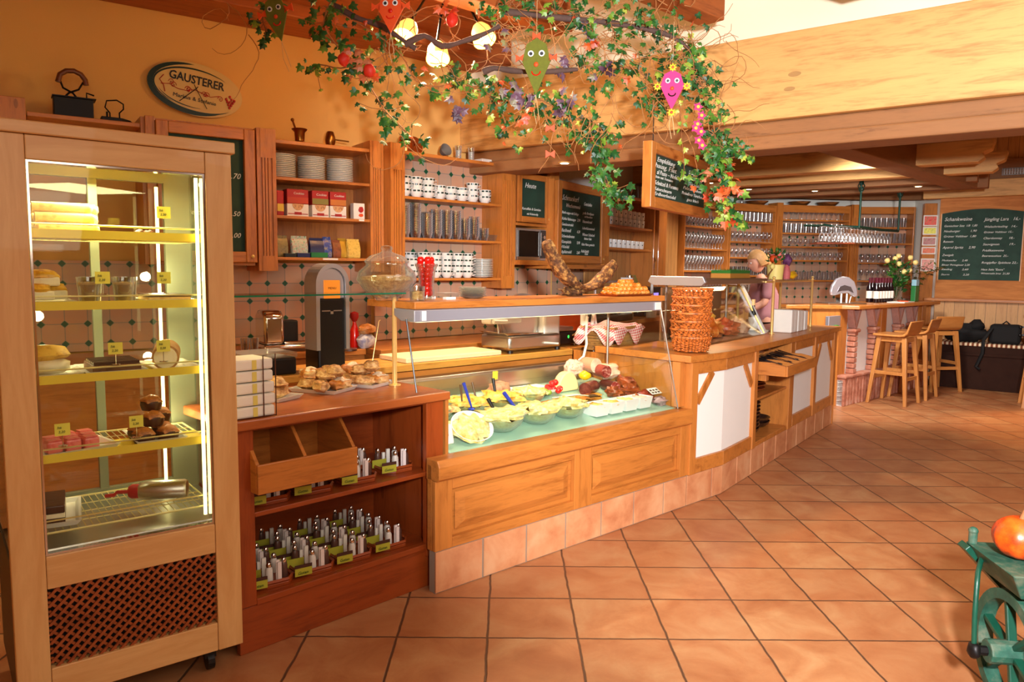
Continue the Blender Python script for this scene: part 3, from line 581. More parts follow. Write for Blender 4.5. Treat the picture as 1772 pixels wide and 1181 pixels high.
# pastry plates
pa=thing('pastry','sugar dusted golden pastry','pastry'); MB().blob((0,0,.02),(.05,.042,.022),1,.35,14,9,2.5).build('dough',PASTRY,pa,smooth=70); MB().blob((.004,0,.032),(.034,.03,.014),4,.4,12,7,3).build('icing_sugar',SUGAR,pa,smooth=70); PP1=Proto(pa)
pb=thing('pastry','oblong seeded pastry bun','pastry'); MB().blob((0,0,.022),(.062,.036,.023),8,.2,14,9,2).build('dough',food('seeded_dough',(90,50,24),(206,150,90),(244,220,170),34),pb,smooth=70); PP2=Proto(pb)
for (px,py,w,d,da,lab) in ((470,690,.16,.22,20,'small white plate of buns behind the napkin stack'),(560,676,.2,.25,25,'square white plate of dusted pastries, left of the pair on the cabinet'),(628,666,.2,.25,22,'square white plate heaped with glazed pastries beside the brass post')):
    P=atZ(px,py,.926); d0=P-FS.o; x=d0.dot(FS.u); y=d0.dot(FS.n)
    y=max(y,.2)
    dish('square_plate',lab,w,d,FS,x,y,.926,da=da)
    k=0
    for (dx,dy,dz) in ((-.05,-.06,0),(.05,-.05,0),(-.05,.04,0),(.05,.05,0),(0,0,.042),(-.03,.05,.045),(.03,-.03,.06)) if w>.17 else ((-.03,-.05,0),(.03,.03,0),(0,-.02,.04)):
        (PP1 if (k+int(px))%2 else PP2).put(FS.w(x+dx,y+dy,.934+dz),rnd.uniform(0,6),label='golden pastry heaped on the '+('small plate behind the napkin stack' if 'behind' in lab else ('plate beside the brass post' if 'brass' in lab else 'plate left of the brass post plate')),scale=1.15,group='pastries on the '+('small plate' if 'behind' in lab else ('right plate' if 'brass' in lab else 'middle plate'))); k+=1
# glass shelf on brass post
t=thing('glass_shelf_stand','green edged glass shelf carried by a brass post on the service cabinet','shelf')
P=atZ(683,667,.926); 
m=MB().lathe([(.03,.926),(.03,.931),(.012,.936),(.0115,1.375),(.014,1.38),(.014,1.385),(.006,1.392),(.010,1.40),(.010,1.408),(0,1.414)],(P.x,P.y,0),18); m.build('brass_post',BRASS,t,smooth=40)
g=FS; d0=P-FS.o; x0=d0.dot(FS.u); y0=d0.dot(FS.n)
a=FS.w(x0+.04,y0-.05); 
m=MB(); pl=[(FS.w(.0,y0-.05)),(FS.w(x0-.014,y0-.05)),(FS.w(x0-.014,y0+.16)),(FS.w(.0,y0+.16))]
m.prism([(q.x,q.y) for q in pl],1.372,1.379); m.build('glass_plate',PANE,t)
m=MB(); m.beam(tuple(FS.w(.0,y0-.052,1.3755)),tuple(FS.w(x0+.03,y0-.052,1.3755)),.004,.007); m.build('glass_edge',GEDGE,t)

# ================= deli display counter =================
FD=Fr(-.321,3.303,42.0); L=1.985
f=fthing(FD,'deli_display_counter','glass fronted deli display counter in honey pine with two raised panels and tiled foot','display counter')
def tiles(x0,x1,y,par=None,h=.2,step=.29,name='tile_skirting'):
    m=MB(); x=x0
    while x<x1-.02:
        xe=min(x+step-.012,x1); m.box(x,xe,y-.012,y,.004,h-.004); x+=step
    o=m.build(name,KICK,par,bev=.002); MB().box(x0,x1,y-.006,y+.04,0,h).build('grout_backing',GROUT,par); return o
tiles(.005,L-.01,0.012,f)
m=MB().box(.0,L,.03,.06,.2,.60); m.build('front_board',PINE['x'],f)
bxs(f,'panel_stile',PINE['z'],(.0,.10,.0,.029,.2,.53),(.93,1.07,.0,.029,.2,.53),(1.9,L,.0,.029,.2,.53))
bxs(f,'panel_rail',PINE['x'],(.101,.929,.001,.029,.2,.25),(1.071,1.899,.001,.029,.2,.25),(.101,.929,.001,.029,.48,.53),(1.071,1.899,.001,.029,.48,.53))
for x0,x1 in ((.13,.90),(1.10,1.87)):
    m=MB(); m.add([(x0,.022,.275),(x1,.022,.275),(x1,.022,.455),(x0,.022,.455),(x0+.05,.006,.315),(x1-.05,.006,.315),(x1-.05,.006,.415),(x0+.05,.006,.415)],[(4,5,6,7),(0,1,5,4),(1,2,6,5),(2,3,7,6),(3,0,4,7)]); m.build('raised_panel',PINE['x'],f,bev=.002)
m=MB(); m.ex([(-.03,.545),(-.03,.60),(-.015,.63),(.07,.63),(.07,.531),(-.01,.531)],.0,L); m.build('front_rail',PINE['x'],f,bev=.004)
MB().box(.13,L,.061,.09,.20,.615).build('inner_front',STEEL,f)
deckz=lambda y: .625+(y-.09)*.17
m=MB(); m.ex([(.09,deckz(.09)-.02),(.09,deckz(.09)),(.80,deckz(.80)),(.80,deckz(.80)-.02)],.15,L-.03); m.build('display_deck',plain('green_glass_deck',(168,206,184),.15),f)
m=MB(); m.ex([(.801,.60),(.801,.85),(.815,.865),(.83,.865),(.83,.60)],.15,L-.03); m.build('rear_upstand',STEEL,f,bev=.004)
MB().box(.15,L-.03,.831,.98,.84,.85).build('rear_ledge',plain('dark_sill',(60,56,54),.25,.6),f)
MB().box(.15,L-.01,.1,1.30,.02,.19).build('base_unit',DARKG,f)
bxs(f,'side_board',PINE['z'],(.13,.149,.095,1.25,.2,.88),(L-.029,L-.001,.091,.98,.2,.92))
MB().box(.15,L-.03,.99,1.25,.2,.88).build('rear_body',PINE['x'],f)
MB().box(-.50,L-.03,.985,1.36,.885,.925).build('rear_worktop',wood('yellow_worktop',(226,160,70),'x'),f,bev=.004)
# glass
m=MB(); y0,z0,y1,z1=.045,.632,.20,1.262
ym,zm=.1175,.927; m.ex([(y0,z0),(y0+.006,z0),(ym+.006,zm),(ym,zm)],.13,L-.06); m.ex([(ym,zm),(ym+.006,zm),(y1+.006,z1),(y1,z1)],-.02,L-.06); m.build('slanted_front_glass',PANE,f)
for x in (-.018,L-.062): m=MB(); m.tube([(x,y0 if x>1 else ym,z0 if x>1 else zm),(x,y1,z1)],.004,6); m.build('glass_edge_strip',BLACK if x<1 else STEEL,f)
m=MB(); m.exy([(L-.045,.66),(L-.040,.66),(L-.040,1.25),(L-.045,1.25)],.1,.75); m.build('end_glass',PANE,f)
MB().box(.03,L-.02,.20,.62,1.304,1.337).build('canopy_board',PINE['x'],f,bev=.003)
m=MB(); m.ex([(.19,1.245),(.19,1.30),(.21,1.303),(.36,1.303),(.36,1.27),(.30,1.245)],.02,L-.07); m.build('lamp_housing',plain('lamp_housing_grey',(176,176,186),.35,.5),f,bev=.003)
bxs(f,'end_bracket',WPLAS,(.06,.085,.183,.189,1.25,1.297),(L-.14,L-.08,.183,.189,1.25,1.297),bev=.002)
for x in (L-.12,): MB().box(x,x+.03,.60,.625,.926 if False else .93,1.303).build('canopy_post',STEEL,f) if False else MB().cyl((x+.02,.6,.851),(x+.02,.6,1.303),.009,n=10).build('canopy_post',STEEL,f)
MB().box(.06,L-.12,.225,.29,1.240,1.2445).build('light_strip',plain('case_light_glow',(255,236,190),.5,emis=2.5),f)
light('case_light','AREA',FD.w(L/2,.27,1.235),8,(1,.88,.62),1.7,FD.w(L/2,.42,.6),sizey=.06).rotation_euler=(R(-12),0,FD.a)
# ================= white half timbered counter =================
FW1=Fr(*P2(FD,L,0),42.0); FW2=Fr(1.453,4.901,53.15); LW=2.93
f=thing('half_timbered_counter','curved pine counter with white plaster infill and open cutlery bay','counter')
def fbox(fr,x0,x1,y0,y1,z0,z1):
    m=MB(); m.X=Matrix.Translation(fr.o)@Matrix.Rotation(fr.a,4,'Z'); return m.box(x0,x1,y0,y1,z0,z1)
def fobj(fr,name,mat,*b,par=f,bev=.003): return fbox(fr,*b).build(name,mat,par,bev=bev)
A1=L2=2.387-L
for fr,l in ((FW1,A1),(FW2,LW)):
    m=MB(); m.X=Matrix.Translation(fr.o)@Matrix.Rotation(fr.a,4,'Z'); x=0.0
    while x<l-.02: m.box(x,min(x+.278,l),0,.012,.004,.196); x+=.29
    m.build('tile_skirting',KICK,f,bev=.002)
    fobj(fr,'grout_backing',GROUT,0,l,.0065,.05,0,.2,bev=0)
    fobj(fr,'bottom_rail',PINE['x'],(.07 if l<1 else 0),(l if l<1 else .55),-.006,.03,.2,.295)
    if l<1: fobj(fr,'top_rail',PINE['x'],.07,l,-.006,.03,.845,.925); fobj(fr,'plaster_infill',PLAST,.07,l,.012,.04,.296,.844,bev=0)
fobj(FW1,'post',PINE['z'],0,.069,-.012,.10,.2,.925)
fobj(FW1,'post',PINE['z'],-.06,-.002,.04,.10,.64,.925)
fobj(FW2,'top_rail',PINE['x'],0,.55,-.006,.03,.845,.925); fobj(FW2,'plaster_infill',PLAST,0,.55,.012,.04,.296,.844,bev=0)
px=[.55,1.50,2.10,2.32,2.86] 
fobj(FW2,'post',PINE['z'],.551,.62,-.014,.08,.2,.925)
fobj(FW2,'post',PINE['z'],1.42,1.50,-.014,.4,.2,.925)
fobj(FW2,'plaster_infill',PLAST,1.56,2.16,.012,.04,.296,.844,bev=0); fobj(FW2,'post',PINE['z'],1.501,1.56,-.006,.05,.2,.925)
fobj(FW2,'post',PINE['z'],2.161,2.24,-.014,.08,.2,.925)
fobj(FW2,'plaster_infill',PLAST,2.26,2.84,.012,.04,.296,.844,bev=0); fobj(FW2,'post',PINE['z'],2.845,2.93,-.014,.10,.2,.925)
fobj(FW2,'bottom_rail',PINE['x'],1.57,2.16,-.006,.03,.2,.295); fobj(FW2,'bottom_rail',PINE['x'],2.245,2.84,-.006,.03,.2,.295)
fobj(FW2,'top_rail',PINE['x'],2.245,2.84,-.006,.03,.845,.925); fobj(FW2,'top_rail',PINE['x'],1.57,2.16,-.006,.03,.845,.925)
# open bay: floor, shelf, back
fobj(FW2,'bay_floor',PINE['x'],.621,1.419,-.004,.40,.2,.235); fobj(FW2,'bay_shelf',PINE['x'],.621,1.419,.01,.40,.54,.56)
fobj(FW2,'bay_back',PLAST,.621,1.50,.401,.42,.2,.925,bev=0)
# knee braces
def brace(fr,x0,z0,x1,z1,w=.05,y0=-.004,y1=.011,name='knee_brace'):
    m=MB(); m.X=Matrix.Translation(fr.o)@Matrix.Rotation(fr.a,4,'Z'); d=Vector((x1-x0,z1-z0)).normalized(); p=Vector((-d.y,d.x))*w/2
    m.exy([(x0-p.x,z0-p.y),(x1-p.x,z1-p.y),(x1+p.x,z1+p.y),(x0+p.x,z0+p.y)],y0,y1); return m.build(name,PINE['z'],f,bev=.002)
brace(FW1,.085,.66,.25,.845); brace(FW2,.53,.68,.38,.845); brace(FW2,2.26,.66,.40+2.0,.84); brace(FW2,2.83,.66,2.68,.84)
# worktop following the bend
def wp(x,y,fr=FW2): v=fr.w(x,y); return (v.x,v.y)
top=[wp(-.05,-.03,FW1),wp(.4,-.03,FW1),wp(2.98,-.04),wp(2.98,.62),wp(.0,.66),wp(-.06,.75,FW1)]
MB().prism(top,.926,.97).build('worktop',PINE['x'],f,bev=.004)
top=[wp(.02,.1,FW1),wp(.38,.1,FW1),wp(.62,.1),wp(.62,.55),wp(.1,.55),wp(.02,.62,FW1)]
MB().prism([wp(.055,.101,FW1),wp(.39,.101,FW1),wp(.39,.6,FW1),wp(.055,.6,FW1)],.02,.925).build('carcass',PINE['z'],f)
fobj(FW2,'carcass',PINE['z'],1.57,2.9,.06,.55,.02,.925); fobj(FW2,'end_board',PINE['z'],2.931,2.95,-.01,.55,.0,.925)
# ================= wall cupboards and shelves =================
def flut(par,x0,x1,z0,z1,y=0.,d=.33,n=4,name='fluted_post',fr=None):
    w=(x1-x0); m=MB(); zs=[z0,z0+.07,z0+.071,z1-.16,z1-.159,z1]; 
    m.box(x0,x1,y+.006,y+d,z0,z1)
    g=w*.7/(2*n+1); xs=x0+w*.15
    m.box(x0,xs+g*.5,y-.006,y+.0059,z0,z1).box(x1-w*.15-g*.5,x1,y-.006,y+.0059,z0,z1).box(xs,x1-w*.15,y-.006,y+.0059,z0,z0+.10).box(xs,x1-w*.15,y-.006,y+.0059,z1-.19,z1)
    for i in range(1,n): m.box(xs+g*(2*i)-.3*g,xs+g*(2*i)+1.0*g,y-.006,y+.0059,z0+.1,z1-.19)
    return m.build(name,PINE['z'],par)
def chalk(par,x0,x1,y,z0,z1,lines,name='chalkboard'):
    b=MB().box(x0,x1,y,y+.012,z0,z1).build(name,CBOARD,par); m=MB()
    for s,size,x,z,sh in lines: textmesh(m,s,size,x,z,y-.0015,sh,width=None)
    if lines: m.build('chalk_writing',CHALK,b)
    return b
def frame4(par,x0,x1,z0,z1,w,y0,y1,mat=PINE,name='frame'):
    bxs(par,name+'_stile',mat['z'],(x0,x0+w,y0,y1,z0,z1),(x1-w,x1,y0,y1,z0,z1),bev=.005); bxs(par,name+'_rail',mat['x'],(x0+w,x1-w,y0+.001,y1,z0,z0+w),(x0+w,x1-w,y0+.001,y1,z1-w,z1),bev=.005)
FA=Fr(-1.544,5.078,33.9); FB=Fr(-.761,5.527,42.6); FC=Fr(.056,6.278,50); FDD=Fr(.40,6.55,58)
# unit A
f=fthing(FA,'wall_cupboard','wall cupboard faced with a framed price chalkboard behind the cake fridge','cupboard')
MB().box(-.82,-.155,.03,.33,1.50,2.395).build('carcass',PINE['z'],f)
bxs(f,'corner_post',PINE['z'],(-.80,-.745,.0,.029,1.50,2.40))
frame4(f,-.744,-.153,1.52,2.38,.07,-.02,.0285,name='door'); 
chalk(f,-.673,-.224,.012,1.591,2.309,[('Menü',.07,-.62,2.2,.3),('Suppe  2,70',.05,-.62,2.06,.3),('2.70',.05,-.33,2.06,.3),('Tagesteller',.045,-.62,1.82,.3),('1.50',.045,-.33,1.82,.3),('Salat',.045,-.62,1.68,.3),('3.00',.045,-.33,1.68,.3)])
MB().lathe([(.008,0),(.012,.01),(0,.016)],(0,0,0),10).build('door_knob',BRASS,f,loc=(-.185,-.021,1.56)).rotation_euler=(R(90),0,0)
f=fthing(FA,'open_wall_shelf','open pine wall shelf with plates, cookie boxes and snack bags','shelf')
flut(f,-.14,-.015,1.465,2.40); flut(f,.657,.76,1.465,2.40)
bxs(f,'shelf_board',PINE['x'],(-.014,.656,0,.31,2.315,2.34),(-.014,.656,0,.31,2.075,2.095),(-.014,.656,0,.31,1.82,1.84),(-.014,.656,0,.31,1.54,1.56))
MB().box(-.014,.656,.311,.33,1.54,2.34).build('back_panel',PINE['z'],f)
bxs(f,'shelf_label',PAPER,(.3,.41,-.003,-.0005,1.545,1.557),(.57,.61,-.003,-.0005,1.825,1.837),bev=0)
f=fthing(FA,'wall_shelf_board','long pine shelf board above the cake fridge carrying two old irons','shelf')
MB().box(-1.40,-.82,.04,.32,2.33,2.355).build('board',PINE['x'],f,bev=.003); MB().box(-1.56,-1.405,0,.32,1.5,2.42).build('side_post',PINE['z'],f,bev=.003)
# irons
def lathe_x(m): m.v=[Vector((p.z,p.x,p.y)) for p in m.v]; return m
t=fthing(FA,'charcoal_iron','black boxy charcoal iron with a curved wooden handle on top of the shelf','iron',-1.16,.15,2.356)
MB().box(-.105,.10,-.05,.05,0,.115).build('body',IRON,t,bev=.004); MB().box(-.11,.115,-.055,.055,.1155,.122).build('lid',IRON,t)
m=MB(); m.tube([(-.045,0,.122),(-.02,0,.15),(.03,0,.175),(.055,0,.22)],.006).tube([(.02,0,.122),(0,0,.15),(-.05,0,.175),(-.065,0,.22)],.006).tube([(.07,0,.122),(.07,0,.16),(.11,0,.15)],.005); m.build('bracket',IRON,t)
m=MB(); m.tube([(-.075+.0,0,.205),(-.062,0,.25),(-.03,0,.275),(.01,0,.28),(.045,0,.265),(.066,0,.235),(.07,0,.205)],.015,8); m.build('handle',wood('iron_handle',(110,56,24),'x'),t,smooth=60)
t=fthing(FA,'flat_iron','low black flat iron with a thin wire loop handle','iron',-.93,.15,2.356)
m=MB(); m.ex([(-.04,0),(.04,0),(.04,.03),(-.04,.03)],-.09,.02); m.hexa([(.02,-.04,0),(.10,-.01,0),(.10,.01,0),(.02,.04,0)],[(.02,-.04,.03),(.07,-.008,.025),(.07,.008,.025),(.02,.04,.03)]); m.build('sole',IRON,t,bev=.003)
m=MB(); m.tube([(-.04,0,.03),(-.04,0,.06),(-.065,0,.09),(-.055,0,.13),(0,0,.14),(.035,0,.12),(.035,0,.09),(.012,0,.065),(.012,0,.03)],.0045); m.build('handle',IRON,t,smooth=60); MB().cyl((-.055,0,.03),(-.055,0,.065),.006).build('latch',IRON,t)
# oval sign
t=fthing(FWA,'oval_sign','oval cream sign lettered GAUSTERER with green swoosh and red grapes on the ochre wall','sign',-.44,-.03,2.655)
SG=plain('sign_cream',(222,190,120),.25); m=MB(); N=48
m.exy([(.345*math.cos(2*PI*i/N),.17*math.sin(2*PI*i/N)) for i in range(N)],0,.02); m.build('oval_board',SG,t,smooth=40)
def swoosh(m,rx,rz,cx,cz,a0,a1,wmax,y=-.003,n=30):
    pts=[]
    for i in range(n+1):
        u=i/n; a=R(a0+(a1-a0)*u); w=wmax*math.sin(PI*u)**.7/2
        pts.append((a,w))
    vs=[];fs=[]
    for a,w in pts:
        for s in (-1,1): vs.append((cx+(rx+s*w)*math.cos(a),y,cz+(rz+s*w)*math.sin(a)))
    for i in range(n): fs.append((2*i,2*i+1,2*i+3,2*i+2))
    m.add(vs,fs)
GRN=plain('sign_green',(14,44,30),.3); SRED=plain('sign_red',(190,40,40),.3)
m=MB(); swoosh(m,.325,.155,0,0,95,305,.04); swoosh(m,.30,.128,0,0,45,240,.012,-.0035); swoosh(m,.31,.14,.02,-.005,215,320,.012,-.0035); swoosh(m,.28,.12,.0,.0,200,280,.006,-.003); m.build('green_swoosh',GRN,t)
m=MB(); textmesh(m,'GAUSTERER',.075,-.20,.035,-.004,0,bold=.0012,width=.40); m.build('name_lettering',plain('sign_black',(20,24,20),.3),t)
m=MB(); textmesh(m,'Markus & Stefanie',.035,-.16,-.075,-.004,.0,width=.31); m.build('small_lettering',bpy.data.materials['sign_black'],t)
m=MB()
def curl(m,x,z,r,s,n=14,turn=1.5):
    pts=[(x+s*(r*(1-i/n)*math.cos(2*PI*turn*i/n)-r),-.004,z+r*(1-i/n)*math.sin(2*PI*turn*i/n)) for i in range(n)]; m.tube(pts,.002,4)
for i,(x,z) in enumerate(((-.20,.01),(-.14,-.005),(-.08,-.01),(-.03,-.015),(.04,-.02),(.10,-.02),(.16,-.025))): curl(m,x,z,.022,1 if i%2 else -1); 
m.tube([(-.25+.06*i,-.004,-.015+.012*math.sin(i*1.9)) for i in range(8)],.002,4); m.tube([(-.235,-.004,.045),(-.26,-.004,.01),(-.23,-.004,-.02),(-.215,-.004,-.06)],.003,4); m.build('red_tendrils',SRED,t)
m=MB(); 
for i,(x,z) in enumerate(((0,0),(.02,.0),(.04,0),(.01,-.018),(.03,-.018),(.02,-.036),(.05,.016),(-.01,.016),(.03,.02),(.015,.036))): m.blob((.235+x,-.004,-.03+z),(.010,.006,.010),i,0,8,6)
m.build('grapes',SRED,t,smooth=60); m=MB(); m.tube([(-.11,-.008,-.10),(.0,-.012,.005),(.01,-.008,.02)],.0025,5).tube([(.09,-.008,-.11),(.0,-.013,.0),(-.02,-.008,.03)],.0025,5); m.build('crossed_wires',IRON,t); t.rotation_euler=(0,R(7),FWA.a); t.scale=(.86,1,1.0)
# on top of unit A
t=fthing(FA,'mortar','brass mortar with its pestle standing in it','mortar',.19,.12,2.341)
MB().lathe([(.04,0),(.042,.012),(.032,.02),(.036,.08),(.055,.10),(.052,.104),(.034,.085),(.03,.03),(0,.028)],n=24).build('bowl',OLDBR,t,smooth=40); m=MB(); m.tube([(.0,0,.035),(-.035,0,.12),(-.045,0,.15)],.007); m.blob((-.048,0,.16),(.013,.013,.012),1,0); m.build('pestle',OLDBR,t,smooth=60)
t=fthing(FA,'coffee_pot','small dark brass pot with a stick handle','pot',.41,.12,2.341)
MB().lathe([(.024,0),(.034,.03),(.037,.05),(.035,.07),(.025,.105),(.02,.11),(0,.112)],n=20).build('body',OLDBR,t,smooth=40); MB().cyl((.033,-.01,.055),(.12,-.05,.045),.005).build('handle',OLDBR,t)
# stacks of plates: each plate a thing
pl=MB().lathe([(.05,0),(.055,.003),(.095,.012),(.095,.0145),(.055,.006),(0,.005)],n=24).build('dessert_plate',WHITE,smooth=40); tag(pl,'white dessert plate','plate'); PL=Proto(pl)
for x,l in ((.07,'left'),(.28,'middle'),(.49,'right')):
    for k in range(13): PL.put(FA.w(x,.15,2.096+k*.0125),0,label='white dessert plate, %s from the bottom of the %s stack on the upper shelf'%(NTH[k],l),group='plates in the %s stack of the open wall shelf'%l)
# cookie boxes
for x,l,c1 in ((.15,'red',(190,60,30)),(.31,'olive',(140,130,60)),(.44,'orange',(200,120,50))):
    t=fthing(FA,'cookie_box','white and red cookie carton with %s band on the middle shelf'%l,'box',x,.11,1.841)
    MB().box(-.075 if x==.15 else -.06,.075 if x==.15 else .06,-.05,.05,0,.085).build('carton',PAPER,t,bev=.002); w=.075 if x==.15 else .06
    m=MB(); m.box(-w,w,-.05,.05,.086,.185); m.build('red_carton_top',REDP,t,bev=.004); m=MB(); m.box(-w+.002,w-.002,-.0525,-.0505,.09,.13); m.build('colour_band',plain('band_'+l,c1,.5),t)
    m=MB(); m.exy([(.04*math.cos(PI+PI*i/10),.086+.045*math.sin(PI+PI*i/10)) for i in range(11)],-.053,-.0505); m.build('cookie_picture',food('cookiepic_'+l,(120,60,30),(220,170,120),sc=60),t)
    m=MB(); m.box(-w+.005,w-.005,-.0525,-.0505,.015,.02).box(-.025,.025,-.053,-.0505,.012,.03); m.build('red_stripe',REDP,t); m=MB(); textmesh(m,'Cookies',.022,-.03,.15,-.0515,.1); m.build('lettering',PAPER,t)
t=fthing(FA,'cracker_packet','narrow red packet at the left of the cookie cartons','packet',.03,.1,1.841); MB().box(-.025,.025,-.04,.04,0,.17).build('wrapper',REDP,t,bev=.008); MB().box(-.022,.022,-.043,-.041,.03,.08).build('gold_label',GOLD,t)
t=fthing(FA,'tea_box','small white and red carton with a red face print at the shelf end','box',.60,.09,1.841); MB().box(-.045,.04,-.03,.03,0,.115).build('carton',PAPER,t,bev=.002); MB().blob((.012,-.031,.07),(.02,.003,.022),1,.1).build('round_print',REDP,t); MB().blob((.012,-.031,.03),(.018,.003,.012),1,.1).build('round_print',ORANGE,t)
# snack bags
def bag(x,w,h,mat,lab,name='snack_bag',y=.12):
    t=fthing(FA,name,lab,'bag',x,y,1.561,0); m=MB(); m.hexa([(-w*.44,-.03,0),(w*.44,-.03,0),(w*.44,.03,0),(-w*.44,.03,0)],[(-w*.46,-.006,h*.87),(w*.46,-.006,h*.87),(w*.46,.006,h*.87),(-w*.46,.006,h*.87)]); m.add([(-w*.4,-.034,h*.05),(w*.4,-.034,h*.05),(w*.42,-.036,h*.45),(-w*.42,-.036,h*.45),(-w*.42,-.012,h*.85),(w*.42,-.012,h*.85)],[(0,1,2,3),(3,2,5,4)]); m.build('bag_body',mat,t,bev=.006,smooth=60); MB().box(-w*.42,w*.42,-.003,.003,h*.86,h*.99).build('crimped_top',mat,t); return t
CL=food('clear_candy',(200,60,60),(210,220,200),(60,140,90),60,.25)
bag(.05,.085,.15,food('dry_herbs',(96,80,40),(150,130,70),sc=50,rough=.3),'clear bag of brown snacks at the left of the lowest shelf'); bag(.17,.13,.15,CL,'clear bag of red and green candies on the lowest shelf')
for i,x in enumerate((.27,.32)): bag(x,.06,.14,NAVY,('left','right')[i]+' dark blue snack bag on the lowest shelf')
bag(.37,.07,.15,food('bluebag',(30,50,130),(50,80,170),(200,180,80),30,.3),'bright blue snack bag with yellow print'); bag(.44,.07,.13,food('brownbag',(90,50,30),(150,80,40),sc=30,rough=.3),'brown foil bag on the lowest shelf'); bag(.50,.075,.145,GOLD,'gold foil bag behind the pasta bag',y=.16); bag(.57,.11,.14,food('pasta',(200,150,40),(240,200,90),sc=70,rough=.3),'clear bag of yellow pasta at the right of the lowest shelf')
tag(MB().box(-.06,.06,-.03,.03,0,.035).build('card_box',plain('box_green',(20,120,60),.5),loc=FA.w(.28,.035,1.561),rz=FA.a,bev=.002),'flat green box lying in front of the blue bags','box')
tag(MB().box(-.045,.045,-.025,.025,0,.03).build('card_box',NAVY,loc=FA.w(.17,.035,1.561),rz=FA.a,bev=.002),'flat dark blue box lying left of the green box','box')
tag(MB().box(-.04,.04,-.025,.025,0,.025).build('card_box',BLACK,loc=FA.w(.08,.035,1.561),rz=FA.a,bev=.002),'flat black box at the left end of the lowest shelf','box')
# unit B
f=fthing(FB,'cup_wall_shelf','wide tiled wall shelf with striped cups and stacked glasses','shelf')
flut(f,-.125,-.002,1.335,2.39); flut(f,.955,1.10,1.335,2.41)
bxs(f,'shelf_board',PINE['x'],(-.001,.954,.0,.24,2.32,2.345),(-.001,.954,0,.24,2.0,2.02),(-.001,.954,0,.24,1.70,1.72),(-.001,.954,0,.24,1.40,1.42))
# splashback tiles (own origin so that the grid lines up)
def splash(fr,x0,x1,z0,z1,y=.31,n=[0]):
    return struct('wall_tiles_%s'%('left','middle','service','rack','end','last','more')[n[0]] if not n.__setitem__(0,n[0]+1) else '',MB().box(x0,x1,0,.015,z0,z1),WTILE,loc=fr.w(0,y,0),rz=fr.a)
splash(FB,-.1,1.1,.945,2.32,.248); splash(FB,1.11,1.80,.945,1.50,.248); splash(FWD,.05,2.3,1.03,1.50,-.03); splash(FA,-2.2,.8,.95,1.52,.30)
cup=thing('cappuccino_cup','white cup with a dark green band','cup')
MB().lathe([(.026,0),(.03,.004),(.046,.03),(.052,.062),(.049,.062),(.043,.03),(.024,.008),(0,.008)],n=20).build('bowl',WHITE,cup,smooth=40)
m=MB()
for k in range(5):
    a0=R(200+k*34); N=4
    for i in range(N):
        a=a0+R(24)*i/N; b=a0+R(24)*(i+1)/N; m.add([(.0525*math.cos(a),.0525*math.sin(a),.044),(.0525*math.cos(b),.0525*math.sin(b),.044),(.0535*math.cos(b),.0535*math.sin(b),.056),(.0535*math.cos(a),.0535*math.sin(a),.056)],[(0,1,2,3)])
m.build('green_print',plain('cup_green',(24,50,40),.3),cup); MB().tube([(.045,0,.05),(.07,0,.045),(.068,0,.025),(.04,0,.018)],.004,6).build('handle',WHITE,cup,smooth=60)
PCUP=Proto(cup)
def cups(xs,z,kk,y,lab,dz=.043):
    for i,(x,k) in enumerate(zip(xs,kk)):
        for j in range(k): PCUP.put(FB.w(x,y,z+j*dz),FB.a+rnd.uniform(-.6,.6),label='green banded cup, %s up in %s stack, %s'%(NTH[j],NTH[i],lab),group='cups '+lab)
cups([.05,.16,.27,.38,.49,.60,.71,.84],2.021,[3,3,3,2,2,2,3,2],.08,'front row, upper cup shelf',.046)
cups([.11,.22,.33,.44,.78],2.021,[3,3,2,2,2],.185,'rear row, upper cup shelf',.046)
cups([.12,.23,.34,.45,.56,.66],1.421,[3,4,4,4,4,4],.08,'front row, lower cup shelf',.044)
cups([.17,.28,.39,.5,.6],1.421,[4,4,4,4,4],.185,'rear row, lower cup shelf',.044)
for k in range(12): PL.put(FB.w(.83,.1,1.421+k*.0125),0,label='white saucer plate, %s from the bottom of the stack beside the lower cups'%NTH[k],group='saucer plates beside the lower cups')
gb=MB().lathe([(.03,0),(.042,.04),(.046,.05),(.044,.05),(.03,.004),(0,.004)],n=16,cap=False).build('glass_bowl',GLS,smooth=40); tag(gb,'ribbed glass bowl','bowl'); PG=Proto(gb)
for i,(x,y,k) in enumerate(((.05,.08,12),(.16,.09,13),(.26,.08,9),(.35,.08,11),(.45,.08,11),(.54,.08,11),(.64,.09,8),(.73,.08,9),(.83,.08,4),(.10,.18,12),(.22,.18,11),(.31,.18,10),(.41,.18,10))):
    for j in range(k): PG.put(FB.w(x,y,1.721+j*.0175),0,label='clear glass bowl, %s up in the %s stack of the %s row'%(NTH[j],NTH[i if y<.15 else i-9],'front' if y<.15 else 'rear'),group='stacked glass bowls '+('front' if y<.15 else 'rear'))
tag(MB().hexa([(-.05,-.05,0),(.05,-.05,0),(.05,.05,0),(-.05,.05,0)],[(-.065,-.065,.05),(.065,-.065,.05),(.065,.065,.05),(-.065,.065,.05)]).build('plastic_tub',THICK,loc=FB.w(.88,.1,1.721),rz=FB.a),'low clear tub at the right end of the glass shelf','tub')
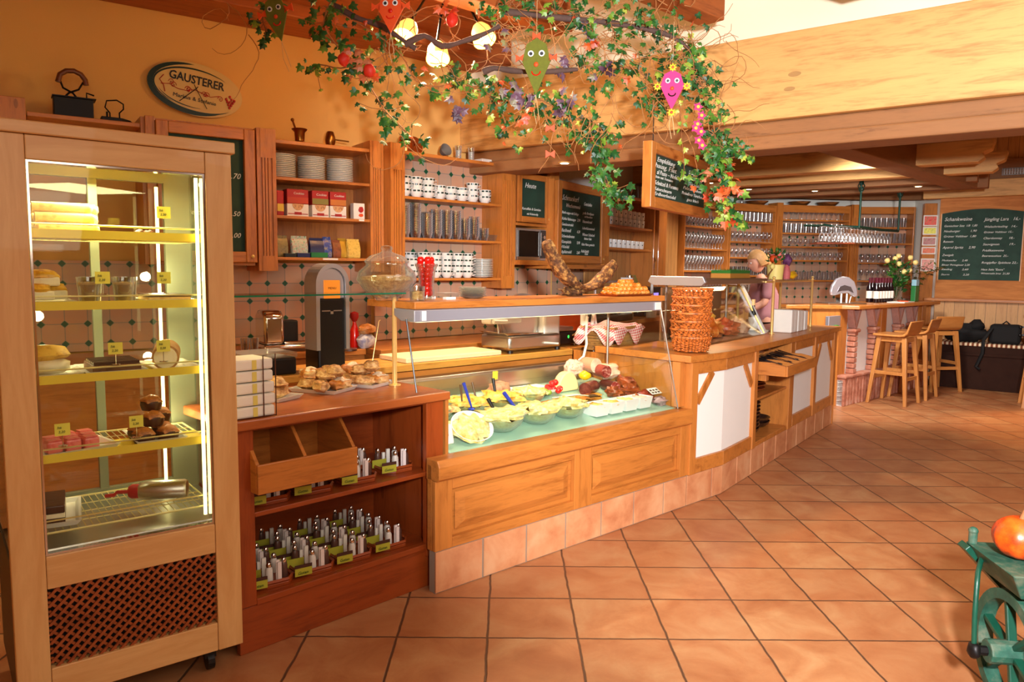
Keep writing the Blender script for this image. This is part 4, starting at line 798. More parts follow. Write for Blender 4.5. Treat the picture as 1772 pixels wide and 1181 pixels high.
# on top of B
tg=thing('jug','clear straight tumbler','glass'); MB().lathe([(.022,0),(.026,.11),(.024,.11),(.02,.004),(0,.004)],n=16,cap=False).build('cup',GLS,tg,smooth=40); MB().cyl((0,0,.006),(0,.0,.075),.018,.021,n=12).build('white_filling',PAPER,tg); tg.name='paper_straw_glass'; pt=Proto(tg)
pt.put(FB.w(.58,.1,2.346),0,label='left one of two filled glasses on top of the cup shelf'); pt.put(FB.w(.71,.1,2.346),0,label='right one of two filled glasses on top of the cup shelf')
t=fthing(FB,'grey_bowl','tilted dark grey bowl beside the glasses on top of the cup shelf','bowl',.44,.12,2.346+.047); o=MB().lathe([(0,0),(.03,.0),(.05,.05),(.047,.05),(.02,.01),(0,.01)],n=20).build('shell',GREY,t,smooth=50); o.rotation_euler=(R(70),0,0)
tag(MB().box(-.075,.075,-.05,.05,0,.03).build('white_carton',WPLAS,loc=FB.w(.86,.1,2.346),rz=FB.a,bev=.002),'flat white carton on top of the cup shelf at its right end','box')
t=fthing(FB,'copper_jug','dark copper jug half hidden by ivy on top of the cup shelf','jug',.10,.13,2.346); MB().lathe([(.05,0),(.06,.05),(.045,.12),(.03,.14),(0,.14)],n=18).build('body',COPPER,t,smooth=40); MB().tube([(.05,0,.04),(.085,0,.08),(.04,0,.125)],.007).build('handle',COPPER,t)
t=fthing(FB,'copper_pan','round copper lid leaning on the wall above the cup shelf','lid',.22,.19,2.346+.075); o=MB().lathe([(0,0),(.07,0),(.072,.012),(0,.012)],n=24).build('disc',COPPER,t,smooth=40); o.rotation_euler=(R(80),0,0)
# unit C : small board + microwave
f=fthing(FC,'microwave_cupboard','narrow pine cupboard with a small chalkboard door above an open niche','cupboard')
MB().box(-.003,.50,.24,.30,1.53,2.36).build('back_panel',PINE['z'],f); bxs(f,'side_board',PINE['z'],(.0,.02,.01,.239,1.53,2.36),(.455,.475,.01,.239,1.53,2.36))
bxs(f,'shelf_board',PINE['x'],(.021,.454,-.03,.238,1.53,1.57),(.021,.454,.0,.238,1.86,1.885),(.0,.454,-.03,.238,2.325,2.36))
frame4(f,.022,.453,1.89,2.30,.05,-.015,.012,name='door'); chalk(f,.073,.402,.0,1.941,2.249,[('Heute',.06,.12,2.18,.3),('Kartoffeln & Gemüse',.03,.085,1.995,.2),('mit Kräuterdip',.026,.15,1.955,.2)])
m=MB(); m.lathe([(.007,0),(.011,.01),(0,.015)],n=10); o=m.build('door_knob',BRASS,f,loc=(.435,-.016,1.93)); o.rotation_euler=(R(90),0,0)
flut(f,.476,.60,1.50,2.36,.0,.25,3)
t=fthing(FC,'microwave_oven','silver microwave oven with a black door in the pine niche','microwave',.03,0,1.571)
MB().box(0,.41,.012,.22,0,.27).build('case',plain('microwave_silver',(170,160,154),.35,.6),t,bev=.004); MB().box(.02,.30,.0,.0115,.03,.25).build('door',plain('oven_black',(16,16,18),.15),t); MB().box(0,.305,-.004,.011,.0,.028).build('door_trim',STEEL,t)
MB().box(.325,.395,.0,.0115,.02,.26).build('control_panel',DARKG,t); MB().tube([(.312,-.012,.04),(.312,-.012,.24)],.006).build('handle',STEEL,t)
for z in (.2,.13): o=MB().lathe([(.018,0),(.016,.012),(0,.012)],n=16).build('dial',STEEL,t,loc=(.36,0,z)); o.rotation_euler=(R(90),0,0)
# unit D : big board
f=fthing(FDD,'menu_cupboard','pine cupboard faced with the large framed menu chalkboard','cupboard')
MB().box(0.02,1.12,.02,.3,1.545,2.28).build('carcass',PINE['z'],f); frame4(f,.03,1.0,1.555,2.27,.07,-.02,.0195,name='door')
LN=[('Schmankerl',.075,.13,2.11,.4),('Wochenmenü',.055,.2,2.05,.4),('Rinds­suppe mit Einlage',.038,.13,1.99,.25),('Kürbis Rahmsuppe',.04,.13,1.935,.25),('2,90',.04,.43,1.935,.25),('Gemüsestrudel',.04,.13,1.885,.25),('Backhendl',.048,.13,1.83,.25),('6,50',.04,.43,1.83,.25),('Schweinsbraten',.044,.13,1.78,.25),('Käsespätzle',.044,.13,1.73,.25),('5,90',.04,.43,1.73,.25),('4 Knödel',.044,.13,1.685,.25),('Apfelstrudel',.044,.13,1.64,.25),('2,60',.04,.43,1.64,.25),
('Getränke',.05,.56,2.09,.3),('große Brettljause',.038,.54,2.01,.25),('mit Bauernbrot',.03,.58,1.98,.25),('Hauswürstel',.044,.54,1.93,.25),('Leberkäsesemmel',.04,.54,1.87,.25),('Wiener Schnitzel',.042,.54,1.81,.25),('kleiner Salat',.036,.58,1.775,.25),('Kalte Platte gemischt',.036,.53,1.72,.25),('Aufschnitt',.045,.52,1.655,.25),('Käse',.04,.60,1.633,.25)]
chalk(f,.101,.929,.0,1.626,2.199,[(s,z*.9,x,zz,sh) for s,z,x,zz,sh in LN])
flut(f,1.01,1.12,1.53,2.30,-.01,.03,3); bxs(f,'shelf_board',PINE['x'],(.0,1.12,-.04,.3,1.50,1.54))
m=MB(); m.lathe([(.007,0),(.011,.01),(0,.015)],n=10); o=m.build('door_knob',BRASS,f,loc=(.97,-.021,1.60)); o.rotation_euler=(R(90),0,0)
# unit E : cup shelves and planked wall
f=fthing(FDD,'mug_shelf','pine mug shelf above the coffee machine','shelf')
bxs(f,'shelf_board',PINE['x'],(1.13,2.32,0,.25,1.93,1.955),(1.13,2.32,0,.25,1.70,1.725),(1.13,2.32,0,.25,2.24,2.27)); bxs(f,'side_board',PINE['z'],(2.321,2.36,-.02,.28,1.1,2.32)); MB().box(1.13,2.32,.251,.27,1.1,2.27).build('back_panel',PANEL,f)
struct('wall_planked',MB().box(2.37,3.32,0,.02,0.0,2.70),PANEL,loc=FDD.w(0,.05,0),rz=FDD.a)
struct('trim_%d'%n,MB().box(2.37,2.62,-.06,.049,0,2.7),PINE['z'],loc=FDD.o,rz=FDD.a,bev=.004); n+=1
mg=thing('mug','white mug with small dark print','mug'); MB().lathe([(.028,0),(.036,.01),(.038,.085),(.035,.085),(.03,.01),(0,.008)],n=14).build('body',WHITE,mg,smooth=40); MB().blob((-.02,-.031,.045),(.007,.006,.008),1,0,8,5).build('print',BLACK,mg); MB().tube([(.035,0,.07),(.06,0,.06),(.055,0,.03),(.034,0,.02)],.004,5).build('handle',WHITE,mg); PM=Proto(mg)
for z,l,c in ((1.956,'upper',9),(1.726,'lower',9)):
    for i in range(c):
        for j in range(2): 
            if z<1.8 and j: continue
            PM.put(FDD.w(1.2+i*.122,.08,z+j*.088),FDD.a,label='white mug, %s from the left in the %s layer of the %s mug shelf'%(NTH[i],('bottom','top')[j],l),group='mugs %d on the %s mug shelf'%(j,l))
vs=MB().lathe([(.03,0),(.008,.03),(.012,.05),(.04,.13),(.036,.13),(.01,.06),(0,.055)],n=14,cap=False).build('sundae_glass',GLS,smooth=40,loc=FDD.w(1.9,.1,2.271)); tag(vs,'tall flared sundae glass on top of the mug shelf','glass')
tag(MB().lathe([(.03,0),(.03,.15),(.028,.15),(.028,.004),(0,.004)],n=14,cap=False).build('tall_glass',GLS,smooth=40,loc=FDD.w(2.15,.1,2.271)),'straight tall glass at the right end of the mug shelf top','glass')
# ================= back worktops along the wall =================
f=fthing(FB,'rear_worktop','rear pine worktop with cupboards below along the tiled wall','worktop')
MB().box(-.42,1.12,-.32,.24,.90,.94).build('top_board',PINE['x'],f,bev=.004); MB().box(-.42,1.12,-.29,.23,.06,.899).build('cupboard_body',PINE['x'],f)
for i in range(3):
    x=-.40+i*.51; d=MB().box(x,x+.48,-.31,-.2905,.66,.86).build('drawer',PINE['x'],f,bev=.004); MB().lathe([(.008,0),(.012,.012),(0,.02)],n=10).build('knob',BRASS,d,loc=(x+.24,-.311,.76)).rotation_euler=(R(90),0,0); MB().box(x,x+.48,-.31,-.2905,.10,.64).build('door',PINE['z'],f,bev=.004)
f=fthing(FA,'corner_worktop','rear pine worktop behind the cake fridge','worktop')
MB().box(-2.0,.48,-.32,.29,.90,.94).build('top_board',PINE['x'],f,bev=.004); MB().box(-2.0,.48,-.29,.28,.06,.899).build('cupboard_body',PINE['x'],f)
f=fthing(FDD,'service_worktop','dark rear worktop under the coffee machine','worktop')
MB().box(-.1,2.3,-.40,.2,.98,1.02).build('top_board',PINE['x'],f,bev=.004); MB().box(-.1,2.3,-.36,.2,.06,.979).build('body',DPINE['x'],f)
# ================= food inside the deli counter =================
def fxy(fr,px,py,z): P=atZ(px,py,z)-fr.o; return P.dot(fr.u),P.dot(fr.n)
def onDeck(px,py): # pixel -> local x,y,z on the sloping deck
    d=ray(px,py); o=FD.w(0,.09,deckz(.09)); nn=(FD.n*(-.17)+Vector((0,0,1))); t=(o-EYE).dot(nn)/d.dot(nn); P=EYE+d*t-FD.o; return P.dot(FD.u),P.dot(FD.n),P.z
def deck(x,y): return FD.w(x,y,deckz(y)+.001)
GB=glassmat('salad_bowl_glass',(.9,.95,.9),.08,.4,.04,.4,(.75,.82,.7))
def salad(x,y,r,mat,lab,h=.075,tilt=0,seed=1):
    t=thing('salad_bowl',lab,'bowl',deck(x,y)+Vector((0,0,r*math.sin(R(tilt))*.5)),0); t.rotation_euler=(R(tilt),0,FD.a)
    MB().lathe([(.0,0),(r*.5,0),(r*.8,h*.35),(r,h),(r*.97,h),(r*.76,h*.4),(r*.48,.006),(0,.006)],n=28,cap=False).build('glass_bowl',GB,t,smooth=50)
    m=MB(); m.lathe([(.0,.008),(r*.47,.008),(r*.75,h*.42),(r*.93,h*.86)],n=28,cap=False); m.build('salad_side',mat,t,smooth=60)
    MB().blob((0,0,h*.82),(r*.95,r*.95,.038),seed,.35,26,10,3.5,flat=.004).build('salad_top',mat,t,smooth=70)
    return t
# front row seen from left to right
salad(.20,.36,.085,SALAD,'open paper tub of salad at the far left of the deli counter',seed=3)
t=thing('salad_tub','oval tub of creamy salad tilted toward the glass','tub',deck(.37,.20)+Vector((0,0,.05)),0); t.rotation_euler=(R(40),0,FD.a)
MB().lathe([(0,-.03),(.09,-.025),(.125,.02),(.12,.02),(.085,-.018),(0,-.018)],n=28,sy=.8).build('tub_shell',WPLAS,t,smooth=50); MB().blob((0,0,.005),(.115,.09,.028),6,.3,24,10,3).build('salad',SALAD,t,smooth=70)
t=thing('salad_bag','white printed paper wrapper at the left end of the display','wrapper',deck(.16,.17)+Vector((0,0,.075)),FD.a); m=MB().hexa([(-.05,-.045,-.06),(.05,-.045,-.06),(.05,.0,-.06),(-.05,.0,-.06)],[(-.06,-.01,.03),(.06,-.01,.03),(.06,.01,.03),(-.06,.01,.03)]); 
m.build('paper',PAPER,t,bev=.008); m=MB(); m.box(-.03,.02,-.034,-.03,-.02,-.012); m.build('red_print',REDP,t); 
salad(.60,.235,.138,SALAD,'large glass bowl of pale creamy salad, left of the front trio',h=.09,seed=4)
salad(.875,.245,.125,SALAD,'glass bowl of pale salad, middle of the front trio',h=.085,seed=5)
salad(1.125,.25,.118,SALAD,'glass bowl of smooth white salad, right of the front trio',h=.08,seed=6)
salad(.34,.49,.125,SALADR,'bowl of sausage salad with red peppers at the rear left',h=.07,seed=7)
salad(.60,.51,.12,SALADY,'bowl of yellow potato salad behind the largest bowl',h=.07,seed=8)
salad(.85,.50,.12,SALADY,'bowl of orange yellow salad in the second row',h=.07,seed=9)
salad(1.07,.52,.11,SALAD,'bowl of pale grated salad in the second row',h=.07,seed=10)
# white square dishes of spreads
for i,(x,lab) in enumerate(((1.32,'leftmost'),(1.455,'second'),(1.59,'third'),(1.725,'rightmost'))):
    t=thing('spread_dish','white square dish of spread, %s of four in a row'%lab,'dish',deck(x,.20),FD.a)
    m=MB(); a,b,h=.05,.062,.07
    m.add([(-a,-a,0),(a,-a,0),(a,a,0),(-a,a,0),(-b,-b,h),(b,-b,h),(b,b,h),(-b,b,h),(-b+.006,-b+.006,h),(b-.006,-b+.006,h),(b-.006,b-.006,h),(-b+.006,b-.006,h),(-a+.006,-a+.006,.008),(a-.006,-a+.006,.008),(a-.006,a-.006,.008),(-a+.006,a-.006,.008)],
     [(3,2,1,0),(12,13,14,15)]+[q for k in range(4) for q in ((k,(k+1)%4,4+(k+1)%4,4+k),(4+k,4+(k+1)%4,8+(k+1)%4,8+k),(8+k,8+(k+1)%4,12+(k+1)%4,12+k))]); m.build('dish_shell',WHITE,t)
    MB().blob((0,0,.052),(.053,.053,.02),i+20,.3,18,8,3,flat=.01).build('spread',(SALADY,SALADY,SALAD,plain('pink_spread',(240,200,180),.4,var=.1))[i],t,smooth=70)
# utensils
def spoon(px0,py0,px1,py1,y0,y1,mat,lab,r=.009,tip=None):
    a=ray(px0,py0); b=ray(px1,py1)
    def at(d,yl): o=FD.o+FD.n*yl; t=(o-EYE).dot(FD.n)/d.dot(FD.n); return EYE+d*t
    A=at(a,y0); B=at(b,y1); d=B-A
    t=thing('serving_spoon',lab,'serving spoon',B,0); m=MB(); m.tube([A-B,A-B+d*.5,Vector((0,0,0))],r,8,rad=[r*1.2,r,r*.6]); m.build('handle',mat,t,smooth=60)
    MB().blob((0,0,-.01),(.02,.02,.008),3,0).build('spoon_bowl',mat if not tip else tip,t,smooth=60)
spoon(802,663,816,705,.42,.40,BLUE,'short blue handled spoon standing in the rear left salad',.008)
spoon(872,680,899,716,.36,.34,BLUE,'long bright blue serving spoon in the second row',.010)
spoon(797,666,800,700,.47,.46,plain('horn_handle',(90,66,40),.4),'brown handled spoon left of the blue spoon',.006)
spoon(817,662,826,700,.52,.48,bpy.data.materials['horn_handle'],'brown handled spoon right of the blue spoon',.006)
spoon(853,655,859,693,.55,.52,BLACK,'black handled spoon standing upright in the middle salad',.008)
spoon(844,690,862,722,.34,.30,BLACK,'black handled spoon leaning in the largest bowl',.009,STEEL)
t=thing('food_tongs','steel serving tongs lying across the salads and dishes','tongs',deck(1.22,.26)+Vector((0,0,.10)),FD.a-R(15)); m=MB(); m.tube([(-.16,.02,.0),(0,.014,.01),(.07,.012,0)],.004).tube([(-.16,.02,.0),(0,-.014,.012),(.07,-.014,.002)],.004); m.build('arms',STEEL,t,smooth=60)
for y in (.012,-.014):
    m=MB(); 
    for k in range(6): m.box(.07+k*.012,.077+k*.012,y-.02,y+.02,-.006,.002)
    m.box(.07,.142,y-.02,y-.016,-.006,.002).box(.07,.142,y+.016,y+.02,-.006,.002); m.build('slotted_end',plain('dark_gold_steel',(120,104,60),.3,.8) if y>0 else bpy.data.materials['dark_gold_steel'],t)
# platter of vegetables, meats
dish('cold_platter','white oval edged platter behind the tomatoes',.34,.24,FD,1.22,.66,deckz(.66)+.012,cat='platter')
tp=thing('small_tomato','small red tomato','tomato'); MB().blob((0,0,.02),(.021,.021,.02),1,.03,14,9).build('fruit',RED,tp,smooth=70); m=MB()
for k in range(5): a=2*PI*k/5; m.add([(0,0,.042),(.004*math.cos(a+1),.004*math.sin(a+1),.041),(.014*math.cos(a),.014*math.sin(a),.039)],[(0,1,2)])
m.build('calyx',IVY,tp); TP=Proto(tp)
for k,(dx,dy,dz) in enumerate(((0,0,0),(.045,.01,0),(.09,-.005,0),(.03,.045,0),(.07,.05,0),(.035,.01,.034),(.075,.02,.034),(.05,-.03,0))): TP.put(deck(1.30+dx,.57+dy)+Vector((0,0,dz+.02)),k,label='small red tomato heaped on the cold platter',group='tomatoes on the cold platter')
ol=MB().blob((0,0,.016),(.02,.017,.016),4,.05,12,8).build('green_olive',plain('olive_green',(120,150,40),.25),smooth=70); tag(ol,'green olive','olive'); OL=Proto(ol)
for k in range(6): OL.put(deck(1.21+.03*(k%3),.54+.03*(k//3))+Vector((0,0,.02)),k,label='green pickled vegetable beside the tomatoes',group='green pickles on the platter')
ob=MB().blob((0,0,.016),(.017,.017,.016),5,.05,12,8).build('black_grape',plain('grape_dark',(50,14,24),.2),smooth=70); tag(ob,'dark grape','grape'); OB=Proto(ob)
for k in range(7): OB.put(deck(1.09+.028*(k%3),.54+.025*(k//3))+Vector((0,0,.02)),k,label='dark grape at the left of the green pickles',group='dark grapes on the platter')
one(MB().blob((0,0,.014),(.05,.03,.014),5,.3),'pickled_peppers',plain('pepper_yellow',(226,206,40),.3),FD,1.00,.60,deckz(.6)+.01,'yellow green pickled pepper left of the grapes','pepper')
t=thing('roast_slice','brown grained roast block with a yellow price flag','meat',deck(1.0,.70),FD.a); MB().blob((0,0,.04),(.085,.05,.045),5,.15,18,10,2,flat=.03).build('roast',food('pate',(150,90,60),(190,140,110),sc=50),t,smooth=70)
m=MB(); m.box(-.055,-.015,-.002,.0,.10,.15); c=m.build('price_flag',YEL,t); MB().cyl((-.035,0,.07),(-.035,0,.10),.0015).build('flag_stick',STEEL,t)
t=thing('cheese_half','pale half wheel of cheese standing on its cut edge','cheese',deck(1.50,.62),FD.a); m=MB(); m.exy([(.095*math.cos(PI*i/14),.125*math.sin(PI*i/14)) for i in range(15)],-.03,.03); m.build('wheel',CHEESE,t,bev=.008,smooth=60); 
for i,(x,y,r) in enumerate(((1.20,.42,20),(1.30,.36,5),(1.38,.45,30),(1.47,.38,-10),(1.56,.44,15),(1.13,.40,0))):
    one(MB().blob((0,0,.014),(.085,.05,.013),i+3,.25,16,8,2.5),'breaded_cutlet',BREADZ if i%3 else food('cutlet_brown',(150,80,30),(200,120,50)) if i==0 else BREADZ,FD,x,y,deckz(y)+.004+.012*(i%2),('golden breaded cutlet %s')%(('in front of the tomatoes','nearest the four white dishes','in the middle of the cutlet layer','at the right front of the cutlet layer','touching the dark sausage','at the left end of the cutlet layer')[i]),'cutlet',da=r)
def sausage(name,x,y,z,r,l,mat,cut,lab,az,cat='sausage',el=0):
    t=thing(name,lab,cat,FD.w(x,y,z),0); t.rotation_euler=(0,R(el),FD.a+R(az)); m=MB().lathe([(0,-l/2-r*.5),(r*.5,-l/2-r*.35),(r*.9,-l/2),(r,-l/4),(r,l/2)],n=18,cap=False); m.v=[Vector((-p.z,p.x,p.y)) for p in m.v]; m.build('skin',mat,t,smooth=60)
    m=MB().lathe([(0,0),(r,0),(r*.99,.002),(0,.0025)],n=18); m.v=[Vector((-p.z-l/2,p.x,p.y)) for p in m.v]; m.build('cut_face',cut,t); return t
sausage('blood_sausage',1.60,.50,deckz(.5)+.045,.043,.16,BSAUS,BSAUS,'thick dark blood sausage lying in front of the cheese',20)
sausage('smoked_sausage',1.79,.50,deckz(.5)+.04,.036,.14,plain('saus_skin',(70,24,20),.35),SALAMI,'dark sausage with a red cut face turned to the glass',75)
sausage('salami',1.82,.60,deckz(.6)+.11,.042,.12,plain('salami_skin',(150,60,50),.4),SALAMI,'round salami end on top of the meats, cut face forward',80)
sausage('ham_sausage',1.80,.68,deckz(.68)+.13,.05,.12,plain('ham_skin',(226,160,130),.4),HAM,'thick pale ham sausage behind the salami',85)
one(MB().blob((0,0,.05),(.09,.07,.055),8,.2,18,10,2),'ham_block',HAM,FD,1.90,.60,deckz(.6)+.05,'pale ham block with a pink cut side right of the salami','ham')
one(MB().blob((0,0,.05),(.075,.06,.05),11,.3,18,10,2),'sausage_slices',food('sliced_sausage',(200,110,90),(240,200,180),sc=60),FD,1.66,.70,deckz(.7)+.06,'heap of marbled sausage slices behind the cheese','sausage')
one(MB().blob((0,0,.03),(.04,.04,.03),13,.1,14,9),'yellow_pepper',plain('yellow_veg',(240,190,20),.3),FD,1.66,.60,deckz(.6)+.06,'yellow pepper between cheese and sausages','pepper')
for i,(x,y,dx,dy,dz,l) in enumerate(((1.83,.36,.075,.05,.04,'glossy brown smoked meat in the front right of the display'),(1.72,.40,.05,.045,.035,'small smoked meat piece left of the glossy one'),(1.90,.28,.055,.05,.03,'dark red dried meat at the front right corner'),(1.91,.45,.03,.09,.05,'long slab of bacon with rind along the right end'),(1.78,.26,.05,.03,.025,'thin dried sausage coil next to the rightmost dish'))):
    one(MB().blob((0,0,dz*.9),(dx,dy,dz),i+30,.35,20,12,2.5),'smoked_meat',MEAT if i!=2 else food('dried_meat',(90,16,8),(160,50,24),sc=20),FD,x,y,deckz(y)+.006,l,'meat')
t=thing('price_tag','white price tag with black print lying on the wrapped meat','price tag',deck(1.905,.22)+Vector((0,0,.075)),FD.a); t.rotation_euler=(R(30),0,FD.a); MB().box(-.05,.05,-.03,.03,0,.002).build('card',PAPER,t); m=MB()
for i in range(3):
    for j in range(2): m.box(-.04+i*.03,-.02+i*.03,-.022+j*.022,-.008+j*.022,.0022,.003)
m.build('black_print',BLACK,t)
one(MB().blob((0,0,.025),(.05,.045,.028),41,.3,16,9,2),'wrapped_meat',food('film_meat',(90,60,60),(170,140,140),sc=25,rough=.15),FD,1.905,.175,deckz(.175)+.002,'film wrapped dark meat beneath the price tag','meat')
# ================= rear worktop of the deli counter =================
zt=.926
t=fthing(FD,'cutting_board','thick cream plastic cutting board on the rear worktop','cutting board',.92,1.17,zt); MB().box(-.38,.38,-.15,.15,0,.03).build('board',plain('board_cream',(238,224,180),.5,var=.04),t,bev=.006)
# slicer
t=fthing(FD,'meat_slicer','large steel meat slicer with a round blade on the rear worktop','slicer',1.62,1.15,zt); t.scale=(1.2,1,1)
MB().box(-.22,.20,-.14,.16,.02,.12).build('base',STEEL,t,bev=.02,smooth=40); MB().box(.13,.27,-.05,.16,.02,.32).build('motor_housing',plain('slicer_white',(226,222,214),.3,.3),t,bev=.02,smooth=40)
m=MB(); m.exy([(-.22,.121),(.06,.121),(.06,.13),(-.26,.145)],-.13,.12); m.build('carriage',CHROME,t,bev=.004)
o=MB().lathe([(.15,-.012),(.155,0),(.15,.008),(.12,.014),(.1,.012),(0,.012)],n=40).build('blade',STEEL,t,smooth=30,loc=(.0,.02,.225)); o.rotation_euler=(R(90),0,0)
o=MB().lathe([(.156,-.01),(.175,-.008),(.175,.012),(.156,.014)],n=40,cap=False).build('blade_guard',STEEL,t,smooth=30,loc=(.0,.02,.225)); o.rotation_euler=(R(90),0,0)
MB().box(-.30,-.06,-.06,.04,.20,.34).build('slicer_guide',WPLAS,t,bev=.01); MB().cyl((-.30,-.09,.22),(-.20,-.09,.215),.014).build('grip',WPLAS,t); MB().cyl((-.27,-.09,.21),(-.26,-.09,.14),.006).build('lever',STEEL,t); MB().cyl((.05,-.145,.06),(.14,-.18,.05),.007).build('knob_rod',WPLAS,t)
MB().box(.15,.24,-.056,-.051,.29,.30).build('red_label',REDP,t)
for x in (-.18,.2):
    for y in (-.1,.12): MB().cyl((x,y,0),(x,y,.0199),.018).build('foot',BLACK,t)
# contact grill
gr=fthing(FWD,'contact_grill','black contact grill with a steel lid on the worktop behind the slicer','grill',.35,-.64,.0)
t=gr; t.location=FD.w(2.03,1.28,.926); t.rotation_euler=(0,0,FD.a)
MB().box(-.17,.17,-.13,.13,.015,.11).build('body',BLACK,t,bev=.01); MB().box(-.175,.10,-.135,.135,.115,.145).build('lid',STEEL,t,bev=.006); m=MB(); m.tube([(.08,-.14,.08),(.14,-.18,.12),(.15,-.17,.135)],.006); m.tube([(.1,-.14,.03),(.16,-.17,.03),(.17,-.15,.055)],.005); m.build('handle',CHROME,t)
for x in (-.15,.15): MB().cyl((x,-.10,0),(x,-.10,.0149),.012).build('foot',STEEL,t)
MB().blob((.05,-.132,.07),(.008,.004,.012),1,0).build('green_lamp',plain('lamp_green',(60,220,80),.4,emis=2),t)
MB().prism([(1.99,.98),(2.4,.98),(2.4,1.5),(1.99,1.5)],.02,.925)
wt=fthing(FD,'side_worktop','pine worktop carrying the contact grill behind the curved counter','worktop'); MB().box(1.99,2.35,1.05,1.5,.886,.925).build('top_board',PINE['x'],wt,bev=.004); MB().box(2.0,2.34,1.07,1.48,.02,.885).build('body',PINE['x'],wt)
# hanging towel hooks / paper rolls by the post
t=fthing(FD,'sausage_hook','white casing strips hanging from a grey tube behind the canopy','hook',1.93,.86,.93); MB().cyl((0,0,.18),(0,0,.30),.026,n=14).build('grey_tube',WPLAS,t); m=MB(); m.tube([(.0,-.03,.24),(-.01,-.03,.12),(.0,-.03,.05),(-.03,-.03,-.04),(-.07,-.02,-.07)],.010); m.build('long_strip',PAPER,t,smooth=60)
m=MB(); m.tube([(.07,-.03,.27),(.05,-.03,.17),(.075,-.03,.06),(.09,-.03,-.05)],.013); m.tube([(.075,-.03,.27),(.10,-.03,.15),(.095,-.03,.0)],.009); m.build('short_strips',PAPER,t,smooth=60); MB().box(-.005,.005,.0,.01,.30,.372).build('hanger',STEEL,t)
# ================= coffee grinder, toaster etc behind the service cabinet =================
t=fthing(FD,'coffee_grinder','tall black dispenser with silver rounded head and orange panel','dispenser',.04,1.06,.926)
m=MB(); m.box(-.082,.082,-.06,.10,0,.40); m.build('body',BLACK,t,bev=.01); m=MB(); pts=[(-.098,.03),(-.098,.48)]+[(-.098*math.cos(PI*i/14),.48+.115*math.sin(PI*i/14)) for i in range(15)]+[(.098,.03),(.083,.03),(.083,.40),(.076,.40)]+[(.076*math.cos(PI*i/12),.48+.09*math.sin(PI*i/12)) for i in range(13)]+[(-.083,.40),(-.083,.03)]
def arch(ro,h0,h1,ri,y0,y1,mat,name,hh):
    m=MB(); n=16
    for i in range(n):
        a=PI*i/n; b=PI*(i+1)/n
        P=[(ro*math.cos(a),hh+ro*1.1*math.sin(a)),(ro*math.cos(b),hh+ro*1.1*math.sin(b)),(ri*math.cos(b),hh+ri*1.1*math.sin(b)),(ri*math.cos(a),hh+ri*1.1*math.sin(a))]
        m.exy(P[::-1],y0,y1)
    m.box(-ro,-ri,y0,y1,h0,hh).box(ri,ro,y0,y1,h0,hh); return m.build(name,mat,t,smooth=40)
arch(.10,.12,0,.078,-.075,.06,ALU,'silver_frame',.48)
m=MB(); m.exy([(-.077,.40),(.077,.40),(.077,.48)]+[(.077*math.cos(PI*i/12),.48+.085*math.sin(PI*i/12)) for i in range(1,12)]+[(-.077,.48)],-.06,.05); m.build('silver_head',ALU,t,bev=.004,smooth=40)
MB().box(-.05,.05,-.066,-.0605,.40,.50).build('orange_panel',plain('orange_panel',(232,140,40),.4,emis=.3),t,bev=.004); m=MB(); textmesh(m,'MENU',.018,-.025,.45,-.067,0); m.build('panel_print',plain('panel_brown',(120,60,10),.5),t)
m=MB(); m.box(-.06,-.01,-.0625,-.0605,.33,.336).box(.01,.06,-.0625,-.0605,.33,.336).box(-.008,.008,-.0625,-.0605,.315,.33); m.build('silver_mark',STEEL,t)
# machines under: black appliance
t=fthing(FD,'black_appliance','low black appliance with a clear lid behind the pastries','appliance',-.30,1.14,.926); MB().box(-.15,.14,-.12,.12,0,.09).build('body',BLACK,t,bev=.01); MB().box(-.155,.145,-.125,.125,.0905,.12).build('lid',THICK,t,bev=.008)
t=fthing(FA,'chrome_toaster','polished chrome curved bread slicer reflecting the room','appliance',-.06,-.16,.941)
MB().box(-.14,.20,-.12,.12,.02,.05).build('base',CHROME,t,bev=.014,smooth=40); m=MB(); m.ex([(-.11,.05),(.11,.05),(.11,.24),(.06,.27),(-.06,.27),(-.11,.24)],-.13,.0); m.build('upright_body',CHROME,t,bev=.02,smooth=40); m=MB(); m.tube([(.0,-.1,.06),(.14,-.1,.06),(.17,-.1,.10),(.17,-.1,.14),(.20,-.1,.15)],.012); m.build('curved_spout',CHROME,t,smooth=60); MB().box(.01,.12,-.02,.1,.05,.20).build('dark_cover',BLACK,t,bev=.01)
for x in (-.1,.16): MB().cyl((x,-.09,0),(x,-.09,.0199),.012).build('foot',BLACK,t)
g2=thing('glass_tumbler','clear tumbler','glass'); MB().lathe([(.022,0),(.028,.10),(.026,.10),(.02,.004),(0,.004)],n=14,cap=False).build('cup',GLS,g2,smooth=40); q=Proto(g2)
q.put(FA.w(-.30,-.22,.941),0,label='left of two small tumblers beside the chrome toaster'); q.put(FA.w(-.25,-.25,.941),0,label='right of two small tumblers beside the chrome toaster')
t=fthing(FA,'ketchup_bottle','red sauce bottle behind the dispenser','bottle',.455,-.18,.941); MB().lathe([(.03,0),(.033,.02),(.03,.12),(.014,.16),(.012,.18)],n=16).build('bottle_body',RED,t,smooth=40); MB().lathe([(.016,.181),(.03,.21),(.028,.24),(0,.25)],n=16).build('cap',REDP,t,smooth=40)
t=fthing(FB,'napkin_pack_bag','white bag with blue print and brown top behind the dispenser','bag',-.42,-.14,.941); MB().blob((0,0,.05),(.07,.05,.055),9,.2,14,9,2,flat=.05).build('bag_body',food('bluewhite',(40,50,150),(220,214,210),sc=12),t,smooth=60); MB().blob((0,0,.13),(.065,.045,.035),10,.2,14,9,2).build('brown_top',PASTRY,t,smooth=60)
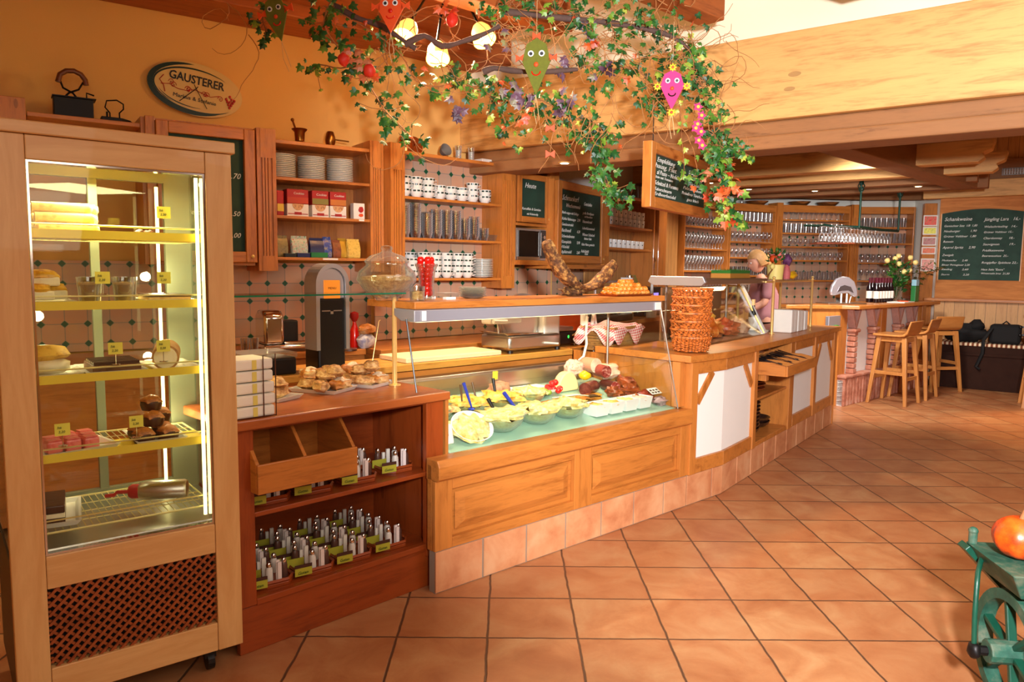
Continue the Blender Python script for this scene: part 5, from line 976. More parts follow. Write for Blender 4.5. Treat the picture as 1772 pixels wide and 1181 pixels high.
tag(MB().lathe([(.03,0),(.05,.004),(.052,.018),(.03,.014),(0,.014)],n=18).build('small_ashtray',STEEL,smooth=40,loc=FB.w(-.62,-.25,.941)),'low steel dish on the rear worktop','dish')
t=fthing(FD,'wire_card_stand','thin slanted wire card holder behind the brass post','stand',.34,1.02,.926); m=MB(); m.tube([(-.04,0,.0),(.03,.03,.26),(.04,.03,.265)],.0025).tube([(-.04,0,0),(.06,0,.0)],.0025); m.build('wire',BRASS,t)
# ================= on the canopy board =================
zc=1.338
t=fthing(FD,'nut_jar','big round lidded glass jar half full of nuts','jar',.02,.42,zc)
MB().lathe([(.05,0),(.055,.01),(.11,.05),(.145,.10),(.135,.14),(.10,.17),(.10,.18),(.097,.18),(.097,.17),(.13,.14),(.14,.10),(.105,.055),(.05,.014),(0,.014)],n=36,cap=False).build('jar_glass',THICK,t,smooth=50)
MB().lathe([(0,.016),(.05,.016),(.104,.058),(.136,.10),(.13,.115),(.06,.122),(0,.125)],n=36).build('nuts',NUT,t,smooth=50)
MB().lathe([(.104,.181),(.108,.19),(.08,.215),(.03,.232),(.022,.24),(.03,.25),(.024,.262),(0,.266)],n=30).build('lid',THICK,t,smooth=50)
t=fthing(FD,'tomato_vase','curved glass vase filled with red cherry tomatoes','vase',.24,.40,zc)
MB().lathe([(.042,0),(.042,.01),(.036,.07),(.045,.14),(.058,.18),(.056,.18),(.042,.14),(.033,.07),(.038,.014),(0,.014)],n=28,cap=False).build('vase_glass',THICK,t,smooth=50)
ch=MB().blob((0,0,0),(.0185,.0185,.0185),1,.02,14,10).build('cherry_tomato',RED,smooth=70); tag(ch,'red cherry tomato','tomato'); CH=Proto(ch)
for k in range(24):
    lv=k//3; r=(.020,.019,.017,.018,.021,.026,.033,.030)[lv]; a=k*2.1; z=.034+lv*.0235
    CH.put(FD.w(.24+r*math.cos(a),.40+r*math.sin(a),zc+z),0,label='red cherry tomato in the curved glass vase',group='cherry tomatoes in the vase')
t=fthing(FD,'glass_cup','short glass of brown grains between nut jar and tomato vase','glass',.135,.33,zc); MB().lathe([(.035,0),(.038,.07),(.036,.07),(.032,.004),(0,.004)],n=18,cap=False).build('cup',THICK,t,smooth=40); MB().lathe([(0,.006),(.031,.006),(.033,.045),(0,.048)],n=18).build('grains',NUT,t,smooth=40)
sp=MB().lathe([(.04,0),(.075,.012),(.075,.015),(.04,.004),(0,.003)],n=22).build('glass_saucer',THICK,smooth=40); tag(sp,'clear glass saucer','saucer'); SP=Proto(sp)
for k in range(6): SP.put(FD.w(.58,.45,zc+k*.009),0,label='clear glass saucer, %s from the bottom of the canopy stack'%NTH[k],group='glass saucers on the canopy board')
tag(MB().box(-.05,.05,-.04,.04,0,.03).build('plastic_box',THICK,loc=FD.w(.45,.5,zc),rz=FD.a,bev=.004),'low clear plastic box beside the saucer stack','box')
for x,y,l in ((.33,.5,'left'),(.37,.38,'right')): tag(MB().box(-.03,.03,-.015,.015,0,.012).build('name_card',PAPER,loc=FD.w(x,y,zc),rz=FD.a),'small white folded card on the canopy board, %s one'%l,'card')
# bark boat
t=fthing(FD,'bark_bowl','curved gnarled bark piece standing like a boat on the canopy board','bark bowl',1.44,.47,zc); t.scale=(.95,.7,.95)
def arc(u): # u 0..1 left to right tip
    x=-.30+.66*u; z=.04+.62*abs(u-.52)**1.75*1.0
    return Vector((x,0,z+(.10*(1-u)**4)))
m=MB(); n=26; nu=10; vs=[];fs=[]
for j in range(n+1):
    u=j/n; c=arc(u); c2=arc(min(1,u+.01))-arc(max(0,u-.01)); c2.normalize(); w=(.03+.06*math.sin(PI*min(1,max(0,u*.9+.08)))); th=.032+.012*math.sin(u*9)
    nrm=Vector((-c2.z,0,c2.x))
    for i in range(nu):
        a=2*PI*i/nu; kk=1+.35*noise.noise(Vector((u*14,i*1.3,0))); px_=w*math.cos(a)*kk; pz=th*math.sin(a)*kk
        q=c+nrm*pz+Vector((0,px_,0)); q.z=max(q.z,0.002); vs.append(q)
for j in range(n):
    for i in range(nu): fs.append((j*nu+i,j*nu+(i+1)%nu,(j+1)*nu+(i+1)%nu,(j+1)*nu+i))
fs+=[tuple(range(nu))[::-1],tuple(range(n*nu,(n+1)*nu))]; m.add(vs,fs); m.build('bark_curve',BARKM,t,smooth=50); MB().blob((-.06,0,.02),(.09,.07,.03),7,.4,18,9,3,flat=.018).build('bark_foot',BARKM,t,smooth=60)
dish('serving_tray','long low tray under the golden bread sticks on the canopy board',.36,.16,FD,1.68,.29,zc,mat=DPINE['x'],cat='tray',h=.012)
br=MB().blob((0,0,.014),(.032,.02,.015),1,.12,12,8).build('bread_roll',food('golden_roll',(170,62,10),(226,124,34),(246,186,100),40,.35),smooth=70); tag(br,'small golden roll','bread roll'); BR_=Proto(br)
k=0
for lay,(nx,ny) in enumerate(((8,3),(7,3),(5,2),(3,1))):
    for i in range(nx):
        for j in range(ny):
            BR_.put(FD.w(1.68+(i-(nx-1)/2)*.04,.29+(j-(ny-1)/2)*.042,zc+.008+lay*.022),rnd.uniform(-.8,.8),label='small golden roll heaped on the long tray',group='golden rolls on the canopy board'); k+=1
# ================= things on the curved counter =================
zw=.971
# stack of wicker baskets: each basket a thing
wb=thing('bread_basket','orange wicker basket in the tall stack','basket')
def weave(m,r0,r1,z0,z1,n=26,rows=5,wr=.0055):
    for k in range(rows):
        z=z0+(z1-z0)*(k+.5)/rows; r=r0+(r1-r0)*(k+.5)/rows; pts=[]
        for i in range(n*2):
            a=2*PI*i/(n*2); w=.006*(1 if (i//1+k)%2 else -1); pts.append(((r+w)*math.cos(a),(r+w)*math.sin(a),z+ (.004 if i%4<2 else -.004)))
        m.tube(pts,wr,5,closed=True)
m=MB(); weave(m,.100,.118,.0,.06,20,4,.0065); m.build('woven_wall',WICK,wb,smooth=60)
m=MB()
for i in range(24):
    a=2*PI*i/24; b=a+.35; m.tube([(.118*math.cos(a),.118*math.sin(a),.055),(.124*math.cos((a+b)/2),.124*math.sin((a+b)/2),.072),(.126*math.cos(b),.126*math.sin(b),.088)],.0042,4); m.tube([(.118*math.cos(b),.118*math.sin(b),.055),(.124*math.cos((a+b)/2),.124*math.sin((a+b)/2),.072),(.126*math.cos(a),.126*math.sin(a),.088)],.0042,4)
m.build('open_lattice',WICK,wb); m=MB(); m.tube([(.128*math.cos(2*PI*i/28),.128*math.sin(2*PI*i/28),.09) for i in range(28)],.008,6,closed=True); m.build('rolled_rim',WICK,wb,smooth=60); MB().lathe([(0,0),(.098,0),(.098,.005),(0,.005)],n=24).build('basket_floor',WICK,wb)
WB=Proto(wb); P=FD.w(2.16,.13,zw)
lv=('bottom','second','third','fourth','fifth','sixth','topmost')
for k in range(7): WB.put(P+Vector((rnd.uniform(-.006,.006),rnd.uniform(-.006,.006),k*.052+.007)),k*.4,label='orange wicker bread basket, %s of the tall stack on the counter corner'%lv[k])
# picnic basket with gingham cloth
t=fthing(FD,'cloth_basket','pale wicker basket draped with red gingham behind the basket stack','basket',2.14,.80,zw-.045); t.rotation_euler=(0,0,FD.a+R(10))
m=MB()
for k in range(8):
    z=.01+k*.022; w=.13+.006*k; d=.10+.005*k; m.tube([(-w,-d,z),(w,-d,z),(w,d,z),(-w,d,z)],.011,5,closed=True)
m.build('woven_side',LWICK,t,smooth=60); 
m=MB(); g=14
def cl(u,v):
    x=(u-.5)*.44; y=(v-.5)*.34; e=max(abs(u-.5),abs(v-.5))*2; z=.19+.012*math.sin(u*9)*math.cos(v*7)
    if e>.78: z-= (e-.78)*.42*(1+.6*math.sin(u*11+v*9)); 
    return (x,y,z)
vs=[cl(i/g,j/g) for j in range(g+1) for i in range(g+1)]; fs=[(j*(g+1)+i,j*(g+1)+i+1,(j+1)*(g+1)+i+1,(j+1)*(g+1)+i) for j in range(g) for i in range(g)]
m.add(vs,fs); c=m.build('gingham_cloth',GING,t,smooth=60); s=c.modifiers.new('thick','SOLIDIFY'); s.thickness=.003
tag(MB().blob((0,0,.05),(.10,.08,.055),3,.3,18,10,3).build('wicker_bread_basket',food('woven_dark',(70,34,14),(170,96,40),(220,150,80),40),loc=FD.w(1.72,1.60,.926) if False else FD.w(2.27,1.18,.926),smooth=60),'rough brown woven nest like basket behind the counter glass','basket')
# vitrine
t=fthing(FW2,'hot_food_vitrine','slanted glass hot food case with gold edged end frame on the counter','display case',.30,.0,zw)
X1=1.18; m=MB(); m.ex([(.23,.005),(.235,.005),(.46,.40),(.455,.40)],0,X1); m.build('front_glass',PANE,t)
[MB().add([(q,.23,.005),(q,.62,.005),(q,.62,.40),(q,.46,.40)],[(0,1,2,3)]).build('end_glass',PANE,t) for q in (0,X1)]
m=MB(); m.tube([(X1+.002,.235,.008),(X1+.002,.455,.40),(X1+.002,.56,.40)],.009,6); m.build('gold_end_frame',BRASS,t); m=MB(); m.beam((X1+.012,.225,.008),(X1+.012,.44,.405),.012,.03); m.build('steel_end_frame',ALU,t)
MB().box(.0,X1,.24,.62,-.0,.012).build('case_floor',STEEL,t); MB().box(.0,X1,.615,.63,.0,.40).build('rear_frame',plain('case_rear',(120,80,50),.4),t)
MB().box(-.20,X1-.05,.21,.60,.43,.468).build('hood',plain('hood_brown',(128,100,80),.35,.4),t,bev=.008)
m=MB(); m.ex([(.19,.447),(.22,.422),(.58,.422),(.62,.447),(.60,.487),(.21,.487)],-.235,-.2001); m.build('hood_end_cap',ALU,t,bev=.004)
for x in (-.05,X1-.02): MB().cyl((x,.56,.012),(x,.56,.43),.01).build('hood_post',STEEL,t)
light('hot_case_light','AREA',FW2.w(.85,.42,1.40),5,(1,.72,.4),.8,FW2.w(.85,.40,1.0),sizey=.1)
FR_=food('fried_food',(176,60,10),(232,120,40),(250,180,90),16,.35,.8)
for i,(x,y,dx,dy,dz,c,l) in enumerate(((.45,.40,.12,.10,.07,FR_,'heap of orange fried pieces at the left of the hot case'),(.75,.42,.13,.09,.09,FR_,'heap of golden roast pieces in the middle of the hot case'),(1.05,.40,.12,.09,.07,food('roast_red',(150,40,20),(214,96,50),(240,150,110),14,.3,.8),'reddish roast pieces at the right of the hot case'),(1.28,.38,.09,.08,.07,HAM,'pale pink roast at the right end of the hot case'),(.85,.52,.14,.07,.15,SALADY,'tall bowl of yellow crumbed food at the back of the hot case'),(.55,.53,.13,.06,.13,food('spiced',(170,50,20),(210,90,50),sc=20),'red spiced pieces at the back left of the hot case'))):
    one(MB().blob((0,0,dz*.7),(dx,dy,dz),i+50,.35,22,12,3.2,flat=dz*.68),'hot_food_heap',c,FW2,x,y,zw+.014,l,'food')
# orange carton sheet behind basket
t=fthing(FD,'orange_crate','orange red wooden crate between the rolls and the baskets','crate',2.06,1.28,.926); 
bxs(t,'crate_side',plain('crate_orange',(214,84,30),.5,var=.15),(-.03,.30,0,.012,0.0,.36),(-.03,.30,.20,.212,0,.30)); MB().box(-.03,.30,.013,.199,0,.01).build('crate_floor',DPINE['x'],t)
# brass framed shelf
t=fthing(FW2,'brass_shelf_frame','brass rod frame carrying a glass shelf with a yellow pot','shelf',0,0,zw)
for x,l in ((1.575,0),(2.76,1)):
    for y in (.20,.50):
        m=MB().lathe([(.026,0),(.026,.006),(.013,.010),(.0125,.445),(.016,.45),(.016,.456),(.007,.462),(.013,.472),(.013,.480),(0,.488)],(x,y,0),16); m.build('brass_post',BRASS,t,smooth=40)
m=MB(); m.tube([(1.59,.20,.44),(2.745,.20,.44)],.009).tube([(2.76,.215,.44),(2.76,.485,.44)],.008).tube([(1.575,.215,.44),(1.575,.485,.44)],.008).tube([(1.36,.2,.44),(1.56,.2,.44)],.009); m.build('brass_rail',BRASS,t); MB().box(1.59,2.75,.21,.49,.449,.456).build('glass_plate',PANE,t)
zs=zw+.457
t=fthing(FW2,'plant_pot','bright yellow flower pot with a round bump on the brass shelf','pot',2.02,.33,zs); t.scale=(.76,)*3
MB().lathe([(.085,0),(.098,.17),(.092,.17),(.08,.01),(0,.01)],n=24).build('pot_body',plain('pot_yellow',(255,236,140),.5),t,smooth=40); MB().blob((-.11,0,.15),(.035,.03,.035),1,0).build('round_ear',bpy.data.materials['pot_yellow'],t,smooth=60)
m=MB()
def leafquad(m,c,d,up,l,w):
    d=Vector(d).normalized(); s=d.cross(Vector(up)).normalized()*w; c=Vector(c); n=s.cross(d).normalized()*w*.35
    m.add([c,c+d*l*.45+s-n*.3,c+d*l,c+d*l*.45-s-n*.3,c+d*l*.45+n],[(0,1,4),(1,2,4),(2,3,4),(3,0,4)])
for k in range(46):
    a=rnd.uniform(0,2*PI); e=rnd.uniform(.1,1.3); r=rnd.uniform(.02,.16); c=(r*math.cos(a),r*math.sin(a)*.6,.17+rnd.uniform(0,.16)); leafquad(m,c,(math.cos(a)*math.cos(e),math.sin(a)*math.cos(e),math.sin(e)),(rnd.uniform(-1,1),rnd.uniform(-1,1),1),.07,.018)
m.build('leaves',IVY,t); m=MB()
for k in range(9):
    a=k*2.4; m.blob((.1*math.cos(a)+.03,.05*math.sin(a),.27+.03*math.sin(k*3)),(.026,.022,.022),k,.3,8,6)
m.build('pink_flowers',plain('flower_pink',(244,130,120),.6),t,smooth=60); m=MB(); m.blob((-.10,0,.24),(.045,.04,.045),1,.1,12,8); m.build('orange_flower',ORANGE,t,smooth=60)
m=MB(); m.tube([(-.02,0,.16),(-.1,0,.12),(-.22,0,.06),(-.27,0,-.0)],.008).tube([(0,0,.18),(.05,0,.26),(.16,0,.31)],.004); m.build('bent_twig',TWIG,t,smooth=60)
t=fthing(FW2,'purple_figure','small purple and pink bunch figure right of the yellow pot','ornament',2.33,.32,zs); MB().lathe([(.03,0),(.035,.06),(.02,.12),(.0,.14)],n=14).build('pink_body',plain('fig_pink',(216,110,110),.6,var=.3,vs=60),t,smooth=60); MB().blob((0,0,.18),(.045,.04,.045),2,.3,12,8).build('purple_head',PURPLE,t,smooth=60)
tag(MB().blob((0,0,.035),(.10,.05,.036),5,.15,18,10).build('yellow_gourd',plain('gourd_yellow',(250,196,30),.3),loc=FW2.w(2.56,.34,zs),rz=FW2.a,smooth=70),'yellow gourd lying at the right end of the brass shelf','gourd')
t=fthing(FW2,'grass_box','flat box of green artificial grass on the hot case hood','box',1.26,.46,zw+.487); MB().box(-.22,.24,-.08,.08,-.017,.02).build('box_base',plain('box_ochre',(190,130,50),.6),t); m=MB()
for k in range(260):
    x=rnd.uniform(-.22,.24); y=rnd.uniform(-.08,.08); m.add([(x-.005,y,.02),(x+.005,y,.02),(x+rnd.uniform(-.01,.01),y+rnd.uniform(-.01,.01),.06)],[(0,1,2)])
tag(m.build('grass_blades',plain('grass_green',(60,140,40),.7),t),kind='stuff'); MB().box(-.22,.24,-.08,.08,.0201,.045).build('grass_mat',plain('grass_mat_green',(50,116,36),.9,var=.3,vs=90),t)
t=fthing(FW2,'wine_bottle','dark bottle with white label and pale cap beside the brass post','bottle',1.50,.34,zw); MB().lathe([(.034,0),(.036,.01),(.036,.17),(.015,.22),(.014,.27)],n=18).build('bottle_body',plain('bottle_dark',(24,30,22),.12),t,smooth=40); MB().lathe([(.0365,.03),(.0365,.14)],n=18,cap=False).build('label',PAPER,t,smooth=60); MB().lathe([(.016,.24),(.016,.29),(0,.29)],n=14).build('cap',plain('cap_cream',(230,190,130),.5),t)
t=fthing(FW2,'napkin_block','block of white napkin packs under the brass shelf','napkins',2.0,.16,zw)
for i in range(5): MB().box(-.24+i*.1,-.145+i*.1,-.07+.004*(i%2),.11,0,.20-.006*i).build('napkin_pack',PAPER,t,bev=.01)
tag(MB().box(-.10,.10,-.04,.04,0,.012).build('folded_napkins',PAPER,loc=FW2.w(1.75,.33,zw),rz=FW2.a,bev=.003),'flat folded napkins behind the napkin block','napkins')
# cutlery tray sticking out of the bay
t=fthing(FW2,'cutlery_box','pine cutlery box with slanted dividers sticking out of the open bay','box',.63,-.22,.745)
MB().box(0,.78,0,.014,0,.075).build('front_board',PINE['x'],t,bev=.002); MB().box(0,.78,.42,.434,0,.11).build('back_board',PINE['x'],t); MB().box(.014,.766,.0145,.4195,0,.01).build('bottom_board',PINE['x'],t)
for x in (0,.19,.38,.57,.766): m=MB(); m.ex([(.0145,.0 if x in (0,.766) else .0105),(.4195,.0 if x in (0,.766) else .0105),(.4195,.095),(.12,.095),(.0145,.075)],x,x+.014); m.build('side_board' if x in (0,.766) else 'divider',PINE['y'],t)
bxs(t,'hanger',PINE['z'],(.03,.09,.16,.22,-.05,-.0005),(.70,.75,.36,.42,.1105,.175))
FKM=plain('black_cutlery_steel',(150,148,150),.18,.9)
cu=thing('spoon','steel spoon with dark handle','cutlery'); MB().box(-.006,.006,0,.10,0,.003).build('handle',BLACK,cu,bev=.001); m=MB(); m.hexa([(-.003,-.09,0),(.003,-.09,0),(.004,0,0),(-.004,0,0)],[(-.003,-.09,.002),(.003,-.09,.002),(.004,0,.002),(-.004,0,.002)]); m.blob((0,-.10,.003),(.012,.02,.004),1,0,10,6); m.build('bowl',FKM,cu,smooth=40); CU=Proto(cu)
for c in range(4):
    for k in range(10):
        o=CU.put(FW2.w(.63+.035+c*.19+(k%5)*.03,-.22+.16+.015*(k//5)+rnd.uniform(0,.03),.825+.014*(k//5)),FW2.a+rnd.uniform(-.12,.12),label='spoon with dark handle in the %s compartment of the cutlery box'%('leftmost','second','third','rightmost')[c],group='cutlery in compartment %d of the cutlery box'%(c+1)); o.rotation_euler=(R(12),0,FW2.a+rnd.uniform(-.15,.15))
# trays and pans in bay
tr=thing('serving_tray','oval brown serving tray','tray'); MB().lathe([(0,0),(.15,0),(.17,.012),(.20,.022),(.20,.027),(.165,.017),(.148,.005),(0,.005)],n=32,sy=.72).build('tray_shell',plain('tray_brown',(150,66,30),.3,coat=.3),tr,smooth=50); TR=Proto(tr)
for k,l in enumerate(('lowest','second','third','topmost')): TR.put(FW2.w(1.0+.015*k,.21,.5605+k*.028),FW2.a,label='brown oval serving tray, %s of the stack on the bay shelf'%l,scale=1)
pn=thing('black_plate','dark baking dish','dish'); MB().lathe([(0,0),(.12,0),(.15,.02),(.165,.045),(.158,.045),(.143,.022),(.118,.006),(0,.006)],n=30,sy=.8).build('dish_shell',plain('dish_dark',(46,28,22),.3,coat=.3),pn,smooth=50); PN=Proto(pn)
for k in range(8): PN.put(FW2.w(.93,.20,.2355+k*.0285),FW2.a,label='dark oval dish, %s from the bottom of the tall stack on the bay floor'%NTH[k],group='dark dishes on the bay floor')
for k in range(2): PN.put(FW2.w(1.25,.22,.2355+k*.0285),FW2.a,label='brown dark dish, %s of the low pair on the bay floor'%('lower','upper')[k])
# hanging chalkboard
FH=Fr(.80,4.40,57.4); WH=1.08
t=fthing(FH,'hanging_chalkboard','double sided pine framed chalkboard hanging under the big beam','chalkboard')
frame4(t,0,WH,1.865,2.245,.065,-.03,.03,name='frame')
b=MB().box(.065,WH-.065,-.012,.012,1.93,2.18).build('chalkboard',CBOARD,t)
for o in list(t.children):
    pass
m=MB()
for s,sz,x,z,w in (('Empfehlung',.040,.12,2.142,.30),('hausg. Filet',.042,.09,2.105,.36),('al Pesto ~ Nudeln',.038,.12,2.068,.38),('klein mit Tomaten',.022,.09,2.045,.30),('Schnitzel & Pommes',.036,.09,2.005,.40),('Kaiserschmarrn',.030,.09,1.972,.28),('Erdbeerknödel',.030,.09,1.943,.36),('Desserts',.034,.68,2.130,.18),('Topfen Strudel',.030,.58,2.092,.36),('Eis mit heißen',.028,.62,2.058,.32),('Palatschinken',.028,.58,2.025,.36),('Preiselbeer Törtchen',.028,.56,1.99,.40),('ganz frisch',.028,.66,1.955,.24)): textmesh(m,s,sz,x,z,-.0135,.3,width=w)
m.build('chalk_writing',CHALK,b)
m=MB(); m.cyl((.08,0,2.245),(.08,.0,2.50),.003).cyl((WH-.1,0,2.245),(WH-.1,0,2.27),.003); m.lathe([(.006,0),(.006,.01)],(.08,0,2.245),8); m.build('hook_wire',IRON,t)
# ================= coffee machine under the mug shelf =================
t=fthing(FDD,'coffee_machine','black coffee machine with a violet lit display','coffee machine',1.42,-.30,1.021)
MB().box(0,.50,.0,.36,0,.30).build('body',BLACK,t,bev=.012); MB().box(.05,.42,-.006,-.0005,.10,.26).build('front_panel',DARKG,t); MB().box(.20,.33,-.009,-.0062,.17,.24).build('violet_screen',plain('screen_violet',(150,130,250),.4,emis=1.5),t)
for i in range(6): MB().box(.15+(i%3)*.06,.19+(i%3)*.06,-.010,-.0063,.105+(i//3)*.03,.125+(i//3)*.03).build('key',plain('key_grey',(90,90,94),.4) if i==0 else bpy.data.materials['key_grey'],t)
t=fthing(FDD,'espresso_grinder','chrome cylinder grinder left of the coffee machine','grinder',1.22,-.20,1.021); MB().lathe([(.05,0),(.05,.25),(.045,.26),(.045,.42),(0,.42)],n=22).build('cylinder',CHROME,t,smooth=40); MB().box(-.08,-.055,-.06,.06,0,.40).build('side_strip',WPLAS,t)
t=fthing(FDD,'milk_jug','white glowing jug hanging beside the coffee machine','jug',1.37,-.38,1.021); MB().lathe([(.05,0),(.055,.06),(.03,.13),(.02,.2),(.012,.35),(0,.36)],n=18).build('jug_body',WPLAS,t,smooth=50)
t=fthing(FDD,'steel_rack','dark steel sink unit with grey rack under the big menu board','sink',.1,-.36,1.021); MB().box(0,.85,0,.3,0,.06).build('sink_body',DARKG,t,bev=.01); bxs(t,'rack_post',ALU,(.0,.02,.0,.02,.061,.40),(.50,.52,.0,.02,.061,.34)); bxs(t,'rack_bar',ALU,(.0,.85,.0,.018,.36,.38))
MB().blob((.50,.12,.16),(.26,.10,.10),4,.3,18,10,2).build('red_cloth',plain('cloth_rust',(140,44,30),.8,var=.4,vs=20),t,smooth=60)
tag(MB().hexa([(0,0,0),(.55,0,0),(.55,.012,0),(0,.012,0)],[(0,0,.42),(.12,0,.42),(.12,.012,.42),(0,.012,.42)]).build('olive_panel',plain('olive_paint',(138,134,70),.6),loc=FDD.w(1.98,.10,1.021),rz=FDD.a),'olive green slanted panel right of the coffee machine','panel')
t=fthing(FDD,'key_hook','keys hanging from a small hook on the shelf side','keys',2.25,-.04,1.60); m=MB(); m.tube([(0,0,.04),(.015,-.02,.03),(.01,-.03,.0),(0,-.02,-.01)],.004); m.build('hook',OLDBR,t); MB().box(-.008,.008,-.022,-.018,-.09,-.02).build('key',STEEL,t)
# ================= glass racks on the rear wall =================
def kind_wine():
    o=thing('wine_glass','clear stemmed wine glass','glass'); MB().lathe([(.03,0),(.03,.003),(.005,.008),(.004,.065),(.02,.08),(.033,.11),(.034,.13),(.028,.165)],n=12,cap=False).build('bowl_and_stem',GLS,o,smooth=50); return o
def simple(name,prof,lab,n=12,mat=None):
    o=MB().lathe(prof,n=n,cap=False).build(name,mat or GLS,smooth=50); return tag(o,lab,'glass')
WG=Proto(simple('wine_glass',[(.03,0),(.03,.003),(.005,.008),(.004,.065),(.02,.08),(.033,.11),(.034,.13),(.028,.165)],'clear stemmed wine glass'))
TG=Proto(simple('tumbler',[(0,.004),(.026,.0),(.033,.12),(.031,.12),(.025,.008)],'clear tumbler'))
BM=thing('beer_mug','clear handled beer mug','glass'); MB().lathe([(0,.006),(.034,0),(.037,.02),(.037,.13),(.034,.13),(.032,.01)],n=12,cap=False).build('mug_body',GLS,BM,smooth=50); MB().tube([(.036,0,.11),(.062,0,.10),(.062,0,.04),(.036,0,.03)],.005,5).build('handle',GLS,BM,smooth=60); BMP=Proto(BM)
SN=Proto(simple('snifter_glass',[(.028,0),(.004,.006),(.004,.03),(.03,.05),(.036,.08),(.026,.115)],'clear round snifter glass'))
ordn=('top','second','third','fourth','fifth','lowest')
RACKS=[]
def rack(nm,x,y,a,W,zs,kinds,lab,post=None,step=.078,bz=1.12,zt=2.47):
    fr=Fr(x,y,a); f=fthing(fr,'glass_rack',lab,'shelf')
    for z in zs: MB().box(.0,W,0,.24,z-.022,z).build('shelf_board',PINE['x'],f)
    bxs(f,'side_board',PINE['z'],(-.022,-.001,-.005,.25,bz,zs[0]+.0),(W+.001,W+.022,-.005,.25,bz,zs[0])); MB().box(0,W,-.004,.0,zs[0]-.10,zs[0]-.023).build('top_valance',PINE['x'],f)
    MB().box(-.02,W+.02,-.10,.24,.99,1.03).build('counter_top',PINE['x'],f,bev=.003); MB().box(-.02,W+.02,-.07,.24,.05,.989).build('pine_base',PANEL,f)
    struct('wall_rack_tiles',MB().box(-.02,W+.02,0,.01,1.03,zs[0]),WTILE,loc=fr.w(0,.255,0),rz=fr.a)
    for si,(z,k) in enumerate(zip(zs[1:],kinds)):
        if not k: continue
        P,nr,sc,fl=k; n=int((W-.04)/step)
        for r in range(nr):
            for i in range(n):
                o=P.put(fr.w(.04+step*.5+i*step+(.5*step if r else 0)*.6,.05+r*.10,z+.001),fr.a+(PI if P is BMP else 0),label='%s, %s from left, %s row, %s shelf of %s'%({id(WG):'wine glass',id(TG):'tumbler',id(BMP):'beer mug',id(SN):'round snifter'}[id(P)],NTH[i],('front','rear')[r],ordn[si],nm),group='%s shelf %s, %s row'%(nm,ordn[si],('front','rear')[r]),scale=sc)
    return fr,f
F1_=rack('the left glass rack',2.21,9.40,45.7,1.10,(2.40,2.065,1.785,1.50,1.24),((SN,1,1.25,0),(WG,2,1.15,0),(WG,2,1.15,0),(TG,1,.9,0)),'leftmost pine glass rack crowded with glasses beside the planked wall')
F2_=rack('the second glass rack',3.03,10.24,28,.83,(2.42,2.18,1.905,1.69,1.44,1.2),((BMP,1,1,0),(SN,1,1.2,0),(SN,1,1.1,0),(TG,2,1,0),(TG,1,.9,0)),'second pine glass rack from the left, behind the woman')
F3_=rack('the middle glass rack',3.90,10.70,8,1.02,(2.44,2.24,2.05,1.86,1.665,1.38),((WG,1,1.0,0),(BMP,1,1.0,0),(SN,1,1.0,0),(SN,1,1.0,0),(TG,1,1,0)),'third pine glass rack with steel bowls on top')
F4_=rack('the right glass rack',5.09,10.90,-7,.74,(2.44,2.15,1.92,1.64,1.38),((TG,1,1.1,0),(TG,1,1.2,0),(SN,1,1.1,0),(WG,1,1,0)),'rightmost pine glass rack beside the pinned photos')
# fluted posts between racks
def postat(fr,x0,x1,lab,y0=-.03):
    f=fthing(fr,'rack_post',lab,'post'); flut(f,x0,x1,.0,2.465,y0,.2,3); return f
postat(Fr(3.78,10.66,18),-.0,.10,'fluted pine post between the second and third glass racks'); postat(Fr(4.935,10.86,0),.0,.125,'fluted pine post between the third and right glass racks')
f=fthing(Fr(5.86,10.62,-15),'rack_post','wide plain pine post carrying the pinned photos','post'); MB().box(-.02,.14,-.12,-.02,0,2.465).build('post_board',PINE['z'],f,bev=.004)
m=None
FP=Fr(5.86,10.62,-15)
for i,(z0,z1,c,l) in enumerate(((2.15,2.30,(190,50,40),'white framed red photo, topmost on the pine post'),(2.03,2.14,(220,190,60),'yellow sunny photo below the red one'),(1.88,2.0,(150,90,90),'round grey photo in the middle of the pine post'),(1.76,1.86,(190,80,50),'small red striped photo above the roses'),(1.52,1.70,(200,120,110),'pink photo behind the roses'))):
    t=fthing(FP,'pinned_photo',l,'photo',.06,-.125,z0); MB().box(-.09,.09,0,.003,0,z1-z0).build('paper',PAPER,t); MB().box(-.075,.075,-.002,-.0003,.015,z1-z0-.015).build('picture',food('photo%d'%i,c,tuple(min(255,v+60) for v in c),(120,150,90),sc=18),t)
# steel bowls on top
sb=thing('steel_bowl','wide steel bowl','bowl'); MB().lathe([(.10,0),(.16,.05),(.165,.055),(.155,.05),(.09,.006),(0,.006)],n=28).build('shell',CHROME,sb,smooth=50); SB=Proto(sb)
SB.put(F3_[0].w(.30,.12,2.441),0,label='wide steel bowl, left of the pair on top of the middle glass rack'); SB.put(F3_[0].w(.74,.12,2.441),0,label='wide steel bowl, right of the pair on top of the middle glass rack'); SB.put(F2_[0].w(.58,.12,2.421),0,label='wide steel bowl on top of the second glass rack')
bt=simple('decanter',[(.03,0),(.035,.02),(.03,.07),(.008,.10),(.01,.16),(.016,.17)],'clear decanter on top of the second glass rack'); q=Proto(bt)
q.put(F2_[0].w(.10,.1,2.421),0,label='left of two slim clear decanters on top of the second rack'); q.put(F2_[0].w(.28,.1,2.421),0,label='right of two slim clear decanters on top of the second rack')
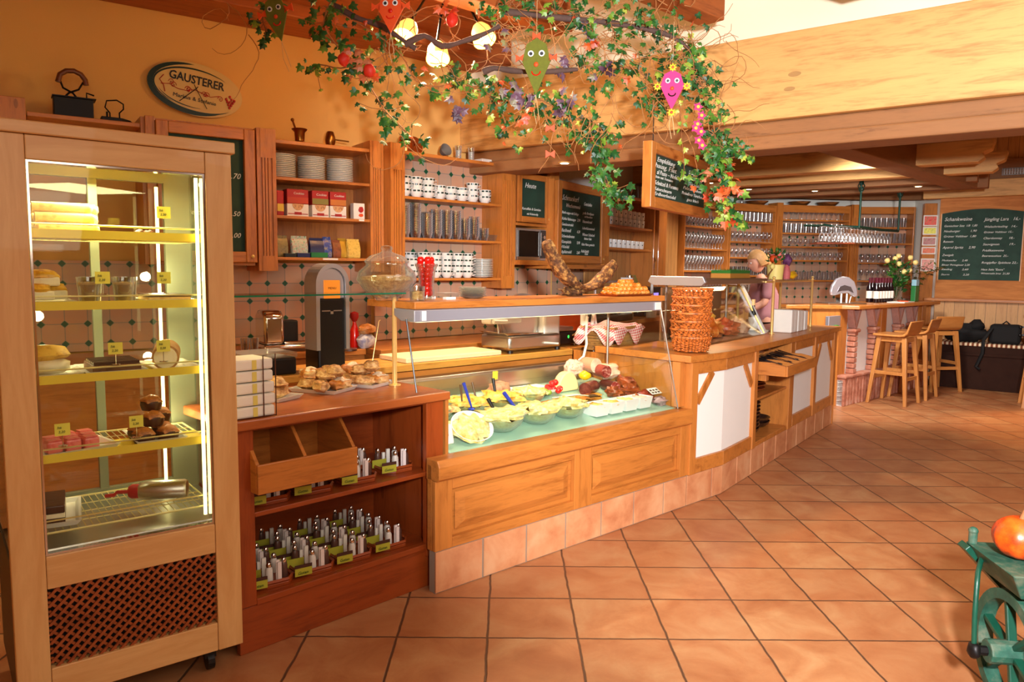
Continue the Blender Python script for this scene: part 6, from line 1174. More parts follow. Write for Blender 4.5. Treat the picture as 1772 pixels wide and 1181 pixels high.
# ================= the woman =================
SK=plain('skin',(224,160,132),.55); SHIRT=plain('mauve_shirt',(168,112,116),.85,var=.08); HAIR=plain('blond_hair',(190,140,86),.6,var=.35,vs=60)
pz=thing('person','person with tied blond hair and mauve shirt looking down behind the counter','person',(2.78,7.98,0),0)
def skin_mesh(name,verts,edges,rad,mat,par,sub=2):
    me=bpy.data.meshes.new(name); me.from_pydata(verts,edges,[]); me.materials.append(mat); o=bpy.data.objects.new(name,me); COL.objects.link(o); o.parent=par
    sk=o.modifiers.new('skin','SKIN'); sk.use_smooth_shade=True
    for i,r in enumerate(rad): me.skin_vertices[0].data[i].radius=r if isinstance(r,tuple) else (r,r)
    me.skin_vertices[0].data[0].use_root=True
    s=o.modifiers.new('sub','SUBSURF'); s.levels=sub; s.render_levels=sub; return o
# facing -x (to the left), bending slightly forward
body=[(0,0,.93),(-.01,0,1.08),(-.03,0,1.22),(-.055,0,1.34),(-.075,0,1.42),(-.10,0,1.47),
 (-.05,-.15,1.37),(-.10,-.20,1.16),(-.30,-.17,1.08),(-.05,.15,1.37),(-.10,.20,1.16),(-.30,.16,1.08),
 (0,-.09,.86),(-.0,-.10,.50),(.02,-.10,.09),(-.10,-.10,.05),(0,.09,.86),(.0,.10,.50),(.02,.10,.09),(-.10,.10,.05)]
ed=[(0,1),(1,2),(2,3),(3,4),(4,5),(3,6),(6,7),(7,8),(3,9),(9,10),(10,11),(0,12),(12,13),(13,14),(14,15),(0,16),(16,17),(17,18),(18,19)]
rd=[(.10,.12),(.115,.14),(.12,.155),(.12,.16),.055,.05,.055,.045,.034,.055,.045,.034,.085,.06,.042,.035,.085,.06,.042,.035]
skin_mesh('body',body,ed,rd,SK,pz)
sv=[(0,0,.84),(-.01,0,1.08),(-.03,0,1.22),(-.055,0,1.345),(-.07,0,1.40),(-.05,-.155,1.37),(-.095,-.20,1.19),(-.05,.155,1.37),(-.095,.20,1.19)]
skin_mesh('shirt',sv,[(0,1),(1,2),(2,3),(3,4),(3,5),(5,6),(3,7),(7,8)],[(.165,.20),(.135,.165),(.135,.17),(.135,.17),.075,.075,.062,.075,.062],SHIRT,pz)
skin_mesh('trousers',[(0,0,.93),(0,-.09,.86),(0,-.10,.50),(.02,-.10,.12),(0,.09,.86),(0,.10,.50),(.02,.10,.12)],[(0,1),(1,2),(2,3),(0,4),(4,5),(5,6)],[(.145,.17),.10,.08,.065,.10,.08,.065],plain('dark_trousers',(36,34,44),.8),pz)
# head built from a shaped sphere, looking down to the left
m=MB(); vs=[];fs=[];nu=28;nv=20
for j in range(nv+1):
    th=PI*j/nv
    for i in range(nu):
        ph=2*PI*i/nu; d=Vector((math.sin(th)*math.cos(ph),math.sin(th)*math.sin(ph),math.cos(th))); x,y,z=d.x*.098,d.y*.076,d.z*.118
        f=max(0,-d.x)  # face side is -x
        if z<0: x*=1-.20*(-d.z)*(1 if d.x>0 else .3); y*=1-.35*(-d.z)
        g=lambda cz,cy,sz,sy: math.exp(-((z-cz)/sz)**2-((y-cy)/sy)**2)*f
        x-= .026*g(-.014,0,.016,.012)+.010*g(-.045,0,.014,.022)+.012*g(-.09,0,.02,.02); x+= .012*g(.008,.030,.012,.014)+.012*g(.008,-.030,.012,.014)+.005*g(-.058,0,.006,.02)
        vs.append((x,y,z))
for j in range(nv):
    for i in range(nu): fs.append((j*nu+i,(j+1)*nu+i,(j+1)*nu+(i+1)%nu,j*nu+(i+1)%nu))
m.add(vs,fs); hd=m.build('head',SK,pz,smooth=80,loc=(-.13,0,1.60)); hd.rotation_euler=(0,R(-18),R(12))
for y in (-.03,.03): MB().blob((-.088,y,.010),(.009,.011,.007),1,0,10,8).build('eye',plain('eye_white',(235,232,228),.2) if y<0 else bpy.data.materials['eye_white'],hd,smooth=70); MB().blob((-.0965,y,.009),(.003,.005,.005),1,0,8,6).build('iris',plain('iris_dark',(40,50,60),.2) if y<0 else bpy.data.materials['iris_dark'],hd)
MB().blob((-.094,0,-.056),(.008,.020,.005),1,.05,12,6).build('lips',plain('lip_rose',(176,84,80),.4),hd,smooth=60)
for y in (-.076,.076): MB().blob((.005,y,-.008),(.016,.008,.026),1,.1,10,8).build('ear',SK,hd,smooth=60)
m=MB(); vs=[];fs=[]
for j in range(nv+1):
    th=PI*j/nv*.62
    for i in range(nu):
        ph=2*PI*i/nu; d=Vector((math.sin(th)*math.cos(ph),math.sin(th)*math.sin(ph),math.cos(th))); k=1.07+.03*noise.noise(d*6); lim=1
        z=d.z*.122*k; x=d.x*.102*k+.008; y=d.y*.083*k
        if d.x<-.25 and z<.05: x=max(x,-.055); z=max(z,.045)
        vs.append((x,y,z))
for j in range(nv):
    for i in range(nu): fs.append((j*nu+i,(j+1)*nu+i,(j+1)*nu+(i+1)%nu,j*nu+(i+1)%nu))
m.add(vs,fs); m.blob((.115,0,.0),(.04,.04,.045),3,.15,14,10); m.tube([(.12,0,-.02),(.135,0,-.07),(.125,0,-.13)],.02,8,rad=[.028,.024,.01]); m.build('hair',HAIR,hd,smooth=70)
def hand(par,x,y,z,side):
    skin_mesh('hand',[(x,y,z),(x-.05,y,z-.005),(x-.085,y,z-.01)],[(0,1),(1,2)],[(.022,.028),(.016,.038),(.012,.034)],SK,par,1)
    for k,l in enumerate((.055,.068,.072,.062)): skin_mesh('finger',[(x-.085,y+(k-1.5)*.019,z-.01),(x-.085-l*.5,y+(k-1.5)*.021,z-.018),(x-.085-l*.95,y+(k-1.5)*.02,z-.035)],[(0,1),(1,2)],[.0095,.0085,.007],SK,par,1)
    skin_mesh('thumb',[(x-.03,y-side*.028,z-.004),(x-.06,y-side*.055,z-.012),(x-.09,y-side*.06,z-.024)],[(0,1),(1,2)],[.012,.0105,.008],SK,par,1)
hand(pz,-.30,-.17,1.075,-1); hand(pz,-.30,.16,1.075,1)
# ================= the bar =================
FBAR=Fr(3.769,8.281,41.6); zb=1.13
f=fthing(FBAR,'bar_counter','pine topped bar with white infill, Y shaped brick columns and brick foot','bar')
MB().prism([(-.02,-.16),(2.42,-.16),(2.42,.42),(-.55,.42),(-.10,.0)],1.09,zb).build('bar_top',PINE['x'],f,bev=.006)
MB().box(.10,2.42,.06,.38,.0,1.089).build('plaster_infill',PLAST,f)
bxs(f,'corner_post',PINE['z'],(-.08,.12,.03,.42,0,1.089),(.98,1.13,.0,.059,.3,1.089),(2.27,2.40,.0,.059,.3,1.089),bev=.004)
MB().prism([(-.081,.03),(-.081,.41),(-.48,.41)],0,1.089).build('end_body',PINE['z'],f)
m=MB(); x=-.05
while x<2.35: m.box(x,x+.062,-.05-.012*(hash(int(x*100))%3)/3,.05,0,.31); x+=.078
m.build('brick_foot',BRICK,f,bev=.006); m=MB().box(-.05,2.42,-.03,.058,0,.29); m.build('mortar',PLAST,f)
m=MB(); m.box(-.06,2.42,-.065,.055,.311,.345); m.build('brick_ledge',BRICK,f,bev=.01)
for i,px_ in enumerate((1473,1507,1549,1573)):
    s=FBAR.px(px_,600,.02)[0]; m=MB(); z=.346
    while z<.80: w=.042+.006*math.sin(z*60); m.box(s-w,s+w,-.035,.055,z,z+.055); z+=.062
    c=m.build('brick_column',BRICK,f,bev=.01); MB().box(s-.07,s+.07,-.055,.055,.82,.86).build('capital',BRICK,f,bev=.015)
    for d in (-1,1): m=MB(); m.exy([(s-.028+ (0 if d<0 else .005),.861),(s+.028-(0 if d>0 else .005),.861),(s+d*.105+.028,1.085),(s+d*.105-.028,1.085)],-.03+(.002 if d>0 else 0),.055); m.build('y_arm',plain('worn_mortar_brick',(190,140,126),.9,var=.25,vs=25,bump=.4) if 'worn_mortar_brick' not in bpy.data.materials else bpy.data.materials['worn_mortar_brick'],f,bev=.01)
# on the bar
t=thing('beer_tap_shield','swan shaped chrome tap shield standing on a steel plate on the bar','tap',FBAR.w(.28,.17,zb),R(10))
MB().box(-.26,.22,-.13,.13,0,.018).build('drip_plate',STEEL,t,bev=.004); m=MB(); m.exy([(-.16,.10),(-.17,.15),(-.15,.22),(-.10,.29),(-.02,.32),(.06,.31),(.13,.26),(.17,.17),(.18,.09),(.14,.08),(.06,.13),(-.04,.12),(-.10,.10)],-.02,.02); m.build('chrome_shield',plain('shield_silver',(206,202,212),.18,.65),t,bev=.012,smooth=40); m=MB(); m.tube([(-.02,0,.02),(-.02,0,.12)],.014).tube([(.05,0,.02),(.05,0,.12)],.014).tube([(.10,.02,.02),(.12,.02,.09)],.008); m.build('stems',STEEL,t)
m=MB(); m.exy([(-.09,.14),(-.06,.20),(.0,.22),(.08,.20),(.12,.13),(.05,.16),(-.03,.155)],-.026,-.021); m.build('dark_inset',plain('smoke_grey',(90,80,80),.15,.4),t)
wbt=thing('wine_bottle','dark wine bottle with a paper label','bottle'); MB().lathe([(.034,0),(.036,.01),(.036,.18),(.014,.23),(.013,.30),(0,.30)],n=14).build('bottle_body',plain('wine_dark',(26,14,20),.1),wbt,smooth=40); MB().lathe([(.0367,.05),(.0367,.14)],n=14,cap=False).build('label',PAPER,wbt,smooth=60); MB().lathe([(.0145,.24),(.0145,.303),(0,.305)],n=12).build('capsule',plain('capsule_red',(90,20,40),.35),wbt); BT=Proto(wbt)
bl=('first','second','third','fourth','fifth','sixth')
for k in range(6):
    for r in range(2):
        if r==1 and k==5: continue
        BT.put(FBAR.w(1.08+k*.085+r*.04,.12+r*.10,zb),0,label='wine bottle in the %s row on the bar, %s from the left'%(('front','rear')[r],bl[k]))
mats=[plain('label_cream',(232,220,190),.6),plain('label_blue',(50,80,170),.5),plain('label_red',(190,40,40),.5)]
t=thing('rose_vase','bunch of yellow roses with green leaves in a glass vase on the bar','flowers',FBAR.w(1.74,.14,zb),0)
MB().lathe([(.05,0),(.06,.02),(.05,.12),(.065,.19),(.062,.19),(.045,.12),(0,.02)],n=18).build('vase',THICK,t,smooth=50); m=MB(); m2=MB()
for k in range(150):
    a=rnd.uniform(0,2*PI); h=rnd.uniform(.12,.5); r=rnd.uniform(.02,.13)*(.5+h); e=rnd.uniform(-.4,1.0); leafquad(m,(r*math.cos(a),r*math.sin(a),h),(math.cos(a)*math.cos(e),math.sin(a)*math.cos(e),math.sin(e)),(rnd.uniform(-1,1),rnd.uniform(-1,1),1),.07,.022)
for k in range(8): a=k*2.4; m.tube([(0,0,.05),(.06*math.cos(a),.06*math.sin(a),.3),(.14*math.cos(a),.10*math.sin(a),.50)],.004,4)
m.build('rose_leaves',IVY,t); m=MB()
for k,(x,z) in enumerate(((-.17,.52),(-.06,.55),(.0,.48),(.12,.56),(.20,.50),(.14,.40),(.05,.38),(-.02,.58))): MB().blob((x,-.06+.02*(k%3),z),(.034,.034,.032),k,.12,10,8).build('rose',bpy.data.materials.get('rose_yellow') or plain('rose_yellow',(244,220,140),.6,var=.1),t,smooth=60)
t=thing('leafy_plant','pot of thin dark stems with round leaves at the wall end of the bar','plant',FBAR.w(2.28,.12,zb),0)
MB().lathe([(.05,0),(.06,.06),(.055,.06),(0,.05)],n=16).build('pot',plain('pot_red',(130,30,24),.4),t,smooth=40); m=MB(); ml=MB()
for k in range(16):
    a=k*2.39; p=[Vector((0,0,.06))]; d=Vector((math.cos(a)*.4,math.sin(a)*.3,1)).normalized()
    for j in range(6): p.append(p[-1]+d*.085); d=(d+Vector((math.cos(a)*.12,math.sin(a)*.08,-.05*j))).normalized()
    m.tube(p,.0022,4)
    for q in p[1:]:
        for s in (0,1): leafquad(ml,q,(rnd.uniform(-1,1),rnd.uniform(-1,1),rnd.uniform(-.3,.6)),(0,.3,1),.05,.016)
m.build('stems',TWIG,t); ml.build('leaves',leafm('plant_leaf',(30,34,24),(70,84,34),(130,130,50)),t)
t=thing('tinsel_card','green and pale blue paper parcel beside the roses','parcel',FBAR.w(2.02,.02,zb),FBAR.a); MB().box(-.06,.06,-.03,.03,0,.20).build('green_wrap',plain('wrap_green',(40,120,60),.4,var=.4),t,bev=.006); MB().box(-.05,.05,-.03,.03,.2005,.28).build('blue_tip',plain('wrap_blue',(150,200,220),.4),t,bev=.006)
tag(MB().box(-.22,.22,-.10,.10,0,.012).build('newspaper',PAPER,loc=FBAR.w(1.45,-.03,zb),rz=FBAR.a+.1,bev=.002),'open magazines lying on the bar in front of the bottles','magazine')
t=thing('orange_leaflet','orange folded leaflet on the magazines','leaflet',FBAR.w(1.50,-.03,zb+.0121),FBAR.a+.5); MB().box(-.10,.10,-.05,.05,0,.01).build('sheet',ORANGE,t)
# low glassware behind bar front / espresso tray in the niche
t=fthing(FBAR,'sink_niche','steel sink niche with a red rag in the bar end','sink',-.30,.0,.86); MB().box(-.10,.18,.0,.04,0,.16).build('niche',plain('niche_steel',(190,190,200),.3,.7),t,bev=.004); MB().blob((.05,-.01,.04),(.08,.02,.02),2,.3).build('green_rag',GREENC,t)
# hanging glass rail over the bar
t=thing('hanging_glass_rail','dark green wrought iron glass rail hanging from the joists','rail'); GI=plain('green_iron',(18,56,44),.5,.4)
A=Vector((4.13,8.85,0)); B=Vector((4.93,9.50,0)); C0=Vector((3.80,8.95,0))
for q,zt_ in ((A,2.70),(B,2.70)):
    m=MB(); m.cyl(q+Vector((0,0,2.02)),q+Vector((0,0,zt_)),.013,n=8); z=2.42
    for s in range(4): m.tube([q+Vector((.035*math.sin(u*PI)*math.cos(u*5+s*PI/2),.035*math.sin(u*PI)*math.sin(u*5+s*PI/2),z+.16*u)) for u in [i/10 for i in range(11)]],.006,5)
    m.build('twisted_rod',GI,t,smooth=50); MB().box(q.x-.06,q.x+.06,q.y-.02,q.y+.02,2.685,2.699).build('ceiling_plate',GI,t)
m=MB(); m.tube([C0+Vector((-.05,0,2.06)),C0+Vector((.05,0,2.04)),A+Vector((0,0,2.03)),(A+B)/2+Vector((0,0,2.02)),B+Vector((0,0,2.02))],.016,6); m.build('front_bar',GI,t)
n_=(B-A).normalized(); pn=Vector((-n_.y,n_.x,0)); m=MB(); m.tube([C0+pn*.3+Vector((0,0,2.06)),A+pn*.35+Vector((0,0,2.05)),B+pn*.35+Vector((0,0,2.05))],.016,6).tube([C0+Vector((0,0,2.05)),C0+pn*.3+Vector((0,0,2.06))],.014,6).tube([B+Vector((0,0,2.02)),B+pn*.35+Vector((0,0,2.05))],.014,6).tube([A+Vector((0,0,2.03)),A+pn*.35+Vector((0,0,2.05))],.012,6); m.build('rear_bar',GI,t); MB().beam(C0+pn*.17+Vector((0,0,1.84)),A+pn*.17+Vector((.1,.05,1.84)),.30,.012).build('wood_shelf',DPINE['x'],t)
hg=simple('hanging_wine_glass',[(.032,.0),(.032,-.003),(.005,-.008),(.004,-.07),(.022,-.085),(.036,-.12),(.03,-.17)],'clear wine glass hanging upside down from the green rail'); HG=Proto(hg)
for k in range(16):
    for r in range(2): HG.put(A+(B-A)*((k-4.5)/11.5)+pn*(.08+r*.16)+Vector((0,0,2.03)),0,label='upside down wine glass, %s from the left in the %s line of the rail'%(NTH[k],('front','rear')[r]),group='glasses hanging %s from the rail'%('front','rear')[r])
# ================= bar stools =================
st=thing('bar_stool','beech bar stool with a curved low back','stool')
sv=.80; a0=.205;a1=.135
legs=[]
for sx in (-1,1):
    for sy in (-1,1):
        m=MB(); b=Vector((sx*a0,sy*a0,0)); tp=Vector((sx*a1,sy*a1,.77)); w0=.017;w1=.026
        m.hexa([b+Vector((-w0,-w0,0)),b+Vector((w0,-w0,0)),b+Vector((w0,w0,0)),b+Vector((-w0,w0,0))],[tp+Vector((-w1,-w1,0)),tp+Vector((w1,-w1,0)),tp+Vector((w1,w1,0)),tp+Vector((-w1,w1,0))]); m.build('leg',STOOL['z'],st,bev=.004)
def lp(sx,sy,z): k=z/.77; return Vector((sx*(a0+(a1-a0)*k),sy*(a0+(a1-a0)*k),z))
for (p,q,z) in (((-1,-1),(1,-1),.30),((-1,1),(1,1),.30),((-1,-1),(-1,1),.36),((1,-1),(1,1),.36),((-1,-1),(1,-1),.74),((-1,1),(1,1),.74),((-1,-1),(-1,1),.74),((1,-1),(1,1),.74)): m=MB(); m.beam(lp(*p,z),lp(*q,z),.022,.04 if z<.7 else .05); m.build('stretcher' if z<.7 else 'apron',STOOL['x'],st,bev=.003)
m=MB(); n=12; prof=[(-.20,.785),(-.17,.775),(.10,.775),(.15,.785),(.185,.82),(.205,.90),(.222,.955),(.205,.96),(.185,.90),(.165,.835),(.13,.805),(.06,.797),(-.1,.80),(-.19,.805)]
m.ex(prof,-.195,.195); m.build('seat_with_back',STOOL['x'],st,bev=.01,smooth=50); ST=Proto(st)
ST.put((4.47,8.50,0),R(-138),label='bar stool nearest the camera at the bar, back turned right')
ST.put((4.93,8.93,0),R(-135),label='bar stool directly behind the front one at the bar')
ST.put((5.52,9.50,0),R(188),label='bar stool with its low back to the camera near the bench')
ST.put((6.05,8.27,0),R(-120),label='bar stool cut off by the right picture edge')
# ================= bench and bags =================
FBN=Fr(*P2(FRW,.05,0),-37)
f=fthing(FRW,'bench_seat','dark wooden bench box with a striped cushion below the wine board','bench')
DW=plain('dark_bench',(52,30,22),.85,var=.3,vs=12,spec=.15); MB().box(.05,2.6,-.46,-.02,.0,.56).build('bench_box',DW,f,bev=.006); MB().box(.05,2.6,-.48,-.47,.44,.47).build('ledge',DW,f)
def striped(): 
    t=NT('striped_cushion'); wv=t.N('ShaderNodeTexWave'); wv.inputs['Scale'].default_value=6; wv.inputs['Distortion'].default_value=1; t.L(t.coord(),wv.inputs[0]); t.col(t.ramp(wv.outputs[1],(.2,lin((120,60,40))),(.5,lin((200,160,110))),(.8,lin((240,220,190))))); t.set(rough=.9); return t.m
MB().box(.05,2.6,-.47,-.04,.561,.60).build('cushion',striped(),f,bev=.012)
t=fthing(FRW,'backpack','black crumpled coat heap on the bench','coat',.42,-.26,.601); MB().blob((0,0,.11),(.26,.14,.12),4,.25,20,12,2,flat=.105).build('cloth_heap',BLKM,t,smooth=60); MB().blob((.12,0,.22),(.09,.08,.07),6,.25).build('hood',BLKM,t,smooth=60)
t=fthing(FRW,'shoulder_bag','black boxy shoulder bag with a hanging strap on the bench','bag',.86,-.27,.601); MB().box(-.17,.17,-.12,.12,0,.25).build('bag_body',BLKM,t,bev=.04,smooth=50); MB().tube([(-.14,-.13,.2),(-.22,-.20,.05),(-.22,-.215,-.12),(-.28,-.22,-.30),(-.24,-.22,-.33)],.022,6).build('strap',BLKM,t,smooth=60); MB().tube([(-.04,0,.25),(0,0,.29),(.04,0,.25)],.01).build('handle',BLKM,t)
for k in range(2):
    t=fthing(FRW,'coat_hook_rail','row of black turned pegs at the right picture edge, %s one'%('upper','lower')[k],'pegs',1.02,-.36,.83-k*.10)
    MB().box(-.02,.40,.0,.02,-.01,.012).build('rail',BLACK,t)
    m=MB(); [m.blob((.0+i*.09,-.02,0),(.022,.022,.022),i,0,10,7) for i in range(4)]; m.build('pegs',BLACK,t,smooth=60)
t=fthing(FRW,'small_side_table','small pine table top under the wine board at the picture edge','table',1.05,-.30,.62); MB().box(0,.4,-.1,.2,.34,.37).build('top',PINE['x'],t); MB().box(.02,.05,-.08,.18,-.02,.3395).build('leg',PINE['z'],t)
# wine chalkboard
t=fthing(FRW,'wine_chalkboard','large arch topped green wine chalkboard on the pine wall','chalkboard',0,-.021,0)
x0,x1=.03,.95; m=MB(); pts=[(x0,1.41),(x1,1.41),(x1,2.30)]+[(x1-(x1-x0)*i/12,2.30+.05*math.sin(PI*i/12)) for i in range(1,12)]+[(x0,2.30)]
m.exy(pts,-.012,0); b=m.build('chalkboard',CBOARD,t)
m=MB(); L1=[('Schankweine',.085,2.20),('Gemischter Satz  1/8  1,80',.05,2.12),('Neuburger          1,90',.05,2.05),('Grüner Veltliner  1,80',.05,1.98),('Rotwein',.05,1.91),('Aperol Spritz     2,90',.055,1.83),('Zweigelt',.05,1.73),('Muskateller      2,40',.042,1.66),('Blauer Portugieser 2,20',.042,1.60),('Riesling          2,60',.042,1.54),('Sturm              2,20',.042,1.47)]
L2=[('Jüngling Lara   16,-',.075,2.19),('Welschriesling   14,-',.05,2.10),('Grüner Veltliner 15,-',.045,2.03),('Chardonnay      18,-',.05,1.95),('Sauvignon        19,-',.05,1.87),('Prädikatsweine',.05,1.79),('Beerenauslese  25,-',.045,1.72),('Rotgipfler Spätlese 22,-',.05,1.63),('Haus Sekt "Extra"',.045,1.54),('Winzersekt brut  21,50',.042,1.49)]
for s,z,zz in L1: textmesh(m,s,z*.8,.06,zz,-.0135,.3,width=min(.38,len(s)*z*.34))
for s,z,zz in L2: textmesh(m,s,z*.8,.52,zz,-.0135,.3,width=min(.40,len(s)*z*.34))
m.build('chalk_writing',CHALK,b); m=MB(); m.box(x1,x1+.012,-.014,0,1.40,2.30).box(x0-.012,x0,-.014,0,1.40,2.30); m.build('edge_trim',LPINE['z'],t)
# willow twigs under the ceiling at the right
t=thing('willow_twigs','bundle of bare willow twigs spread under the ceiling behind the big beam','twigs',(0,0,0)); m=MB()
for k in range(60):
    a=Vector((4.2+rnd.uniform(0,1.2),5.9+rnd.uniform(-.3,.9),2.95+rnd.uniform(-.05,.22))); d=Vector((1,.1+rnd.uniform(-.35,.35),rnd.uniform(-.06,.08))); m.tube([a,a+d*.8,a+d*1.7+Vector((0,0,rnd.uniform(-.05,.1)))],.005,4)
m.build('twigs',BARK,t)
# ================= ivy, twigs, kites, lamps above the counter =================
rv=random.Random(11)
LOB=[(0,0),(.32,-.12),(.52,.10),(.34,.30),(.50,.62),(.20,.60),(0,1.05),(-.20,.60),(-.50,.62),(-.34,.30),(-.52,.10),(-.32,-.12)]
def ivyleaf(m,c,d,n,s):
    d=Vector(d).normalized(); n=Vector(n); n=(n-d*n.dot(d)).normalized(); r=d.cross(n); c=Vector(c)
    vs=[c+r*x*s+d*y*s-n*(abs(x)*.35+ .12*y*y)*s for x,y in LOB]; mid=c+d*.4*s+n*.03*s
    k=len(vs); m.add(vs+[mid],[(i,(i+1)%k,k) for i in range(k)])
def path3(pts): 
    P=[atY(*p) for p in pts]; out=[]
    for i in range(len(P)-1):
        a=P[max(i-1,0)];b=P[i];c=P[i+1];d=P[min(i+2,len(P)-1)]; n=max(3,int((c-b).length/.05))
        for k in range(n):
            t=k/n; out.append(.5*((2*b)+(c-a)*t+(2*a-5*b+4*c-d)*t*t+(3*b-a-3*c+d)*t**3))
    out.append(P[-1]); return out
def vine(name,label,pts,dens=1.0,ls=.055,spread=.07,mix=(.85,.12,.03),stem=.004,cat='ivy'):
    t=thing(name,label,cat,(0,0,0)); P=path3(pts); m=MB(); m.tube(P,stem,5); ms=[MB(),MB(),MB(),MB()]
    cl=[P]
    for q in P:
        for _ in range(max(1,int(4.0*dens*rv.uniform(.6,2.4)))):
            off=Vector((rv.gauss(0,1),rv.gauss(0,.7),rv.gauss(0,1)))*spread; c=q+off
            if rv.random()<.35: m.tube([q,q+off*.5+Vector((0,0,-.01)),c],.0018,4)
            u=rv.random(); k=0 if u<mix[0] else (1 if u<mix[0]+mix[1] else 2)
            ivyleaf(ms[k],c,(rv.gauss(0,.7),rv.gauss(0,.5)-.2,-.7+rv.gauss(0,.5)),(rv.gauss(0,.5),-1,rv.gauss(.2,.5)),ls*rv.uniform(.55,1.05)*.9)
    m.build('vine_stem',TWIG,t)
    for mm,mat,nn in zip(ms,(IVY,IVYL,AUT),('green_leaves','lime_leaves','autumn_leaves')):
        if mm.v: mm.build(nn,mat,t)
    return t
vine('ivy_vine','ivy strand falling from the ceiling beam to above the open wall shelf',[(585,-20,4.2),(560,40,4.2),(600,100,4.25),(640,150,4.3),(665,190,4.3),(690,215,4.3),(718,245,4.3)],1.2,.062,.06,(.93,.04,.03))
vine('ivy_vine','short ivy sprig pointing left toward the oval sign',[(640,105,4.25),(590,118,4.2),(555,112,4.2),(538,122,4.2)],.7,.05,.035,(.6,.4,0))
vine('ivy_vine','ivy strand on the upper ceiling beam left of the lamps',[(470,-10,4.0),(455,30,4.0),(462,55,4.0)],.8,.05,.04,(.9,.1,0))
vine('ivy_vine','ivy strand hanging between the lamps and the green kite',[(560,10,4.2),(620,40,4.25),(690,90,4.3),(720,140,4.35),(760,150,4.4),(800,135,4.4)],.8,.055,.05,(.8,.15,.05))
vine('ivy_vine','ivy strand passing below the lamps toward the big beam',[(775,118,4.35),(800,142,4.35),(845,165,4.4),(870,200,4.4),(878,235,4.4)],1.0,.055,.045,(.7,.27,.03))
vine('ivy_vine','thick ivy cluster under the green kite',[(850,170,4.4),(900,165,4.4),(940,175,4.4),(985,200,4.4),(1025,215,4.4),(1042,235,4.4)],1.8,.055,.07,(.8,.13,.07))
vine('ivy_vine','ivy strand hanging down over the big menu board',[(1040,235,4.4),(1038,270,4.4),(1032,305,4.4),(1058,325,4.4),(1072,348,4.4)],1.3,.06,.035,(.9,.09,.01))
vine('ivy_vine','dense ivy garland along the top between kite and plaster',[(860,10,4.3),(910,18,4.3),(980,22,4.3),(1040,40,4.3),(1100,42,4.3),(1150,50,4.3),(1180,70,4.3)],1.9,.052,.08,(.88,.08,.04))
vine('ivy_vine','ivy garland at mid height from the green kite to the pink kite',[(1000,110,4.35),(1050,120,4.35),(1095,118,4.35),(1130,150,4.35),(1130,185,4.35)],1.4,.055,.055,(.9,.08,.02))
vine('ivy_vine','long ivy strand right of the pink kite',[(1180,95,4.3),(1200,110,4.3),(1215,150,4.3),(1232,200,4.3),(1240,250,4.3),(1252,275,4.3)],1.9,.055,.055,(.9,.09,.01))
vine('ivy_vine','small ivy sprig reaching right in front of the joists',[(1248,268,4.3),(1275,262,4.3),(1300,272,4.3)],.8,.05,.025,(.7,.3,0))
vine('ivy_vine','ivy strand running over the chalkboard corner',[(1252,262,4.3),(1235,285,4.3),(1215,300,4.3),(1200,305,4.3)],.9,.055,.03,(.5,.42,.08))
vine('autumn_vine','lime and orange leaves hanging right of the hanging chalkboard',[(1248,275,4.3),(1258,310,4.3),(1258,335,4.3),(1240,345,4.3),(1262,368,4.3),(1275,378,4.3)],1.0,.065,.03,(.25,.5,.25),cat='leaves')
vine('autumn_vine','single lime leaf twig hanging before the chalkboard',[(1165,95,4.3),(1176,180,4.3),(1180,240,4.2),(1184,290,4.2),(1180,312,4.2)],.25,.045,.01,(0,1,0),.0015,cat='leaves')
# plum coloured leaves
t=thing('plum_leaf_spray','spray of plum and mauve leaves among the ivy by the green kite','leaves'); m=MB()
for (px_,py_,n_) in ((790,190,8),(885,165,7),(985,170,6),(1010,45,6),(960,110,6),(1055,115,4),(905,175,5),(870,75,4)):
    for k in range(n_): c=atY(px_+rv.gauss(0,13),py_+rv.gauss(0,11),4.3); ivyleaf(m,c,(rv.gauss(0,.8),-.2,-.5+rv.gauss(0,.6)),(rv.gauss(0,.6),-1,.3),.052)
m.build('leaves',PLUM,t)
t=thing('autumn_leaf_spray','spray of red and orange leaves at the left of the lamps','leaves'); m=MB()
for (px_,py_,n_) in ((618,95,5),(632,125,4),(770,15,5),(905,205,4),(1025,70,3),(1250,330,5)):
    for k in range(n_): c=atY(px_+rv.gauss(0,9),py_+rv.gauss(0,9),4.15); ivyleaf(m,c,(rv.gauss(0,.8),-.2,-.5+rv.gauss(0,.6)),(rv.gauss(0,.4),-1,.3),.05)
m.build('leaves',AUT,t); ln=plain('lantern_red',(214,44,24),.55)
for x,y,l in ((594,103,'left'),(639,122,'right'),(782,35,'upper')): tag(MB().blob((0,0,0),(.032,.028,.034),x,.12,12,9).build('paper_lantern_pod',ln,loc=atY(x,y,4.12),smooth=50),'red lantern shaped seed pod, %s one of three in the ivy'%l,'seed pod')
